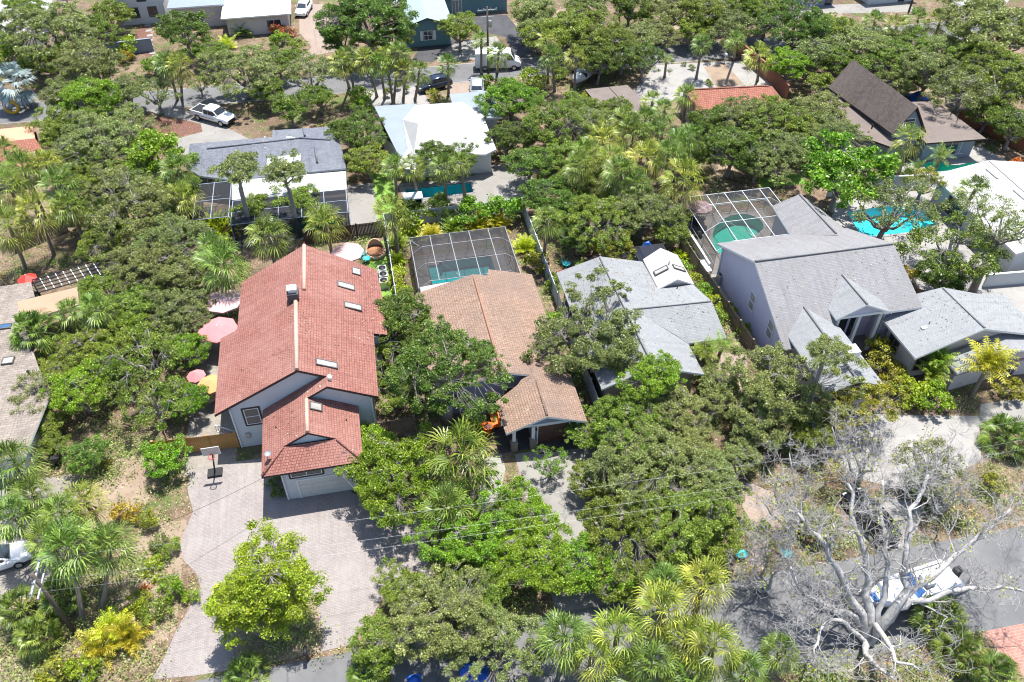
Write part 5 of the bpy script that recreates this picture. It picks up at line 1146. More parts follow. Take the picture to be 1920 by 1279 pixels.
# utility poles and wires
POLES = {}
def upole(key, label, base, h, rz=0, trafo=False, lean=(0, 0)):
    t = T('utility_pole', label, 'utility pole', (base[0], base[1], 0)); b = Vector((base[0], base[1], 0)); e = Vector((base[0] + lean[0], base[1] + lean[1], h)); d = Vector((math.cos(rz), math.sin(rz), 0))
    MB().tube([b, e], [.17, .11], 10).build('pole_shaft', MT['pole'], t); c = e - Vector((0, 0, .5))
    MB().bar(c - d * 1.3, c + d * 1.3, .11, .13).bar(c - d * .9 - Vector((0, 0, .9)), c + d * .9 - Vector((0, 0, .9)), .1, .12).build('crossarm', MT['steel'], t)
    for k in (-1.2, -.45, .45, 1.2): MB().lathe(tuple(c + d * k), [(.05, .06), (.07, .14), (.04, .26), (.001, .28)], 8).build('insulator', MT['steel'], t)
    if trafo: q = b.lerp(e, .72) + Vector((.32, -.1, 0)); MB().lathe(tuple(q), [(.001, 0), (.24, 0), (.24, .75), (.2, .82), (.001, .84)], 14).build('transformer', MT['steel'], t)
    POLES[key] = [c + d * k + Vector((0, 0, .28)) for k in (-1.2, -.45, .45, 1.2)]; return t
upole('a', 'dark utility pole with transformer rising above the top left oak', g(158, 92)[:2], 7.6, 0, True)
upole('b', 'tall utility pole with transformer in front of the white van', g(916, 142)[:2], 9.6, 0, True)
upole('c', 'slim utility pole with double crossarm at the top right of centre', g(1160, 44)[:2], 6.2, 0)
upole('d', 'utility pole leaning among the fan palms at lower left', g(140, 1186)[:2], 7.2, math.pi / 2)
upole('e', 'blue tinted pole at the top edge near the white walled house', g(1704, 22)[:2], 6, 0)
def wire(label, a, b, sag=.5, r=.006):
    a = Vector(a); b = Vector(b); mb = MB(); mb.tube([a.lerp(b, k / 14) - Vector((0, 0, sag * 4 * (k / 14) * (1 - k / 14))) for k in range(15)], r, 5); tag(mb.build('power_line', MT['steel'] if r < .01 else MT['black']), label, 'power line', 'overhead wires')
for i, z in enumerate((0, 1, 3)):
    a = POLES['d'][z]; wire(['upper overhead wire crossing the driveway below the red roof house', 'middle overhead wire crossing the driveway below the red roof house', 'lower overhead wire crossing the driveway below the red roof house'][i], a, (a.x + 75, a.y - 1.5, a.z - .5), .9)
wire('black service cable from the lower left pole to the red roof garage', POLES['d'][2], (-9.2, 40.75, 3.6), .7, .014)
# tarps and odd blue things
def tarp(label, pxy, w_, d_, h, mat='blue_tarp'):
    p = g(pxy[0], pxy[1], h * .5); mb = MB(); R = random.Random(int(pxy[0])); n = 7
    P_ = [[(p[0] + (i / n - .5) * w_, p[1] + (j / n - .5) * d_, max(.03, h * (1 - abs(i / n - .5) * 1.6) * (1 - abs(j / n - .5) * 1.5) + R.uniform(-.08, .08))) for j in range(n + 1)] for i in range(n + 1)]
    for i in range(n):
        for j in range(n): mb.poly([P_[i][j], P_[i + 1][j], P_[i + 1][j + 1], P_[i][j + 1]])
    tag(mb.build('tarpaulin', MT[mat]), label, 'tarpaulin')
tarp('large blue tarpaulin under the oak at the bottom edge', (893, 1268), 1.7, 1.5, 1.3); tarp('blue tarpaulin peeking through oak leaves near the bottom edge', (878, 1250), 1.2, 1.0, 1.2); tarp('scrap of blue tarpaulin at the foot of the bottom oak', (776, 1273), .9, .8, .7)
tarp('blue tarpaulin beside the brown shingle roof at the top right', (1722, 176), 2.4, 2.0, 1.3); tarp('blue cover on the small black screen room', (1212, 466), 2.6, 1.6, 2.7, 'blue_tarp')
p = g(776, 380, 1.2); t = T('pool_shed', 'small white slide tower with dark opening beside the lap pool', 'shed', (p[0], p[1], 0))
MB().box(p[0] - .9, p[1] - .6, 0, p[0] - .78, p[1] + .6, 2).box(p[0] + .78, p[1] - .6, 0, p[0] + .9, p[1] + .6, 2).box(p[0] - .78, p[1] + .48, 0, p[0] + .78, p[1] + .6, 2).build('shed_wall', MT['vinyl'], t); MB().box(p[0] - 1, p[1] - .7, 2, p[0] + 1, p[1] + .7, 2.1).build('shed_roof', MT['vinyl'], t); MB().box(p[0] - .78, p[1] - .3, 0, p[0] + .78, p[1] - .25, 1.9).build('door', MT['black'], t)
# stepping stones at the top left
t = T('stepping_stones', 'curving line of white stepping stones through red brown mulch', 'path', g(280, 70)); 
SP = [(277, 48), (279, 58), (281, 67), (281, 76), (281, 85), (283, 93), (286, 100), (291, 106), (297, 111)]
for q in SP:
    x, y, _ = g(*q); MB().box(x - .42, y - .4, 0, x + .42, y + .4, .05).build('stone', MT['concrete_w'], t)
# fountain-like lions / yellow slide seen at the left edge
p = g(22, 203, .8); t = T('yellow_float', 'round yellow ring beside the silver palm at left', 'ring', (p[0], p[1], 0)); MB().tube([(p[0] + .8 * math.cos(a), p[1], .95 + .8 * math.sin(a)) for a in np.linspace(0, 2 * math.pi, 20)], .2, 8, cap=False).build('ring_tube', M('yellow plastic', (.70, .42, .03), .5), t)

a = g(414, 792, 1.0); t = T('stair_railing', 'white slatted stair railing at the left front corner of the red roof house', 'railing', (a[0], a[1], 0))
MB().bar((-14.6, 47.9, 1.7), (-13.1, 47.5, 1.0), .07).bar((-14.6, 47.9, .9), (-13.1, 47.5, .25), .07).build('rail', MT['white'], t)
for k in range(9):
    f_ = k / 8; x, y = -14.6 + 1.5 * f_, 47.9 - .4 * f_; MB().bar((x, y, .85 - .65 * f_), (x, y, 1.68 - .7 * f_), .04).build('baluster', MT['white'], t)
# ------------------------------------------------------------------ vegetation
def leafmesh(name, c, nrm, ln, wd, col, mats, rng, fold=0.0):
    "one diamond leaf per centre"
    n = len(c); nrm = nrm / np.linalg.norm(nrm, axis=1, keepdims=True)
    t = rng.normal(size=(n, 3)); t -= nrm * (t * nrm).sum(1, keepdims=True); t /= np.linalg.norm(t, axis=1, keepdims=True) + 1e-9
    b = np.cross(nrm, t)
    v = np.empty((n, 4, 3)); v[:, 0] = c - t * ln[:, None]; v[:, 1] = c + b * wd[:, None]; v[:, 2] = c + t * ln[:, None]; v[:, 3] = c - b * wd[:, None]
    return rawmesh(name, v.reshape(-1, 3), np.arange(4 * n).reshape(n, 4), np.repeat(col, 4, axis=0), mats)
def rawmesh(name, v, f, col, mats):
    me = bpy.data.meshes.new(name); nv, nf, k = len(v), len(f), f.shape[1]
    me.vertices.add(nv); me.vertices.foreach_set('co', np.ascontiguousarray(v, dtype=np.float32).ravel())
    me.loops.add(nf * k); me.loops.foreach_set('vertex_index', np.ascontiguousarray(f, dtype=np.int32).ravel())
    me.polygons.add(nf); me.polygons.foreach_set('loop_start', np.arange(0, nf * k, k, dtype=np.int32))
    if col is not None:
        a = me.attributes.new('col', 'FLOAT_COLOR', 'POINT'); cc = np.ones((nv, 4), dtype=np.float32); cc[:, :3] = col; a.data.foreach_set('color', cc.ravel())
    me.update(calc_edges=True)
    for m in mats: me.materials.append(m)
    return me
def mbmesh(mb, name, mat):
    o = mb.build(name, mat); me = o.data; bpy.data.objects.remove(o); return me
def wiggle(a, b, n, amp, R, sag=0):
    pts = [a.lerp(b, k / n) for k in range(n + 1)]
    for k in range(1, n): pts[k] = pts[k] + Vector((R.uniform(-1, 1), R.uniform(-1, 1), R.uniform(-.6, .9))) * amp - Vector((0, 0, sag * 4 * (k / n) * (1 - k / n)))
    return pts
def oak_proto(seed, R_, hc, ncl, nlf, lsz, flat=.55, open_=0.0, limbs=6, up=0.0, crad=.21):
    rng = np.random.default_rng(seed); R = random.Random(seed)
    cs = []
    lobes = [(R.uniform(0, 6.28), R.uniform(-.2, .9), R.uniform(.08, .42)) for _ in range(9)]
    for i in range(ncl):
        th = R.uniform(0, 2 * math.pi); z = R.uniform(-.35, 1.0); s = math.sqrt(max(0, 1 - z * z))
        k = .72
        for (la, lz, lw) in lobes:
            k += lw * math.exp(-(((th - la + math.pi) % (2 * math.pi) - math.pi) ** 2) / .30 - (z - lz) ** 2 / .35)
        k -= .10 * math.sin(th * 3 + seed) 
        q = k * (R.uniform(.80, 1.06) if R.random() < .74 else R.uniform(.4, .82)) * (R.uniform(1.05, 1.22) if R.random() < .10 else 1)
        cs.append(Vector((math.cos(th) * s * q * R_, math.sin(th) * s * q * R_, hc + z * q * R_ * (flat + up))))
    # trunk and limbs
    mb = MB(); tr = R_ * .065; fork = hc * .42; top = Vector((R.uniform(-.3, .3), R.uniform(-.3, .3), fork))
    mb.tube(wiggle(Vector((0, 0, -.05)), top, 4, .12, R), [tr * 1.5, tr * 1.15, tr, tr * .95, tr * .9], 9)
    nodes_ = []
    for k in range(limbs):
        a = 2 * math.pi * k / limbs + R.uniform(-.4, .4); q = R.uniform(.55, .82)
        e = Vector((math.cos(a) * R_ * q, math.sin(a) * R_ * q, hc + R_ * R.uniform(-.08, .28)))
        pts = wiggle(top, e, 6, R_ * .05, R, R_ * .07); rr = [tr * .72 * (1 - .78 * i / 6) for i in range(7)]
        mb.tube(pts, rr, 7); nodes_ += [(p, r) for p, r in zip(pts[2:], rr[2:])]
    e = Vector((R.uniform(-.2, .2) * R_, R.uniform(-.2, .2) * R_, hc + R_ * flat * .7)); pts = wiggle(top, e, 5, R_ * .05, R); mb.tube(pts, [tr * .7 * (1 - .75 * i / 5) for i in range(6)], 7); nodes_ += [(p, tr * .4) for p in pts[2:]]
    for c in cs:
        p, r = min(nodes_, key=lambda q: (q[0] - c).length + R.uniform(0, .5))
        pts = wiggle(p, c, 3, R_ * .035, R); r0 = min(r * .6, tr * .3)
        mb.tube(pts, [r0, r0 * .7, r0 * .45, r0 * .25], 4, cap=False)
        for _ in range(2): 
            e = c + Vector((R.uniform(-1, 1), R.uniform(-1, 1), R.uniform(-.2, .8))) * R_ * crad * .9; mb.tube(wiggle(pts[2], e, 2, .08, R), [r0 * .45, r0 * .3, r0 * .15], 3, cap=False)
    C = []; Nn = []; B = []; G = []; LS = []
    for c in cs:
        ks = R.choice((.55, .75, .9, 1.05, 1.3, 1.5)); rc = R_ * crad * ks; m = int(nlf * ks ** 1.6 * R.uniform(.7, 1.25) * (1 - open_ * R.random())) + 8
        d = rng.normal(size=(m, 3)); d /= np.linalg.norm(d, axis=1, keepdims=True); rad = rng.random(m) ** .45
        p = d * rad[:, None] * np.array([rc, rc, rc * .62]); p[:, 2] = np.abs(p[:, 2]) * np.where(rng.random(m) < .8, 1, -1)
        C.append(p + np.array(c)); Nn.append(d * .45 + np.array([0, 0, .6]) + rng.normal(size=(m, 3)) * .6); B.append(np.clip(rng.random(m) ** 1.7 + R.uniform(-.12, .12), 0, 1)); LS.append(np.full(m, R.uniform(.7, 1.35))); G.append(np.clip(rng.normal(R.uniform(.2, .8), .22, m), 0, 1))
    C = np.concatenate(C); Nn = np.concatenate(Nn); n = len(C); B = np.concatenate(B); G = np.concatenate(G)
    ln = lsz * rng.uniform(.6, 1.35, n) * np.concatenate(LS); col = np.stack([B, G, (rng.random(n) < .015) * .8], 1)
    return mbmesh(mb, 'trunk', MT['bark']), leafmesh('crown', C, Nn, ln, ln * .5, col, [L['oak']], rng)
OAK = {}
for s in range(2):
    OAK['s', s] = (3.0, 3.0) + oak_proto(11 + s, 3.0, 3.0, 95, 105, .105, crad=.17, limbs=5)
    OAK['m', s] = (4.4, 4.4) + oak_proto(21 + s, 4.4, 4.4, 180, 115, .112, crad=.128)
    OAK['open', s] = (4.4, 4.6) + oak_proto(41 + s, 4.4, 4.6, 90, 90, .105, flat=.5, open_=.6, limbs=8, crad=.125)
    OAK['tall', s] = (2.4, 3.6) + oak_proto(51 + s, 2.4, 3.6, 170, 90, .08, flat=1.0, crad=.19)
    OAK['big', s] = (3.4, 4.0) + oak_proto(61 + s, 3.4, 4.0, 105, 85, .15, flat=.75, crad=.19)
for s in range(3): OAK['l', s] = (6.2, 5.6) + oak_proto(31 + s, 6.2, 5.6, 310, 125, .118, flat=.5, crad=.092, limbs=8)
OAK['drive', 0] = OAK['drive', 1] = (3.6, 4.6) + oak_proto(55, 3.6, 4.6, 330, 120, .085, flat=.98, crad=.14, limbs=9)
OAK['bush', 0] = (1.1, .75) + oak_proto(71, 1.1, .75, 26, 70, .075, flat=.6, crad=.30)
OAK['bush', 1] = (1.1, .75) + oak_proto(72, 1.1, .75, 22, 60, .09, flat=.7, crad=.34)
LT = MB(); LT.tube([(0, 0, -.02), (0.01, 0, .5), (0, 0, 1.02)], [.115, .10, .096], 9); LTR = mbmesh(LT, 'lower_trunk', MT['bark'])
TREECHK = None
GROUP = {}
VR = random.Random(5); NV = [0]
CATS = {}
def recolor(o, m):
    sl = o.material_slots[0]; sl.link = 'OBJECT'; sl.material = m
def broad(style, leaf, x, y, rpx, label, name='tree', cat='tree', group=None, hz=None):
    NV[0] += 1; R0, h0, tm, cm = OAK[style, NV[0] % (3 if style == 'l' else 2)]
    r = 3.0
    for _ in range(4):
        k = r / R0; r = (1.03 if style in ('m', 'l') else 1.04) * rpx / scale_at(x, y, (hz or h0 * k))
    k = r / R0; hcz = hz or h0 * k
    p = g(x, y, hcz)
    if TREECHK: TREECHK(label, p)
    t = T(name, label, cat, (p[0], p[1], 0), VR.uniform(0, 6.28), group); t.scale = (k, k, k if hz else k * VR.uniform(.95, 1.1)); up = (hz - h0 * k) / k if hz else 0
    o = bpy.data.objects.new('trunk' if name != 'shrub' else 'stem', tm); link(o, t); o.location.z = up
    if up > 0: q_ = bpy.data.objects.new('lower_trunk', LTR); link(q_, t); q_.scale = (R0, R0, up + .1)
    o = bpy.data.objects.new('crown' if name != 'shrub' else 'foliage', cm); link(o, t); o.location.z = up; recolor(o, L[leaf])
    return t
# ---- palms
def fan_crown(seed, nf=40, plen=.9, blade=1.1, lf=12, yellow=.05, dead=.2, width=.036, spread=2.9):
    rng = np.random.default_rng(seed); V = []; F = []; Cc = []
    def quad(a, b, c, d, col):
        i = len(V); V.extend((a, b, c, d)); F.append((i, i + 1, i + 2, i + 3)); Cc.extend([col] * 4)
    for i in range(nf):
        f = i / (nf - 1); az = i * 2.39996 + rng.normal() * .2; el = math.radians(82 - 142 * f + rng.normal() * 9)
        dirv = np.array([math.cos(az) * math.cos(el), math.sin(az) * math.cos(el), math.sin(el)]); side = np.array([-math.sin(az), math.cos(az), 0]); upv = np.cross(dirv, side) * -1
        if upv[2] < 0 and el < math.radians(80): upv = -upv
        pl = plen * rng.uniform(.85, 1.15); bl = blade * rng.uniform(.85, 1.15); o = dirv * pl + np.array([0, 0, -.15 * pl * max(0, math.cos(el))])
        isd = max(0, (f - (1 - dead)) / dead) * .9 if dead else 0; base = np.array([0, np.clip(rng.normal(yellow + .5 * f, .18), 0, 1), np.clip(isd * rng.uniform(.5, 1.1), 0, 1)])
        quad(-side * .02, side * .02, o + side * .015, o - side * .015, (.5, base[1], base[2]))
        for j in range(lf):
            a = (j / (lf - 1) - .5) * spread * 1.0
            d2 = dirv * math.cos(a) + side * math.sin(a); d2 = d2 + upv * (.22 * abs(math.sin(a))); d2 /= np.linalg.norm(d2)
            l = bl * (1 - .28 * abs(a / (spread / 2)) ** 1.5); sd = np.cross(d2, upv); sd /= np.linalg.norm(sd) + 1e-9
            m = o + d2 * l * .62; tip = o + d2 * l + np.array([0, 0, -.42 * l]) * rng.uniform(.4, 1.3); w_ = width * rng.uniform(.8, 1.2)
            cb = (rng.random(), base[1], base[2]); i0 = len(V)
            V.extend((o, m + sd * w_ + upv * .02, tip, m - sd * w_ - upv * .02)); F.append((i0, i0 + 1, i0 + 2, i0 + 3)); Cc.extend([cb] * 4)
    return rawmesh('crown', np.array(V), np.array(F), np.array(Cc), [L['sabal']])
def feather_crown(seed, nf=16, ln=2.0, lf=16, ll=.5, w_=.035, droop=1.0, e0=80, e1=-5):
    rng = np.random.default_rng(seed); V = []; F = []; Cc = []
    for i in range(nf):
        f = i / max(1, nf - 1); az = i * 2.39996 + rng.normal() * .25; el = math.radians(e0 + (e1 - e0) * f + rng.normal() * 7); p = np.zeros(3); sd = np.array([-math.sin(az), math.cos(az), 0]); g_ = np.clip(rng.normal(.35 + .4 * f, .2), 0, 1); L_ = ln * rng.uniform(.8, 1.15)
        for j in range(lf):
            d = np.array([math.cos(az) * math.cos(el), math.sin(az) * math.cos(el), math.sin(el)]); n_ = p + d * L_ / lf
            i0 = len(V); V.extend((p - sd * .02, p + sd * .02, n_ + sd * .015, n_ - sd * .015)); F.append((i0, i0 + 1, i0 + 2, i0 + 3)); Cc.extend([(.6, min(1, g_ + .3), 0)] * 4)
            t = j / lf; l = ll * (.45 + math.sin(math.pi * min(1, .15 + t)) * .75)
            if j > 1:
                for s in (-1, 1):
                    e = sd * s * .8 + d * .6 + np.array([0, 0, -.25 * rng.uniform(.4, 1.4)]); e /= np.linalg.norm(e); m = p + e * l * .5; tip = p + e * l + np.array([0, 0, -.12 * l]); c_ = d * w_; i0 = len(V)
                    V.extend((p, m + c_, tip, m - c_)); F.append((i0, i0 + 1, i0 + 2, i0 + 3)); Cc.extend([(rng.random(), g_, 0)] * 4)
            p = n_; el -= droop * (1.5 / lf) * (.3 + t)
    return rawmesh('crown', np.array(V), np.array(F), np.array(Cc), [L['queen']])
def paddle_crown(seed, nf=26, ln=1.1, w_=.24):
    rng = np.random.default_rng(seed); V = []; F = []; Cc = []
    for i in range(nf):
        az = rng.uniform(0, 6.28); el = math.radians(rng.uniform(10, 85)); r0 = rng.uniform(0, .7); d = np.array([math.cos(az) * math.cos(el), math.sin(az) * math.cos(el), math.sin(el)]); sd = np.array([-math.sin(az), math.cos(az), 0])
        p = np.array([math.cos(az) * r0, math.sin(az) * r0, 0]); o = p + d * rng.uniform(.6, 1.1); g_ = rng.random(); l = ln * rng.uniform(.7, 1.2); i0 = len(V)
        V.extend((p - sd * .02, p + sd * .02, o + sd * .02, o - sd * .02)); F.append((i0, i0 + 1, i0 + 2, i0 + 3)); Cc.extend([(.5, g_, 0)] * 4); q = o; ww = [.03, w_, w_ * .9, w_ * .45, .01]; e = el
        for k in range(4):
            d2 = np.array([math.cos(az) * math.cos(e), math.sin(az) * math.cos(e), math.sin(e)]); n_ = q + d2 * l / 4; up = np.array([0, 0, .06])
            for s in (-1, 1):
                i0 = len(V); V.extend((q, q + sd * s * ww[k] + up, n_ + sd * s * ww[k + 1] + up, n_)); F.append((i0, i0 + 1, i0 + 2, i0 + 3)); Cc.extend([(rng.uniform(.4, 1), g_, 0)] * 4)
            q = n_; e -= .5
    return rawmesh('foliage', np.array(V), np.array(F), np.array(Cc), [L['yellow']])
def spike_crown(seed, nf=60, ln=1.0, w_=.05):
    rng = np.random.default_rng(seed); V = []; F = []; Cc = []
    for i in range(nf):
        az = rng.uniform(0, 6.28); el = math.radians(rng.uniform(5, 85)); d = np.array([math.cos(az) * math.cos(el), math.sin(az) * math.cos(el), math.sin(el)]); sd = np.array([-math.sin(az), math.cos(az), 0]); l = ln * rng.uniform(.7, 1.1); m = d * l * .55; tip = d * l + np.array([0, 0, -.25 * l * rng.random()]); p = np.array([math.cos(az), math.sin(az), 0]) * rng.uniform(0, .12); i0 = len(V)
        V.extend((p, p + m + sd * w_, p + tip, p + m - sd * w_)); F.append((i0, i0 + 1, i0 + 2, i0 + 3)); Cc.extend([(rng.random(), rng.random(), 0)] * 4)
    return rawmesh('foliage', np.array(V), np.array(F), np.array(Cc), [L['lime']])
FAN = [fan_crown(100 + i) for i in range(4)]; FAN += [fan_crown(110 + i, nf=34, plen=1.05, blade=1.2, yellow=.15, dead=.24, width=.036) for i in range(3)]
PALMETTO = [fan_crown(130 + i, nf=54, plen=.85, blade=.7, lf=16, dead=.05, yellow=.05, width=.026) for i in range(2)]
SILV = [fan_crown(140, nf=26, plen=1.2, blade=1.3, lf=20, dead=0, yellow=.3, width=.075)]
FEA = [feather_crown(150 + i) for i in range(3)]; AREC = [feather_crown(160 + i, nf=30, ln=1.9, e0=88, e1=30, lf=13, ll=.45, w_=.05) for i in range(2)]
PAD = [paddle_crown(170 + i, 110, .75, .13) for i in range(2)]; SPI = [spike_crown(180 + i) for i in range(2)]
tb = MB(); tb.tube([(0, 0, 0), (0.01, 0, .05), (.015, 0, .3), (0, .01, .6), (-.01, 0, .9), (0, 0, 1.0)], [.26, .2, .165, .16, .17, .2], 10); PTR = mbmesh(tb, 'trunk', MT['bark_palm'])
def palm(kind, x, y, rpx, h, label, base=None, group=None):
    NV[0] += 1; i = NV[0]; r0 = 1.85; lf = 'sabal'
    if kind == 'sabal': cm = FAN[i % 4]
    elif kind == 'sabaly': cm = FAN[4 + i % 3]; lf = 'sabaly'; r0 = 2.0
    elif kind == 'silver': cm = SILV[0]; lf = 'silver'; r0 = 2.3
    elif kind == 'queen': cm = FEA[i % 3]; lf = 'queen'; r0 = 1.6
    elif kind == 'areca': cm = AREC[i % 2]; lf = 'areca'; r0 = 1.5
    elif kind == 'arecag': cm = AREC[i % 2]; lf = 'queen'; r0 = 1.5
    elif kind == 'palmetto': cm = PALMETTO[i % 2]; lf = 'sabal'; r0 = 1.4
    p = g(x, y, h); k = (1.02 if y > 1040 else 1.14 if y > 400 else 1.0 if 690 < x < 900 else 1.08) * rpx / scale_at(x, y, h) / r0
    b = g(base[0], base[1], 0) if base else p
    t = T('palm_tree' if kind != 'palmetto' else 'palmetto', label, 'palm', (b[0], b[1], 0), VR.uniform(0, 6.28) if not base else 0, group)
    if not base: t.rotation_euler[0] = VR.uniform(-.07, .07)
    o = bpy.data.objects.new('trunk', PTR); link(o, t); o.scale = (1.0, 1.0, h)
    if base:
        d = Vector((p[0] - b[0], p[1] - b[1], h)); o.rotation_mode = 'QUATERNION'; o.rotation_quaternion = Vector((0, 0, 1)).rotation_difference(d); o.scale = (1, 1, d.length)
    o = bpy.data.objects.new('crown', cm); link(o, t); o.location = (p[0] - b[0], p[1] - b[1], h) if base else (0, 0, h); o.scale = (k, k, k); o.rotation_euler = (0, 0, VR.uniform(0, 6.28)); recolor(o, L[lf])
    return t
def low(kind, x, y, rpx, label, leaf, name='shrub', cat='plant', group=None, h=0):
    NV[0] += 1; p = g(x, y, .5); cm, r0 = {'paddle': (PAD[NV[0] % 2], 1.5), 'spike': (SPI[NV[0] % 2], .95), 'feather': (AREC[NV[0] % 2], 1.6), 'fern': (FEA[NV[0] % 3], 1.7)}[kind]
    k = rpx / scale_at(x, y, .5) / r0
    o = bpy.data.objects.new(name, cm); link(o); o.location = (p[0], p[1], .02 + h); o.scale = (k, k, k); o.rotation_euler = (0, 0, VR.uniform(0, 6.28)); tag(o, label, cat, group); recolor(o, L[leaf]); return o
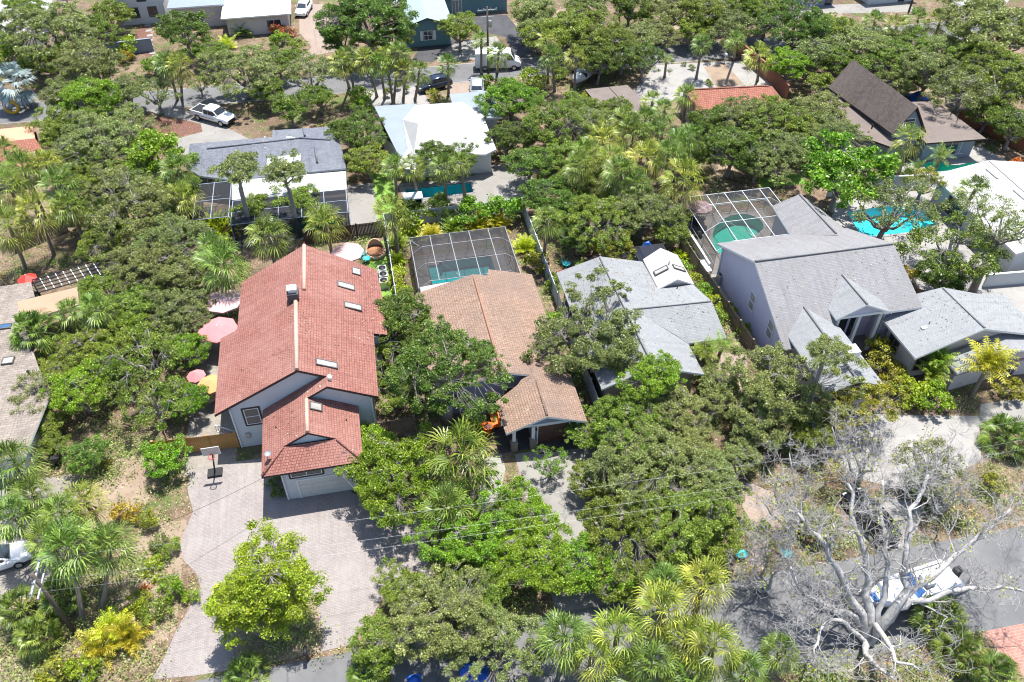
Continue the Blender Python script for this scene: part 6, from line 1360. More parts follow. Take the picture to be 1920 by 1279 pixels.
# style, leaf, x, y, r, label   (photo pixels of the crown's middle and its radius)
TREES = [
 ('l','oakg',100,62,72,'grey green oak behind the top left utility pole'),
 ('m','oakg',175,128,58,'pale grey green oak above the road at upper left'),
 ('m','bright',178,190,56,'rich green bushy tree just below the pale upper left oak'),
 ('m','oakg',232,172,44,'dark oak with grey branches at the left mouth of the curved drive'),
 ('open','oakg',292,172,42,'sparse small oak arching over the road left of twin palms'),
 ('m','oak',140,232,55,'round green oak right of the orange flat roof'),
 ('l','oakg',188,268,72,'wide grey green oak below the red brown mulch bed'),
 ('open','oakg',252,243,42,'silvery half bare tree at the tip of the mulch bed'),
 ('big','bright',288,292,50,'big leaved bright green tree at the left end of the slate roof'),
 ('m','oakd',345,58,48,'dark green bushy tree between the white stones and the metal hip roof'),
 ('s','oak',205,28,38,'thin oak behind the dark pole at the top left'),
 ('m','oak',395,95,34,'green oak left of the orange bromeliad bed'),
 ('l','oakg',455,128,64,'large grey green oak behind the white pickup'),
 ('open','oak',374,158,24,'low sparse tree on the far road verge left of the pickup'),
 ('open','oakg',578,138,50,'sparse grey oak between the big oak and the palm row'),
 ('s','oakd',548,205,36,'dark shrubby tree above the slate roof'),
 ('s','oak',600,185,30,'small green tree left of the clipped hedge strip'),
 ('l','oakd',692,40,82,'huge dark oak shading the pale tan driveway at the top'),
 ('m','oakd',640,78,42,'lower dark lobe of oak beside the pale tan driveway'),
 ('m','oak',862,58,38,'round oak on the island inside the dark circular drive'),
 ('l','oakd',668,248,54,'deep green oak over the right end of the slate roof'),
 ('m','oak',690,300,42,'green oak leaning over the white lanai corner'),
 ('l','oakd',832,296,54,'dark oak over the front slope of the white hipped roof'),
 ('l','bright',958,188,58,'bright green oak behind the right wing of the white hipped house'),
 ('l','oakd',950,262,44,'dark oak against the right edge of the white hipped roof'),
 ('l','oak',1030,236,62,'broad green oak between the white hipped roof and the brown carport'),
 ('m','oakd',990,308,46,'dark oak shading the lap pool patio'),
 ('m','oakd',1025,370,50,'shady oak above the right end of the white fence'),
 ('m','oakg',1105,232,50,'pale oak just below the brown carport'),
 ('m','oak',1150,205,36,'green oak at the lower edge of the brown carport roof'),
 ('m','oakg',1000,28,44,'sparse oak on tan ground right of the dark drive'),
 ('m','oak',1062,62,50,'green oak beside the dark drive at the top'),
 ('l','oak',1128,82,56,'broad oak over the far road behind the covered boat'),
 ('m','oakg',1195,72,44,'grey oak with white branches left of the tan clearing'),
 ('m','oakd',1182,18,40,'dark oak at the top edge beside the slim pole'),
 ('m','oakg',1100,15,42,'silvery oak at the top edge above the far road'),
 ('s','bright',1205,38,20,'small bright green tree at the tan clearing'),
 ('m','oakg',1262,22,46,'grey green scrub oak above the tan clearing'),
 ('m','oak',1322,32,46,'scrub oak above the palm in the white drive'),
 ('m','oakg',1375,52,42,'scrub oak above the far road near the red brown wall'),
 ('m','oakd',1122,118,42,'dark oak with straight trunks right of the covered boat'),
 ('open','oakd',1208,112,42,'dark leaning tree at the left edge of the white driveway'),
 ('m','oakd',1440,32,50,'dark oak at the top edge above the two wall palms'),
 ('l','oakd',1492,58,62,'broad dark oak at the top right behind the red brown wall'),
 ('m','bright',1478,128,40,'fresh green tree beside the red brown wall'),
 ('m','oakg',1530,98,48,'grey oak left of the steep brown roof peak'),
 ('m','oakg',1612,92,52,'grey oak directly above the steep brown roof'),
 ('m','oak',1675,108,50,'oak behind the right slope of the steep brown roof'),
 ('m','oakg',1738,138,54,'oak with pale twisted branches right of the steep brown roof'),
 ('s','oak',1540,150,30,'small oak touching the left corner of the steep brown roof'),
 ('l','oakg',1862,60,92,'very large blurred oak in the top right corner'),
 ('l','oak',1895,150,80,'green oak under the top right corner oak'),
 ('open','oakg',1805,178,62,'open oak with a thick leaning trunk right of the brown flat roof'),
 ('m','oakd',1905,235,50,'dark oak at the right edge above the red brown fence'),
 ('l','oakg',1392,228,56,'grey green oak below the terracotta roof'),
 ('l','oak',1458,222,58,'broad oak filling the gap left of the brown flat roof'),
 ('l','oakg',1532,212,58,'pale oak touching the lower left side of the steep brown roof'),
 ('l','oakg',1560,258,52,'grey oak below the brown flat roof'),
 ('m','oakd',1372,282,56,'dark oak above the small lawn left of the bright tree'),
 ('l','oakg',1470,280,54,'oak with bare grey limbs above the small lawn'),
 ('m','oakd',1325,238,42,'dark oak at the lower left of the terracotta roof'),
 ('big','bright',1580,325,72,'round bright green tree beside the white cage and turquoise pool'),
 ('open','oakg',1668,392,78,'thin branched tree standing over the turquoise pool'),
 ('open','olive',1735,342,42,'olive tree crown against the white garden wall'),
 ('open','oak',1800,478,88,'wide open oak over the white deck behind the cream house'),
 ('open','oakg',1885,420,66,'open grey oak over the white roof at the right edge'),
 ('m','oakd',1770,520,52,'dark oak lobe above the cream house ridge'),
 ('l','oak',1125,408,64,'broad oak behind the pale grey roof left side'),
 ('l','oakg',1205,398,62,'broad grey oak behind the white skylit room'),
 ('m','oak',1255,432,40,'green oak just left of the white pool cage'),
 ('m','oakd',1085,445,40,'dark small oak above the shaded grey roof corner'),
 ('m','olive',1148,462,38,'low olive tree in the yard behind the grey roof'),
 ('m','oakg',1118,350,40,'pale crown between fan palms above the grey roof yard'),
 ('l','oakg',262,400,78,'large grey green oak left of the screened cage, upper part'),
 ('l','oak',212,445,62,'green oak beside the blue bin'),
 ('l','oakg',325,448,66,'wide grey oak left of the dark brown board fence'),
 ('m','oak',335,350,46,'oak at the left end of the narrow cage'),
 ('l','oakg',272,500,66,'flat topped oak right of the lattice pergola'),
 ('m','oakg',345,515,48,'grey oak left of the large palm by the red roof'),
 ('m','oak',190,335,44,'green oak above the palm cluster at left'),
 ('l','oak',250,575,62,'green oak below the lattice pergola'),
 ('l','oakg',335,585,60,'grey green oak left of the faded pink parasol'),
 ('l','oak',185,645,58,'bright green oak beside the pale shingle roof skylight'),
 ('open','oak',270,672,74,'oak with tangled white branches left of the red roof'),
 ('m','bright',352,655,44,'green oak lobe below the coral parasol'),
 ('m','bright',150,735,56,'bright oak lobe at the right edge of the pale shingle roof'),
 ('open','oak',290,748,62,'oak over the orange cedar fence, left side'),
 ('m','bright',350,752,42,'bright oak clump above the orange cedar fence'),
 ('open','oakg',78,738,50,'sparse grey branched oak over the pale shingle roof'),
 ('s','bright',310,862,40,'round bright green tree left of the basketball hoop'),
 ('s','oakd',160,850,38,'low dark tree in front of the lower left garage'),
 ('s','oak',100,835,26,'small green tree above the lower left garage door'),
 ('l','oakd',732,605,76,'dark upper crown of oak over the red roof right slope'),
 ('l','oakd',832,686,100,'great dark oak between the red and beige roofs'),
 ('l','oak',740,722,62,'left lobe of oak hiding the red roof front corner'),
 ('l','bright',738,895,92,'vivid green round tree in front of the red roof garage'),
 ('m','bright',700,838,52,'vivid green small tree tucked against the red garage wing'),
 ('l','oakg',1108,648,94,'tall grey green oak between the beige and grey roofs'),
 ('m','oakd',1052,702,42,'dark oak lobe casting shade on the beige garage roof'),
 ('m','bright',1232,702,48,'bright green tree at the front edge of the grey roof'),
 ('l','oak',1175,790,68,'green oak in front of the grey roof house'),
 ('l','oakg',1262,770,66,'grey oak left of the pale paver path'),
 ('l','oakg',1168,868,66,'grey green oak right of the white beige house driveway'),
 ('l','oakg',1245,872,78,'oak with a bare grey branch in the front thicket'),
 ('l','oakg',1330,905,66,'pale grey oak left of the bare twigs'),
 ('l','oak',1275,985,84,'dense green oak at the right of the front thicket'),
 ('l','oak',1165,985,78,'dense oak in the middle of the front thicket'),
 ('m','oak',1345,1010,52,'green oak at the edge of the sandy paver path'),
 ('l','bright',985,968,60,'bright green oak over the white driveway'),
 ('l','bright',868,1005,78,'bright green oak beside the shaded paver drive'),
 ('l','bright',1005,1045,78,'vivid green oak in the front thicket nearest the road'),
 ('m','bright',1090,1060,60,'yellow green oak above the fan palm group'),
 ('m','oak',1160,1095,50,'green oak just behind the fan palm group'),
 ('m','oak',760,1105,44,'small oak at the lower right edge of the paver drive'),
 ('l','oakg',822,1172,92,'broad grey green oak at the bottom centre'),
 ('l','oakg',935,1212,82,'grey oak over the blue tarpaulin'),
 ('m','oak',712,1215,56,'green oak at the bottom edge beside the road'),
 ('m','oak',905,1105,52,'oak above the broad bottom centre oak'),
 ('l','oakg',1462,732,88,'large grey green oak in front of the lavender house'),
 ('l','olive',1592,742,76,'olive and gold tree in front of the lavender garage wing'),
 ('m','oakg',1420,800,58,'grey oak left of the bare white twigs'),
 ('m','oak',1520,808,48,'green oak below the olive tree'),
 ('m','oakg',1550,660,40,'sparse grey crown over the lavender garage roof'),
 ('m','oakg',1345,720,46,'thin oak above the pale paver path'),
 ('drive','lime',508,1098,84,'yellow green upright tree on the island of the paver drive'),
 ('tall','lime',468,1148,58,'lower left shoot of the yellow green drive tree'),
 ('s','oakg',442,318,42,'slim umbrella shaped oak before the slate roof, left one'),
 ('s','oakg',535,322,40,'slim umbrella shaped oak before the slate roof, right one'),
 ('s','oak',472,395,34,'small dark tree against the lanai screens at left'),
 ('s','oak',560,375,40,'small tree over the lanai screens in the middle'),
 ('s','oakd',600,405,34,'small tree beside the shaded green pool'),
 ('open','oakg',1745,870,66,'half leafless oak right of the bleached tree'),
 ('m','oakd',1730,905,40,'dark shrubby tree under the half leafless oak'),
 ('open','bright',1032,868,36,'thin bright sapling on the white driveway before the brown garage door'),
 ('l','oakg',1012,56,46,'pale oak between the dark drive and the far road'),
 ('m','oak',1088,40,44,'green oak at the top edge left of the slim pole'),
 ('l','oak',1166,98,48,'dense oak over the road just left of the leaning dark tree'),
 ('m','oakg',1230,58,34,'scrubby grey oak beside the small bright green tree'),
 ('m','oak',1298,60,34,'scrub oak on the far verge above the white driveway'),
 ('m','oakg',1345,14,40,'grey scrub at the top edge above the white driveway palm'),
 ('m','oak',1405,18,42,'green oak at the top edge left of the dark top oak'),
 ('l','oak',1548,60,50,'oak between the pale blue far house and the steep brown roof'),
 ('m','oak',1572,122,38,'oak hugging the peak of the steep brown roof'),
 ('l','oakg',1648,84,48,'grey oak below the left fan palm of the top right group'),
 ('l','oak',1708,92,48,'oak below the middle fan palm of the top right group'),
 ('m','oakg',1702,150,40,'grey oak just above the blue tarpaulin'),
 ('m','oakg',1775,98,46,'grey oak below the right fan palm of the top right group'),
 ('l','oak',1832,112,56,'oak between the fan palm group and the top right corner oak'),
 ('m','oakd',1852,212,42,'dark oak behind the right lower brown roof'),
 ('l','oak',1425,258,50,'oak in the middle of the mass below the terracotta roof'),
 ('m','oak',1512,252,44,'oak at the right of the mass below the terracotta roof'),
 ('m','oakg',1420,306,42,'low grey oak over bare soil above the white pool cage'),
 ('m','oakd',1302,292,38,'dark oak right of the palm thicket'),
 ('l','oak',1082,205,44,'oak at the lower left of the brown carport'),
 ('m','oak',1052,290,44,'oak at the left of the palm thicket'),
 ('m','oak',1072,348,42,'oak left below the palm thicket'),
 ('m','oakd',1062,398,42,'dark oak left of the broad oak behind the grey roof'),
 ('m','oak',1165,372,40,'oak directly below the palm thicket'),
 ('m','oakg',128,182,44,'grey green oak right of the silver palm'),
 ('l','oak',118,112,44,'green oak below the dark utility pole'),
 ('m','oak',52,30,40,'green oak beside the white garage house'),
 ('m','oak',168,58,40,'green oak right of the dark utility pole'),
 ('m','oakg',232,218,38,'grey oak left of the mulch bed tip'),
 ('l','oak',148,295,50,'green oak below the round one by the orange roof'),
 ('m','oak',108,262,36,'green oak touching the terracotta tiles'),
 ('m','oakg',245,332,44,'grey oak left of the big leaved bright tree'),
 ('l','oakg',292,372,50,'grey oak left of the narrow cage and its palms'),
 ('m','oak',168,398,46,'green oak above the blue bin'),
 ('m','oakd',505,172,34,'dark tree between the big grey oak and the slate roof'),
 ('m','oak',522,115,38,'green oak right of the big grey oak behind the pickup'),
 ('m','oakd',735,72,44,'right dark lobe of the huge top oak'),
 ('s','oak',300,120,26,'small green tree behind the twin fan palms'),
 ('l','oak',200,545,48,'oak right of the tan flat roof and its palms'),
 ('m','oak',112,700,40,'green oak along the edge of the pale shingle roof'),
 ('m','bright',238,615,44,'bright oak lobe in the middle of the left oaks'),
 ('m','oak',300,625,42,'green oak below the faded pink parasol, left'),
 ('m','oakd',222,705,40,'dark hollow oak left of the tangled white branches'),
 ('m','oak',85,795,34,'green oak in front of the pale shingle roof'),
 ('m','oakg',1212,832,54,'grey oak in the upper middle of the front thicket'),
 ('m','oak',1095,812,38,'green oak beside the white fence end'),
 ('m','oakg',1298,852,46,'pale oak below the grey roof paver path'),
 ('m','oak',1210,932,52,'oak in the heart of the front thicket'),
 ('m','oak',1112,905,44,'oak on the right edge of the white driveway'),
 ('m','bright',930,985,44,'bright lobe left of the white driveway'),
 ('m','oak',860,1092,44,'green oak between the vivid oaks and the bottom oak'),
 ('l','oakg',880,1160,56,'grey oak above the blue tarpaulins'),
 ('m','oakg',1392,858,40,'grey oak left of the bare pale trees'),
 ('m','oakg',1402,765,42,'grey oak left of the large lavender house oak'),
 ('s','olive',1535,975,36,'golden green small tree behind the bare limbs'),
]
PALMS = [
 ('sabal',45,318,42,6,'fan palm at left above the leaning trunk pair',None),
 ('sabaly',22,345,38,6,'yellowish fan palm at the left edge',None),
 ('sabal',112,345,42,6.2,'dark hearted fan palm in the left cluster',None),
 ('sabaly',68,395,42,6,'golden fan palm over the longer leaning trunk',(102,478)),
 ('sabaly',18,425,44,5.5,'large fan palm with leaning pale trunk at left edge',(50,508)),
 ('sabal',8,285,34,6,'fan palm crown cut by the left edge below the orange roof',None),
 ('sabal',500,440,42,5.5,'thick fan palm with brown skirt behind the red roof peak',None),
 ('sabaly',612,418,38,5,'golden fan palm by the shaded green pool',None),
 ('sabal',415,494,48,5,'large fan palm left of the red roof back corner',None),
 ('sabal',395,462,34,4.5,'fan palm below the short dark board fence',None),
 ('sabaly',738,402,38,4.8,'fan palm at the lawn corner left of the pool slide tower',None),
 ('sabal',735,310,28,6,'fan palm at the left end of the lap pool',None),
 ('sabaly',772,313,28,6,'second fan palm from the left along the lap pool',(786,378)),
 ('sabal',832,312,30,6.2,'tallest fan palm over the middle of the lap pool',(838,395)),
 ('sabal',864,306,27,6,'fan palm leaning over the right half of the lap pool',(872,375)),
 ('sabal',314,118,28,6,'left twin fan palm on the curved drive island',(333,188)),
 ('sabaly',338,122,28,6,'right twin fan palm on the curved drive island',(341,186)),
 ('sabaly',640,118,26,6,'fan palm at the left end of the roadside palm row',(655,165)),
 ('sabal',655,108,26,6,'second fan palm of the roadside palm row',None),
 ('sabaly',688,112,27,6.2,'fan palm of the row above the clipped cones',(707,182)),
 ('sabal',712,120,27,6,'fan palm of the row with a dark trunk',(722,185)),
 ('sabaly',728,108,27,6.3,'golden fan palm in the middle of the palm row',None),
 ('sabal',748,98,28,7,'tallest fan palm of the roadside row',(738,190)),
 ('sabaly',760,132,26,5.4,'curved trunk fan palm left of the navy car',(756,190)),
 ('sabal',787,134,27,5.4,'fan palm overlapping the nose of the navy car',(778,188)),
 ('sabal',840,120,24,5,'single round fan palm right of the navy car',(841,180)),
 ('sabal',901,74,19,5,'small palm beside the tall utility pole above the van',None),
 ('sabal',935,100,26,5,'fan palm in front of the white van',(932,137)),
 ('sabal',1035,106,26,5.2,'fan palm left of the covered boat',(1040,172)),
 ('sabaly',1030,76,22,6,'small fan palm at the edge of the dark drive',None),
 ('sabaly',1080,106,24,5.2,'golden fan palm just above the covered boat',None),
 ('sabal',1317,82,22,5,'lone fan palm in the white driveway',(1305,148)),
 ('sabal',1380,76,22,5.5,'fan palm at the upper end of the red brown wall',(1376,112)),
 ('sabaly',1424,106,29,5,'fan palm right of the red brown wall',(1420,152)),
 ('sabaly',1706,262,33,6.5,'lone fan palm before the brown roof gable',(1683,330)),
 ('sabal',1828,358,36,7,'tall curving palm over the white roof',(1792,418)),
 ('sabal',1645,42,26,5,'left fan palm of the group at the top right',None),
 ('sabaly',1682,52,26,5,'golden fan palm of the top right group',None),
 ('sabal',1722,40,28,5,'middle fan palm of the top right group',None),
 ('sabaly',1762,42,28,5,'right fan palm of the top right group',None),
 ('sabal',1028,412,30,6,'slim palm beside the right corner of the white fence',(1018,490)),
 ('palmetto',70,622,46,3.2,'wide dark fan palm on the edge of the pale shingle roof',None),
 ('sabal',178,582,36,4.5,'fan palm right of the tan flat roof',None),
 ('sabal',140,582,30,4,'dark fan palm touching the tan flat roof',None),
 ('sabal',335,318,36,5,'fan palm at the left corner of the slate roof',None),
 ('sabaly',340,372,36,4.5,'fan palm below the left end of the narrow cage',None),
 ('sabal',1248,208,27,5,'fan palm at the lower end of the white driveway',None),
 ('sabal',1288,180,26,4.5,'round fan palm at the left end of the terracotta roof',None),
 ('sabaly',1130,262,38,5.5,'pale fan palm in the middle thicket, upper left',None),
 ('sabal',1190,248,38,5.5,'fan palm in the middle thicket, upper middle',None),
 ('sabal',1238,250,34,5.5,'fan palm in the middle thicket, upper right',None),
 ('sabaly',1215,296,38,5.5,'fan palm in the centre of the middle thicket',None),
 ('sabal',1165,322,38,5.5,'fan palm at the lower left of the middle thicket',None),
 ('sabaly',1278,335,44,5.5,'large pale fan palm above the pink cantilever parasol',None),
 ('sabal',1092,312,34,5.5,'fan palm above the broad oak behind the grey roof',None),
 ('sabal',1275,272,34,5.5,'fan palm at the right of the middle thicket',None),
 ('sabaly',1222,190,24,4,'small fan palm right of the brown carport',None),
 ('sabal',28,868,52,5,'bright fan palm in front of the lower left garage',(62,975)),
 ('sabal',28,975,46,5,'fan palm at the left edge over the parked car',None),
 ('sabal',130,1025,62,5.5,'large fan palm with yellow lower fronds at lower left',(155,1160)),
 ('sabal',208,1022,48,5,'fan palm right of the large lower left palm',(192,1140)),
 ('sabaly',158,935,40,4,'fan palm over the shaded soil at lower left',None),
 ('sabal',112,968,42,4.5,'fan palm between the garage palm and the large palm',None),
 ('palmetto',40,1140,48,1.6,'dark saw palmetto at the left edge low down',None),
 ('palmetto',70,1190,42,1.4,'saw palmetto below the leaning pole',None),
 ('sabaly',868,850,66,5,'big fan palm right of the vivid green round tree',(884,925)),
 ('sabal',835,945,50,3.6,'fan palm leaning below the big garage front palm',None),
 ('sabal',1058,1192,60,4.5,'leftmost fan palm of the bottom palm group',None),
 ('sabaly',1160,1192,60,4.5,'open rosette fan palm second from left at the bottom',None),
 ('sabaly',1248,1150,62,5,'fan palm in the centre of the bottom palm group',None),
 ('sabaly',1318,1098,58,5,'uppermost fan palm of the bottom palm group',None),
 ('sabaly',1338,1212,62,5,'right fan palm of the bottom palm group',None),
 ('sabal',1222,1250,56,4,'fan palm on the bottom edge below the palm group',None),
 ('sabal',1398,1262,48,3.5,'fan palm at the bottom edge left of the bare trunk',None),
 ('sabal',1462,1225,44,3.2,'fan palm with grey twigs draped over it at the bottom',None),
 ('palmetto',465,1262,46,.7,'pale palmetto at the bottom edge of the paver drive',None),
 ('palmetto',690,1268,42,1,'palmetto at the bottom edge by the road',None),
 ('palmetto',1888,822,46,.9,'rounded palmetto beside the right concrete drive',None),
 ('palmetto',1762,1160,52,.9,'green palmetto next to the red brick paving, upper',None),
 ('palmetto',1800,1220,52,.9,'green palmetto next to the red brick paving, middle',None),
 ('palmetto',1868,1262,46,.8,'yellow green palmetto next to the red brick paving, lowest',None),
 ('silver',28,156,40,3.4,'silver blue palm beside the road at the left edge',None),
 ('queen',1322,660,24,3.2,'small feather palm before the grey roof, left one',(1322,690)),
 ('queen',1354,652,26,3.4,'small feather palm before the grey roof, right one',(1342,682)),
 ('queen',1250,112,13,2.6,'small young palm in a mulch ring on the white drive',None),
 ('areca',1850,690,44,3.4,'golden feather palm clump before the cream house',None),
 ('arecag',1762,680,28,2.2,'green feather palm at the corner of the cream house',None),
 ('arecag',1745,705,26,1.4,'low feather palm at the cream house corner bed',None),
 ('queen',1765,292,22,2.8,'small dark palm at the edge of the winding pool',None),
 ('queen',1720,318,18,1.0,'dark spiky palm left of the winding pool',None),
 ('sabal',1105,285,34,5.5,'fan palm at the left edge of the middle thicket',None),
 ('sabaly',1145,298,34,5.2,'low yellow fan palm inside the middle thicket, left',None),
 ('sabal',1255,290,34,5.8,'fan palm inside the middle thicket, right',None),
 ('sabal',1195,345,32,5,'fan palm at the lower edge of the middle thicket',None),
 ('sabaly',1172,225,30,5.5,'fan palm just below the carport roof corner',None),
 ('sabal',1210,225,30,5.5,'fan palm between the carport and the terracotta roof',None),
 ('sabal',1292,255,30,5.5,'fan palm below the left end of the terracotta roof',None),
 ('sabaly',85,310,36,6,'yellow fan palm at the top of the left cluster',None),
 ('sabal',130,385,36,5.5,'fan palm above the blue bin',None),
 ('sabaly',1105,1232,54,4,'golden fan palm between the two left bottom palms',None),
 ('sabaly',1290,1195,54,4.6,'golden fan palm between the centre and right bottom palms',None),
 ('sabal',1180,1262,50,3.4,'fan palm cut by the bottom edge below the open rosette palm',None),
 ('sabal',1290,1268,52,3.4,'fan palm cut by the bottom edge, right of centre',None),
 ('sabal',1250,1085,44,4.2,'blue green fan palm behind the uppermost bottom palm',None),
 ('sabal',62,925,42,4.4,'fan palm over the shaded lower left driveway',None),
 ('sabal',85,1010,40,4.8,'fan palm left of the large lower left palm',None),
 ('palmetto',115,1110,42,1.6,'palmetto in the shade under the large lower left palm',None),
]
SH = [  # style/kind, leaf, x, y, r, label
 ('bush','bright',30,100,34,'bright green hedge clump at the upper left edge, left part'),('bush','bright',62,118,30,'bright green hedge clump beside the silver palm'),
 ('bush','lime',245,92,20,'yellow shrub beside the red brown mulch'),('bush','yellow',235,108,14,'orange yellow shrub left of the stepping stones'),
 ('bush','bright',292,122,20,'low green hedge above the twin fan palms'),('bush','red',520,55,15,'red flowering shrub below the metal hip roof, left'),('bush','red',545,60,14,'red flowering shrub below the metal hip roof, right'),
 ('bush','bright',525,72,18,'green shrub at the bend of the tan driveway'),('bush','oak',555,85,16,'dark shrub on the driveway corner bed'),
 ('spike','orange',395,88,14,'orange bromeliad clump in the shaded bed'),('feather','queen',455,60,24,'bright feather leaved clump by the metal hip roof'),('feather','lime',425,85,22,'light green feather plant above the big oak'),
 ('bush','bright',670,178,22,'clipped green hedge strip beside the white gravel, upper'),('bush','bright',678,198,20,'clipped green hedge strip beside the white gravel, lower'),
 ('tall','oak',725,172,7,'clipped cone shrub among the palm row, first'),('tall','oak',732,158,6,'clipped cone shrub among the palm row, second'),('tall','oak',746,160,6,'clipped cone shrub among the palm row, third'),('tall','oak',762,165,6,'clipped cone shrub among the palm row, fourth'),
 ('bush','olive',820,182,14,'low round shrub below the navy car'),('bush','bright',912,150,14,'green shrub right of the silver car'),('bush','lime',1010,150,22,'yellow green shrub bed left of the covered boat'),('bush','oak',1048,140,18,'dark shrub behind the covered boat'),
 ('bush','lime',1098,182,13,'yellow green shrub at the carport corner'),('bush','oak',1282,120,5,'first small round shrub at the white drive edge'),('bush','oak',1300,127,6,'second small round shrub at the white drive edge'),('bush','oak',1327,153,6,'small round shrub by the tan gravel strip'),('bush','oak',1334,158,6,'lower small round shrub by the tan gravel strip'),
 ('paddle','lime',770,430,26,'yellow green tropical clump along the white fence, left'),('feather','areca',808,438,26,'golden feather clump along the white fence'),('feather','queen',850,425,30,'green feather clump along the middle of the white fence'),
 ('feather','areca',895,424,30,'golden feather clump right of the fence middle'),('feather','areca',935,418,28,'gold tipped feather clump at the fence corner'),('feather','lime',985,462,30,'yellow green clump between cage and right fence, upper'),('bush','olive',1005,492,24,'olive shrub between cage and right fence, lower'),
 ('bush','oakd',760,395,34,'dark shrub bed right of the pool slide tower'),('bush','bright',880,400,34,'bright shrub bed below the lap pool, middle'),('bush','bright',935,398,32,'bright shrub bed below the lap pool, right'),('bush','oak',820,392,30,'green shrub bed below the lap pool, left'),
 ('feather','queen',745,452,24,'feather palm clump inside the left fence corner'),('feather','lime',745,485,22,'light feather clump left of the pool cage'),('bush','lime',748,525,20,'lime shrub between white fence and pool cage, upper'),('bush','lime',752,550,20,'lime shrub between white fence and pool cage, lower'),
 ('paddle','lime',408,432,36,'yellow green tropical leaves below the black cage chairs'),('paddle','lime',385,425,22,'light tropical leaves at the left of the dark board fence'),
 ('bush','bright',1282,500,20,'vine clump topping the picket fence, first from back'),('bush','lime',1298,522,20,'vine clump topping the picket fence, second'),('bush','bright',1315,545,21,'vine clump topping the picket fence, third'),('bush','lime',1332,570,21,'vine clump topping the picket fence, fourth'),('bush','bright',1348,592,20,'vine clump topping the picket fence, fifth'),('bush','lime',1366,580,14,'lime shrub on the lavender side of the picket fence'),('bush','bright',1390,615,16,'bright shrub at the front end of the picket fence'),
 ('paddle','lime',1275,480,18,'broad yellow leaves beside the white skylit room'),('bush','olive',1660,672,30,'olive hedge between garage wing and cream house, upper'),('bush','olive',1680,700,28,'olive hedge between garage wing and cream house, middle'),('bush','lime',1695,730,32,'yellow green shrub at the foot of the cream house'),('bush','bright',1745,745,34,'bright green shrub before the cream house'),('bush','lime',1718,750,26,'lime shrub in the cream house front bed'),
 ('bush','olive',1890,730,26,'olive shrub row at the right of the golden palm'),('bush','yellow',1692,515,20,'yellow shrub at the right gable of the lavender house'),
 ('bush','bright',325,1100,26,'rounded bright green shrub at the drive bend, larger'),('bush','bright',364,1115,14,'rounded bright green shrub at the drive bend, smaller'),('bush','lime',262,1130,24,'lime shrub left of the drive bend'),('bush','oak',295,1140,24,'green shrub between the bright mounds and golden leaves'),
 ('bush','oakg',300,1020,18,'pale leaved shrub left of the paver drive, upper'),('bush','oak',318,1035,18,'green shrub left of the paver drive, middle'),('bush','lime',290,1052,16,'lime shrub left of the paver drive, lower'),('spike','lime',272,1072,14,'small spiky plant left of the paver drive'),
 ('spike','lime',290,1080,13,'second small spiky plant near the drive bend'),('spike','red',268,1098,14,'red spiky plant near the drive bend'),('feather','areca',188,1208,46,'golden arching clump at lower left, left half'),('feather','areca',238,1192,46,'golden arching clump at lower left, right half'),('feather','lime',212,1178,44,'yellow green arching clump behind the golden ones'),
 ('bush','yellow',245,958,22,'golden shrub beneath the oaks at lower left'),('bush','yellow',200,872,10,'small yellow shrub on shaded soil at lower left'),('bush','olive',270,975,20,'olive shrub beside the upper paver drive'),('bush','lime',150,1262,32,'light shrub at the bottom left corner'),('bush','olive',100,1255,30,'olive shrub at the bottom left edge'),
 ('bush','lime',880,800,22,'yellow orange shrub left of the orange pot'),('bush','oakd',515,905,14,'dark shrub in the shade beside the red roof garage'),('bush','oakd',520,925,12,'lower dark shrub in the shade beside the red roof garage'),
 ('bush','olive',1500,960,26,'green shrub left of the golden small tree'),('bush','orange',1515,985,12,'orange shrub by the curved path'),('bush','yellow',1600,948,10,'yellow shrub beside the black car'),('bush','bright',1430,985,12,'bright shrub on the sandy path edge'),
 ('bush','red',1520,1150,1,''),
 ('feather','areca',1888,258,20,'golden palm clump at the right by the red brown fence'),('bush','orange',1900,315,20,'orange green shrub right of the winding pool'),('bush','oakd',1350,545,1,''),
 ('bush','red',1048,520,12,'pinkish shrub at the back left corner of the grey roof'),('feather','queen',1092,505,24,'dark feather palm between fence and grey roof'),('bush','oak',1040,535,18,'green shrub at the left wall of the grey roof house'),('bush','bright',1038,600,22,'bright shrub below the grey roof left eave'),
 ('bush','olive',1290,835,1,''),('bush','lime',1320,715,24,'lime shrub below the two small feather palms'),('bush','olive',1290,690,20,'olive shrub by the grey roof front eave'),
 ('bush','oakd',1700,320,18,'dark shrub left of the winding pool'),('bush','lime',1900,890,1,''),('bush','olive',1850,905,24,'olive shrub beside the right drive'),
]
HZ = {'great dark oak between the red and beige roofs': 6.6, 'open grey oak over the white roof at the right edge': 8, 'bright green tree at the front edge of the grey roof': 4.6, 'sparse grey crown over the lavender garage roof': 8.6,
      'slim umbrella shaped oak before the slate roof, left one': 8.2, 'slim umbrella shaped oak before the slate roof, right one': 8.0}
for s, lf, x, y, r, lab in TREES: broad(s, lf, x, y, r, lab, group='trees', hz=HZ.get(lab))
for k, x, y, r, h, lab, b in PALMS: palm(k, x, y, r, h, lab, b, group='palms')
for s, lf, x, y, r, lab in SH:
    if not lab: continue
    if s in ('bush', 'tall'): broad(s, lf, x, y, r, lab, 'shrub', 'shrub', group='shrubs and plants')
    else: low(s, x, y, r, lab, lf, {'paddle': 'broadleaf_plant', 'spike': 'spiky_plant', 'feather': 'feather_palm_clump'}[s], 'plant', group='shrubs and plants')

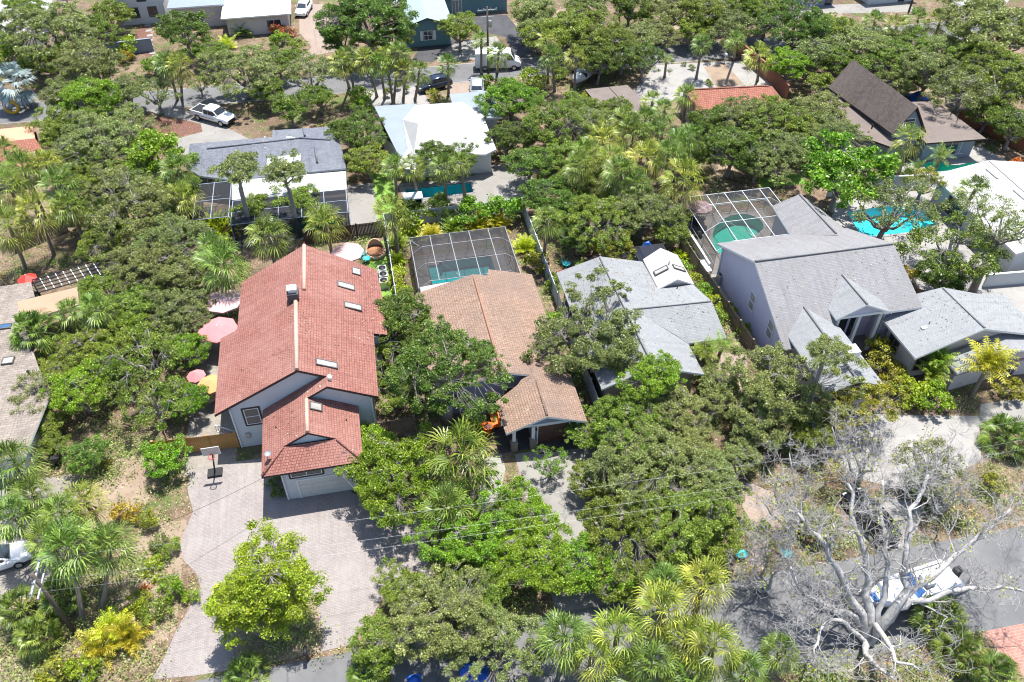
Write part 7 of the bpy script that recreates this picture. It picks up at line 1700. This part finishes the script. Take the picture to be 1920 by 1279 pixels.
# ---- the great bleached tree at lower right
def deadtree(label, base, limbs, seed, twig=1.0, rad=.34, leafy=0, fine_n=1):
    R = random.Random(seed); t = T('dead_tree', label, 'tree', (base[0], base[1], 0)); mb = MB(); tw = MB(); cnt = [0]; tips = []
    def grow(p, d, L_, r, lvl):
        n = 4; pts = [p]; dd = d.copy()
        for k in range(n):
            dd = (dd + Vector((R.gauss(0, .25), R.gauss(0, .25), R.gauss(.05, .2)))).normalized(); pts.append(pts[-1] + dd * L_ / n)
        m = mb if r > .03 else tw
        m.tube(pts, [max(.010, r * (1 - .6 * k / n)) for k in range(n + 1)], 6 if r > .05 else 4 if r > .02 else 3, cap=False); cnt[0] += 1; tips.append(pts[-1])
        if lvl <= 1:
            for _ in range(fine_n):
                q = pts[R.randint(1, n)]; e = q + (dd * .6 + Vector((R.gauss(0, .8), R.gauss(0, .8), R.gauss(.1, .6)))).normalized() * R.uniform(.35, .95)
                tw.tube(wiggle(q, e, 2, .07, R), [.011, .009, .006], 3, cap=False)
        if lvl <= 0: return
        for k in range(R.choice((2, 2, 3)) if lvl > 1 else R.choice((2, 3))):
            q = pts[R.randint(1, n)]; nd = (dd + Vector((R.gauss(0, .75), R.gauss(0, .75), R.gauss(.1, .45)))).normalized(); grow(q, nd, L_ * R.uniform(.5, .8), r * R.uniform(.42, .62), lvl - 1)
    for limb, r0, sub in limbs:
        pts = [Vector(q) for q in limb]; fine = []
        for i in range(len(pts) - 1):
            for k in range(3): fine.append(pts[i].lerp(pts[i + 1], k / 3) + (Vector((R.uniform(-1, 1), R.uniform(-1, 1), R.uniform(-1, 1))) * .22 if i + k else Vector((0, 0, 0))))
        fine.append(pts[-1]); n = len(fine); mb.tube(fine, [1.35 * r0 * (1 - .74 * k / (n - 1)) for k in range(n)], 8)
        for k in range(max(2, int(n * .42)), n):
            for _ in range(sub if k > n * .6 else 1):
                d = (fine[k] - fine[k - 1]).normalized(); nd = (d * .7 + Vector((R.gauss(0, .7), R.gauss(0, .7), R.gauss(.35, .4)))).normalized(); grow(fine[k], nd, R.uniform(1.2, 2.3) * twig, r0 * (1 - .72 * k / (n - 1)) * R.uniform(.35, .55), 3)
    mb.build('trunk', MT['bark_dead'], t); tw.build('twigs', MT['twig_dead'], t)
    if leafy:
        rng = np.random.default_rng(seed); sel = R.sample(tips, min(len(tips), leafy)); C = np.concatenate([np.array(q)[None] + rng.normal(size=(10, 3)) * .22 for q in sel]); C -= np.array([base[0], base[1], 0]); n = len(C)
        me = leafmesh('leaf_tufts', C, rng.normal(size=(n, 3)) + np.array([0, 0, 1]), np.full(n, .10), np.full(n, .05), np.stack([rng.random(n), rng.random(n), np.zeros(n)], 1), [L['olive']], rng); o = bpy.data.objects.new('leaf_tufts', me); link(o, t); o['kind'] = 'stuff'
    return t
bs = g(1628, 1205)[:2] + (0,)
def q(*a): return [bs] + [g(x, y, z) for x, y, z in a]
deadtree('huge bleached leafless tree with spreading grey limbs at lower right', bs, [
    (q((1610, 1150, 2.2), (1590, 1100, 4.2), (1560, 1045, 6.2), (1520, 990, 7.6), (1475, 955, 8.6)), .24, 3),
    (q((1630, 1140, 2.5), (1625, 1060, 5.0), (1608, 985, 7.2), (1588, 905, 8.8)), .26, 3),
    (q((1650, 1150, 2.2), (1664, 1060, 5.0), (1660, 975, 7.4), (1655, 900, 8.8)), .2, 2),
    (q((1672, 1148, 2.0), (1700, 1105, 3.4), (1698, 1030, 5.8), (1705, 960, 7.5), (1740, 890, 8.8)), .28, 2),
    (q((1680, 1140, 2.2), (1715, 1100, 3.4), (1790, 1040, 5.2), (1862, 985, 6.4), (1895, 955, 7)), .22, 2),
    (q((1680, 1142, 2.1), (1720, 1125, 3.0), (1800, 1108, 3.9), (1855, 1104, 4.4), (1925, 1110, 4.9)), .2, 2),
    (q((1600, 1160, 2.0), (1555, 1145, 3.0), (1510, 1112, 4.4), (1480, 1058, 6.0)), .2, 3),
    (q((1640, 1170, 1.9), (1660, 1205, 3.0), (1680, 1240, 3.8), (1725, 1258, 4.2)), .18, 1),
    (q((1600, 1178, 1.8), (1560, 1160, 2.8), (1530, 1200, 3.2), (1525, 1250, 3.6)), .14, 3),
    (q((1620, 1215, 1.5), (1640, 1245, 2.4), (1680, 1275, 3.0)), .2, 1)], 8, leafy=90)
for lab, bx, tops, sd in [('bare pale twiggy tree left of the huge bleached tree', (1490, 1010), [(1440, 880, 6), (1480, 850, 6.5), (1420, 930, 5), (1520, 870, 6), (1455, 960, 5)], 3),
                          ('bare pale tree before the olive tree behind the bleached limbs', (1610, 905), [(1560, 800, 5), (1600, 790, 5.5), (1640, 810, 5), (1580, 850, 4.5), (1650, 850, 5)], 4),
                          ('small bare tree by the right drive beyond the bleached limbs', (1760, 965), [(1730, 850, 5.5), (1780, 840, 5.5), (1820, 880, 5), (1700, 880, 5), (1800, 930, 4.5)], 5),
                          ('bare twiggy shrub tree left of the road at lower right', (1430, 1110), [(1400, 1020, 4), (1440, 1010, 4.5), (1470, 1040, 4), (1400, 1080, 3.2)], 6)]:
    bb = g(*bx); deadtree(lab, bb, [([bb, tuple(np.array(bb) * .55 + np.array(g(*tp)) * .45), g(*tp)], .10, 2) for tp in tops], sd, .75, leafy=25)

# ---- low plants and litter nobody could count
EXC = [[v.co.to_2d()[:] for v in []]]
hard = []
for o in list(COL.objects):
    if o.type == 'MESH' and o.get('kind') == 'structure' and o.name.split('.')[0] in ('driveway', 'path', 'near_road', 'far_road', 'side_road', 'patio', 'porch', 'lawn', 'gravel_yard', 'verge'):
        hard.append([[tuple(o.data.vertices[i].co[:2]) for i in p.vertices] for p in o.data.polygons])
for o in list(COL.objects):
    if o.type == 'MESH' and o.name.split('.')[0] == 'pool_deck': hard.append([[tuple(o.data.vertices[i].co[:2]) for i in p.vertices] for p in o.data.polygons])
foot = [[-13, 40.5, -.5, 61.5], [3, 42.5, 13.8, 60], [16.8, 44.8, 28.3, 60.2], [32.9, 39, 45.8, 65], [43.5, 41, 57, 49], [61, 54, 74, 68.5], [58, 75, 72, 89.5], [40.5, 85.5, 53, 93.6], [29, 89, 36, 97], [2, 81, 17.5, 98.5], [-19.6, 74.5, -2, 93.5], [-50, 46.5, -28, 68], [-50, 90.5, -35.6, 100]]
boxes = [([min(p[0] for f in s for p in f), min(p[1] for f in s for p in f), max(p[0] for f in s for p in f), max(p[1] for f in s for p in f)], s) for s in hard]
def free(x, y):
    for f in foot:
        if f[0] < x < f[2] and f[1] < y < f[3]: return False
    for b, s in boxes:
        if b[0] <= x <= b[2] and b[1] <= y <= b[3] and any(inside((x, y), f) for f in s): return False
    for pl in POOLS.values():
        if inside((x, y), pl): return False
    return True
rng = np.random.default_rng(9); R = random.Random(9); C = []; Nn = []; G = []; LN = []
n = 0
while n < 9000:
    a, b = R.uniform(-60, 1980), R.uniform(-20, 1300); x, y, _ = g(a, b)
    dens = noise.noise(Vector((x * .13, y * .13, 3))) + .5 * noise.noise(Vector((x * .5, y * .5, 8)))
    if R.random() > .42 + dens * .8 or not free(x, y): 
        n += .25; continue
    k = 18; s = R.uniform(.15, .42); p = rng.normal(size=(k, 3)) * np.array([s, s, s * .45]); p[:, 2] = np.abs(p[:, 2]) + .03
    C.append(p + np.array([x, y, 0])); Nn.append(rng.normal(size=(k, 3)) * .6 + np.array([0, 0, .8])); G.append(np.stack([rng.random(k), np.clip(rng.normal(R.random(), .15, k), 0, 1), np.full(k, float(R.random() < .22) * R.random())], 1)); LN.append(np.full(k, R.uniform(.045, .10))); n += 1
n = 0
while n < 2600:
    a, b = R.uniform(-60, 1980), R.uniform(-20, 1300); x, y, _ = g(a, b); n += 1
    if R.random() > .55 + noise.noise(Vector((x * .11, y * .11, 5))) * .9 or not free(x, y) or not free(x + .6, y) or not free(x, y - .6): continue
    k = 110; s = R.uniform(.35, .8); p = rng.normal(size=(k, 3)) * np.array([s, s, s * .45]); p[:, 2] = np.abs(p[:, 2]) + .05
    C.append(p + np.array([x, y, 0])); Nn.append(rng.normal(size=(k, 3)) * .6 + np.array([0, 0, .8])); G.append(np.stack([rng.random(k), np.clip(rng.normal(R.random(), .15, k), 0, 1), np.full(k, float(R.random() < .12) * R.random())], 1)); LN.append(np.full(k, R.uniform(.06, .12)))
C = np.concatenate(C); LN = np.concatenate(LN)
me = leafmesh('undergrowth', C, np.concatenate(Nn), LN, LN * .5, np.concatenate(G), [L['oakg']], rng); o = bpy.data.objects.new('undergrowth', me); link(o); tag(o, 'low scattered undergrowth between the houses', 'undergrowth', kind='stuff')
C = []; n = 0
while len(C) < 26000 and n < 120000:
    n += 1; x, y, _ = g(R.uniform(-40, 1960), R.uniform(0, 1290))
    if free(x, y): C.append((x, y, R.uniform(.015, .05)))
C = np.array(C); n = len(C); ln = rng.uniform(.04, .10, n)
me = leafmesh('leaf_litter', C, rng.normal(size=(n, 3)) * .3 + np.array([0, 0, 1]), ln, ln * .5, np.stack([rng.random(n), rng.random(n), rng.uniform(.3, 1, n)], 1), [L['litter']], rng); o = bpy.data.objects.new('leaf_litter', me); link(o); tag(o, 'dry fallen leaves on the soil', 'leaf litter', kind='stuff')

# leaves blown onto the roofs under the trees
C = []; NN = []
for fn, (x0, y0, x1, y1), cnt in ((fA, (-13.5, 46.5, -.5, 61.5), 420), (fW, (-10.2, 40.2, -3.2, 46), 120), (rooffn(rB), (3, 46.5, 14, 60), 520), (rooffn(rB2), (8, 41.6, 14.3, 46), 160), (fC, (16.6, 44.6, 28.5, 59.8), 520), (fD, (32.7, 45.6, 46, 60.3), 260), (rooffn(rE), (43.2, 42.6, 55, 48.6), 160), (rooffn(rK), (-19.4, 83.2, -2.4, 92), 200), (rooffn(rL), (-40, 47, -28, 67), 300)):
    k = 0; hub = [(R.uniform(x0, x1), R.uniform(y0, y1)) for _ in range(7)]
    while k < cnt:
        k += 1; h_ = R.choice(hub); x, y = (h_[0] + R.gauss(0, 1.1), h_[1] + R.gauss(0, 1.6)) if R.random() < .7 else (R.uniform(x0, x1), R.uniform(y0, y1)); z = fn(x, y)
        if z: C.append((x, y, z + .035))
C = np.array(C); n = len(C); ln = rng.uniform(.04, .10, n)
me = leafmesh('leaf_debris', C, rng.normal(size=(n, 3)) * .25 + np.array([0, 0, 1]), ln, ln * .5, np.stack([rng.random(n), rng.random(n), rng.uniform(0, .6, n)], 1), [L['litter']], rng); o = bpy.data.objects.new('leaf_debris', me); link(o); tag(o, 'fallen leaves scattered over the roofs', 'leaf debris', kind='stuff')
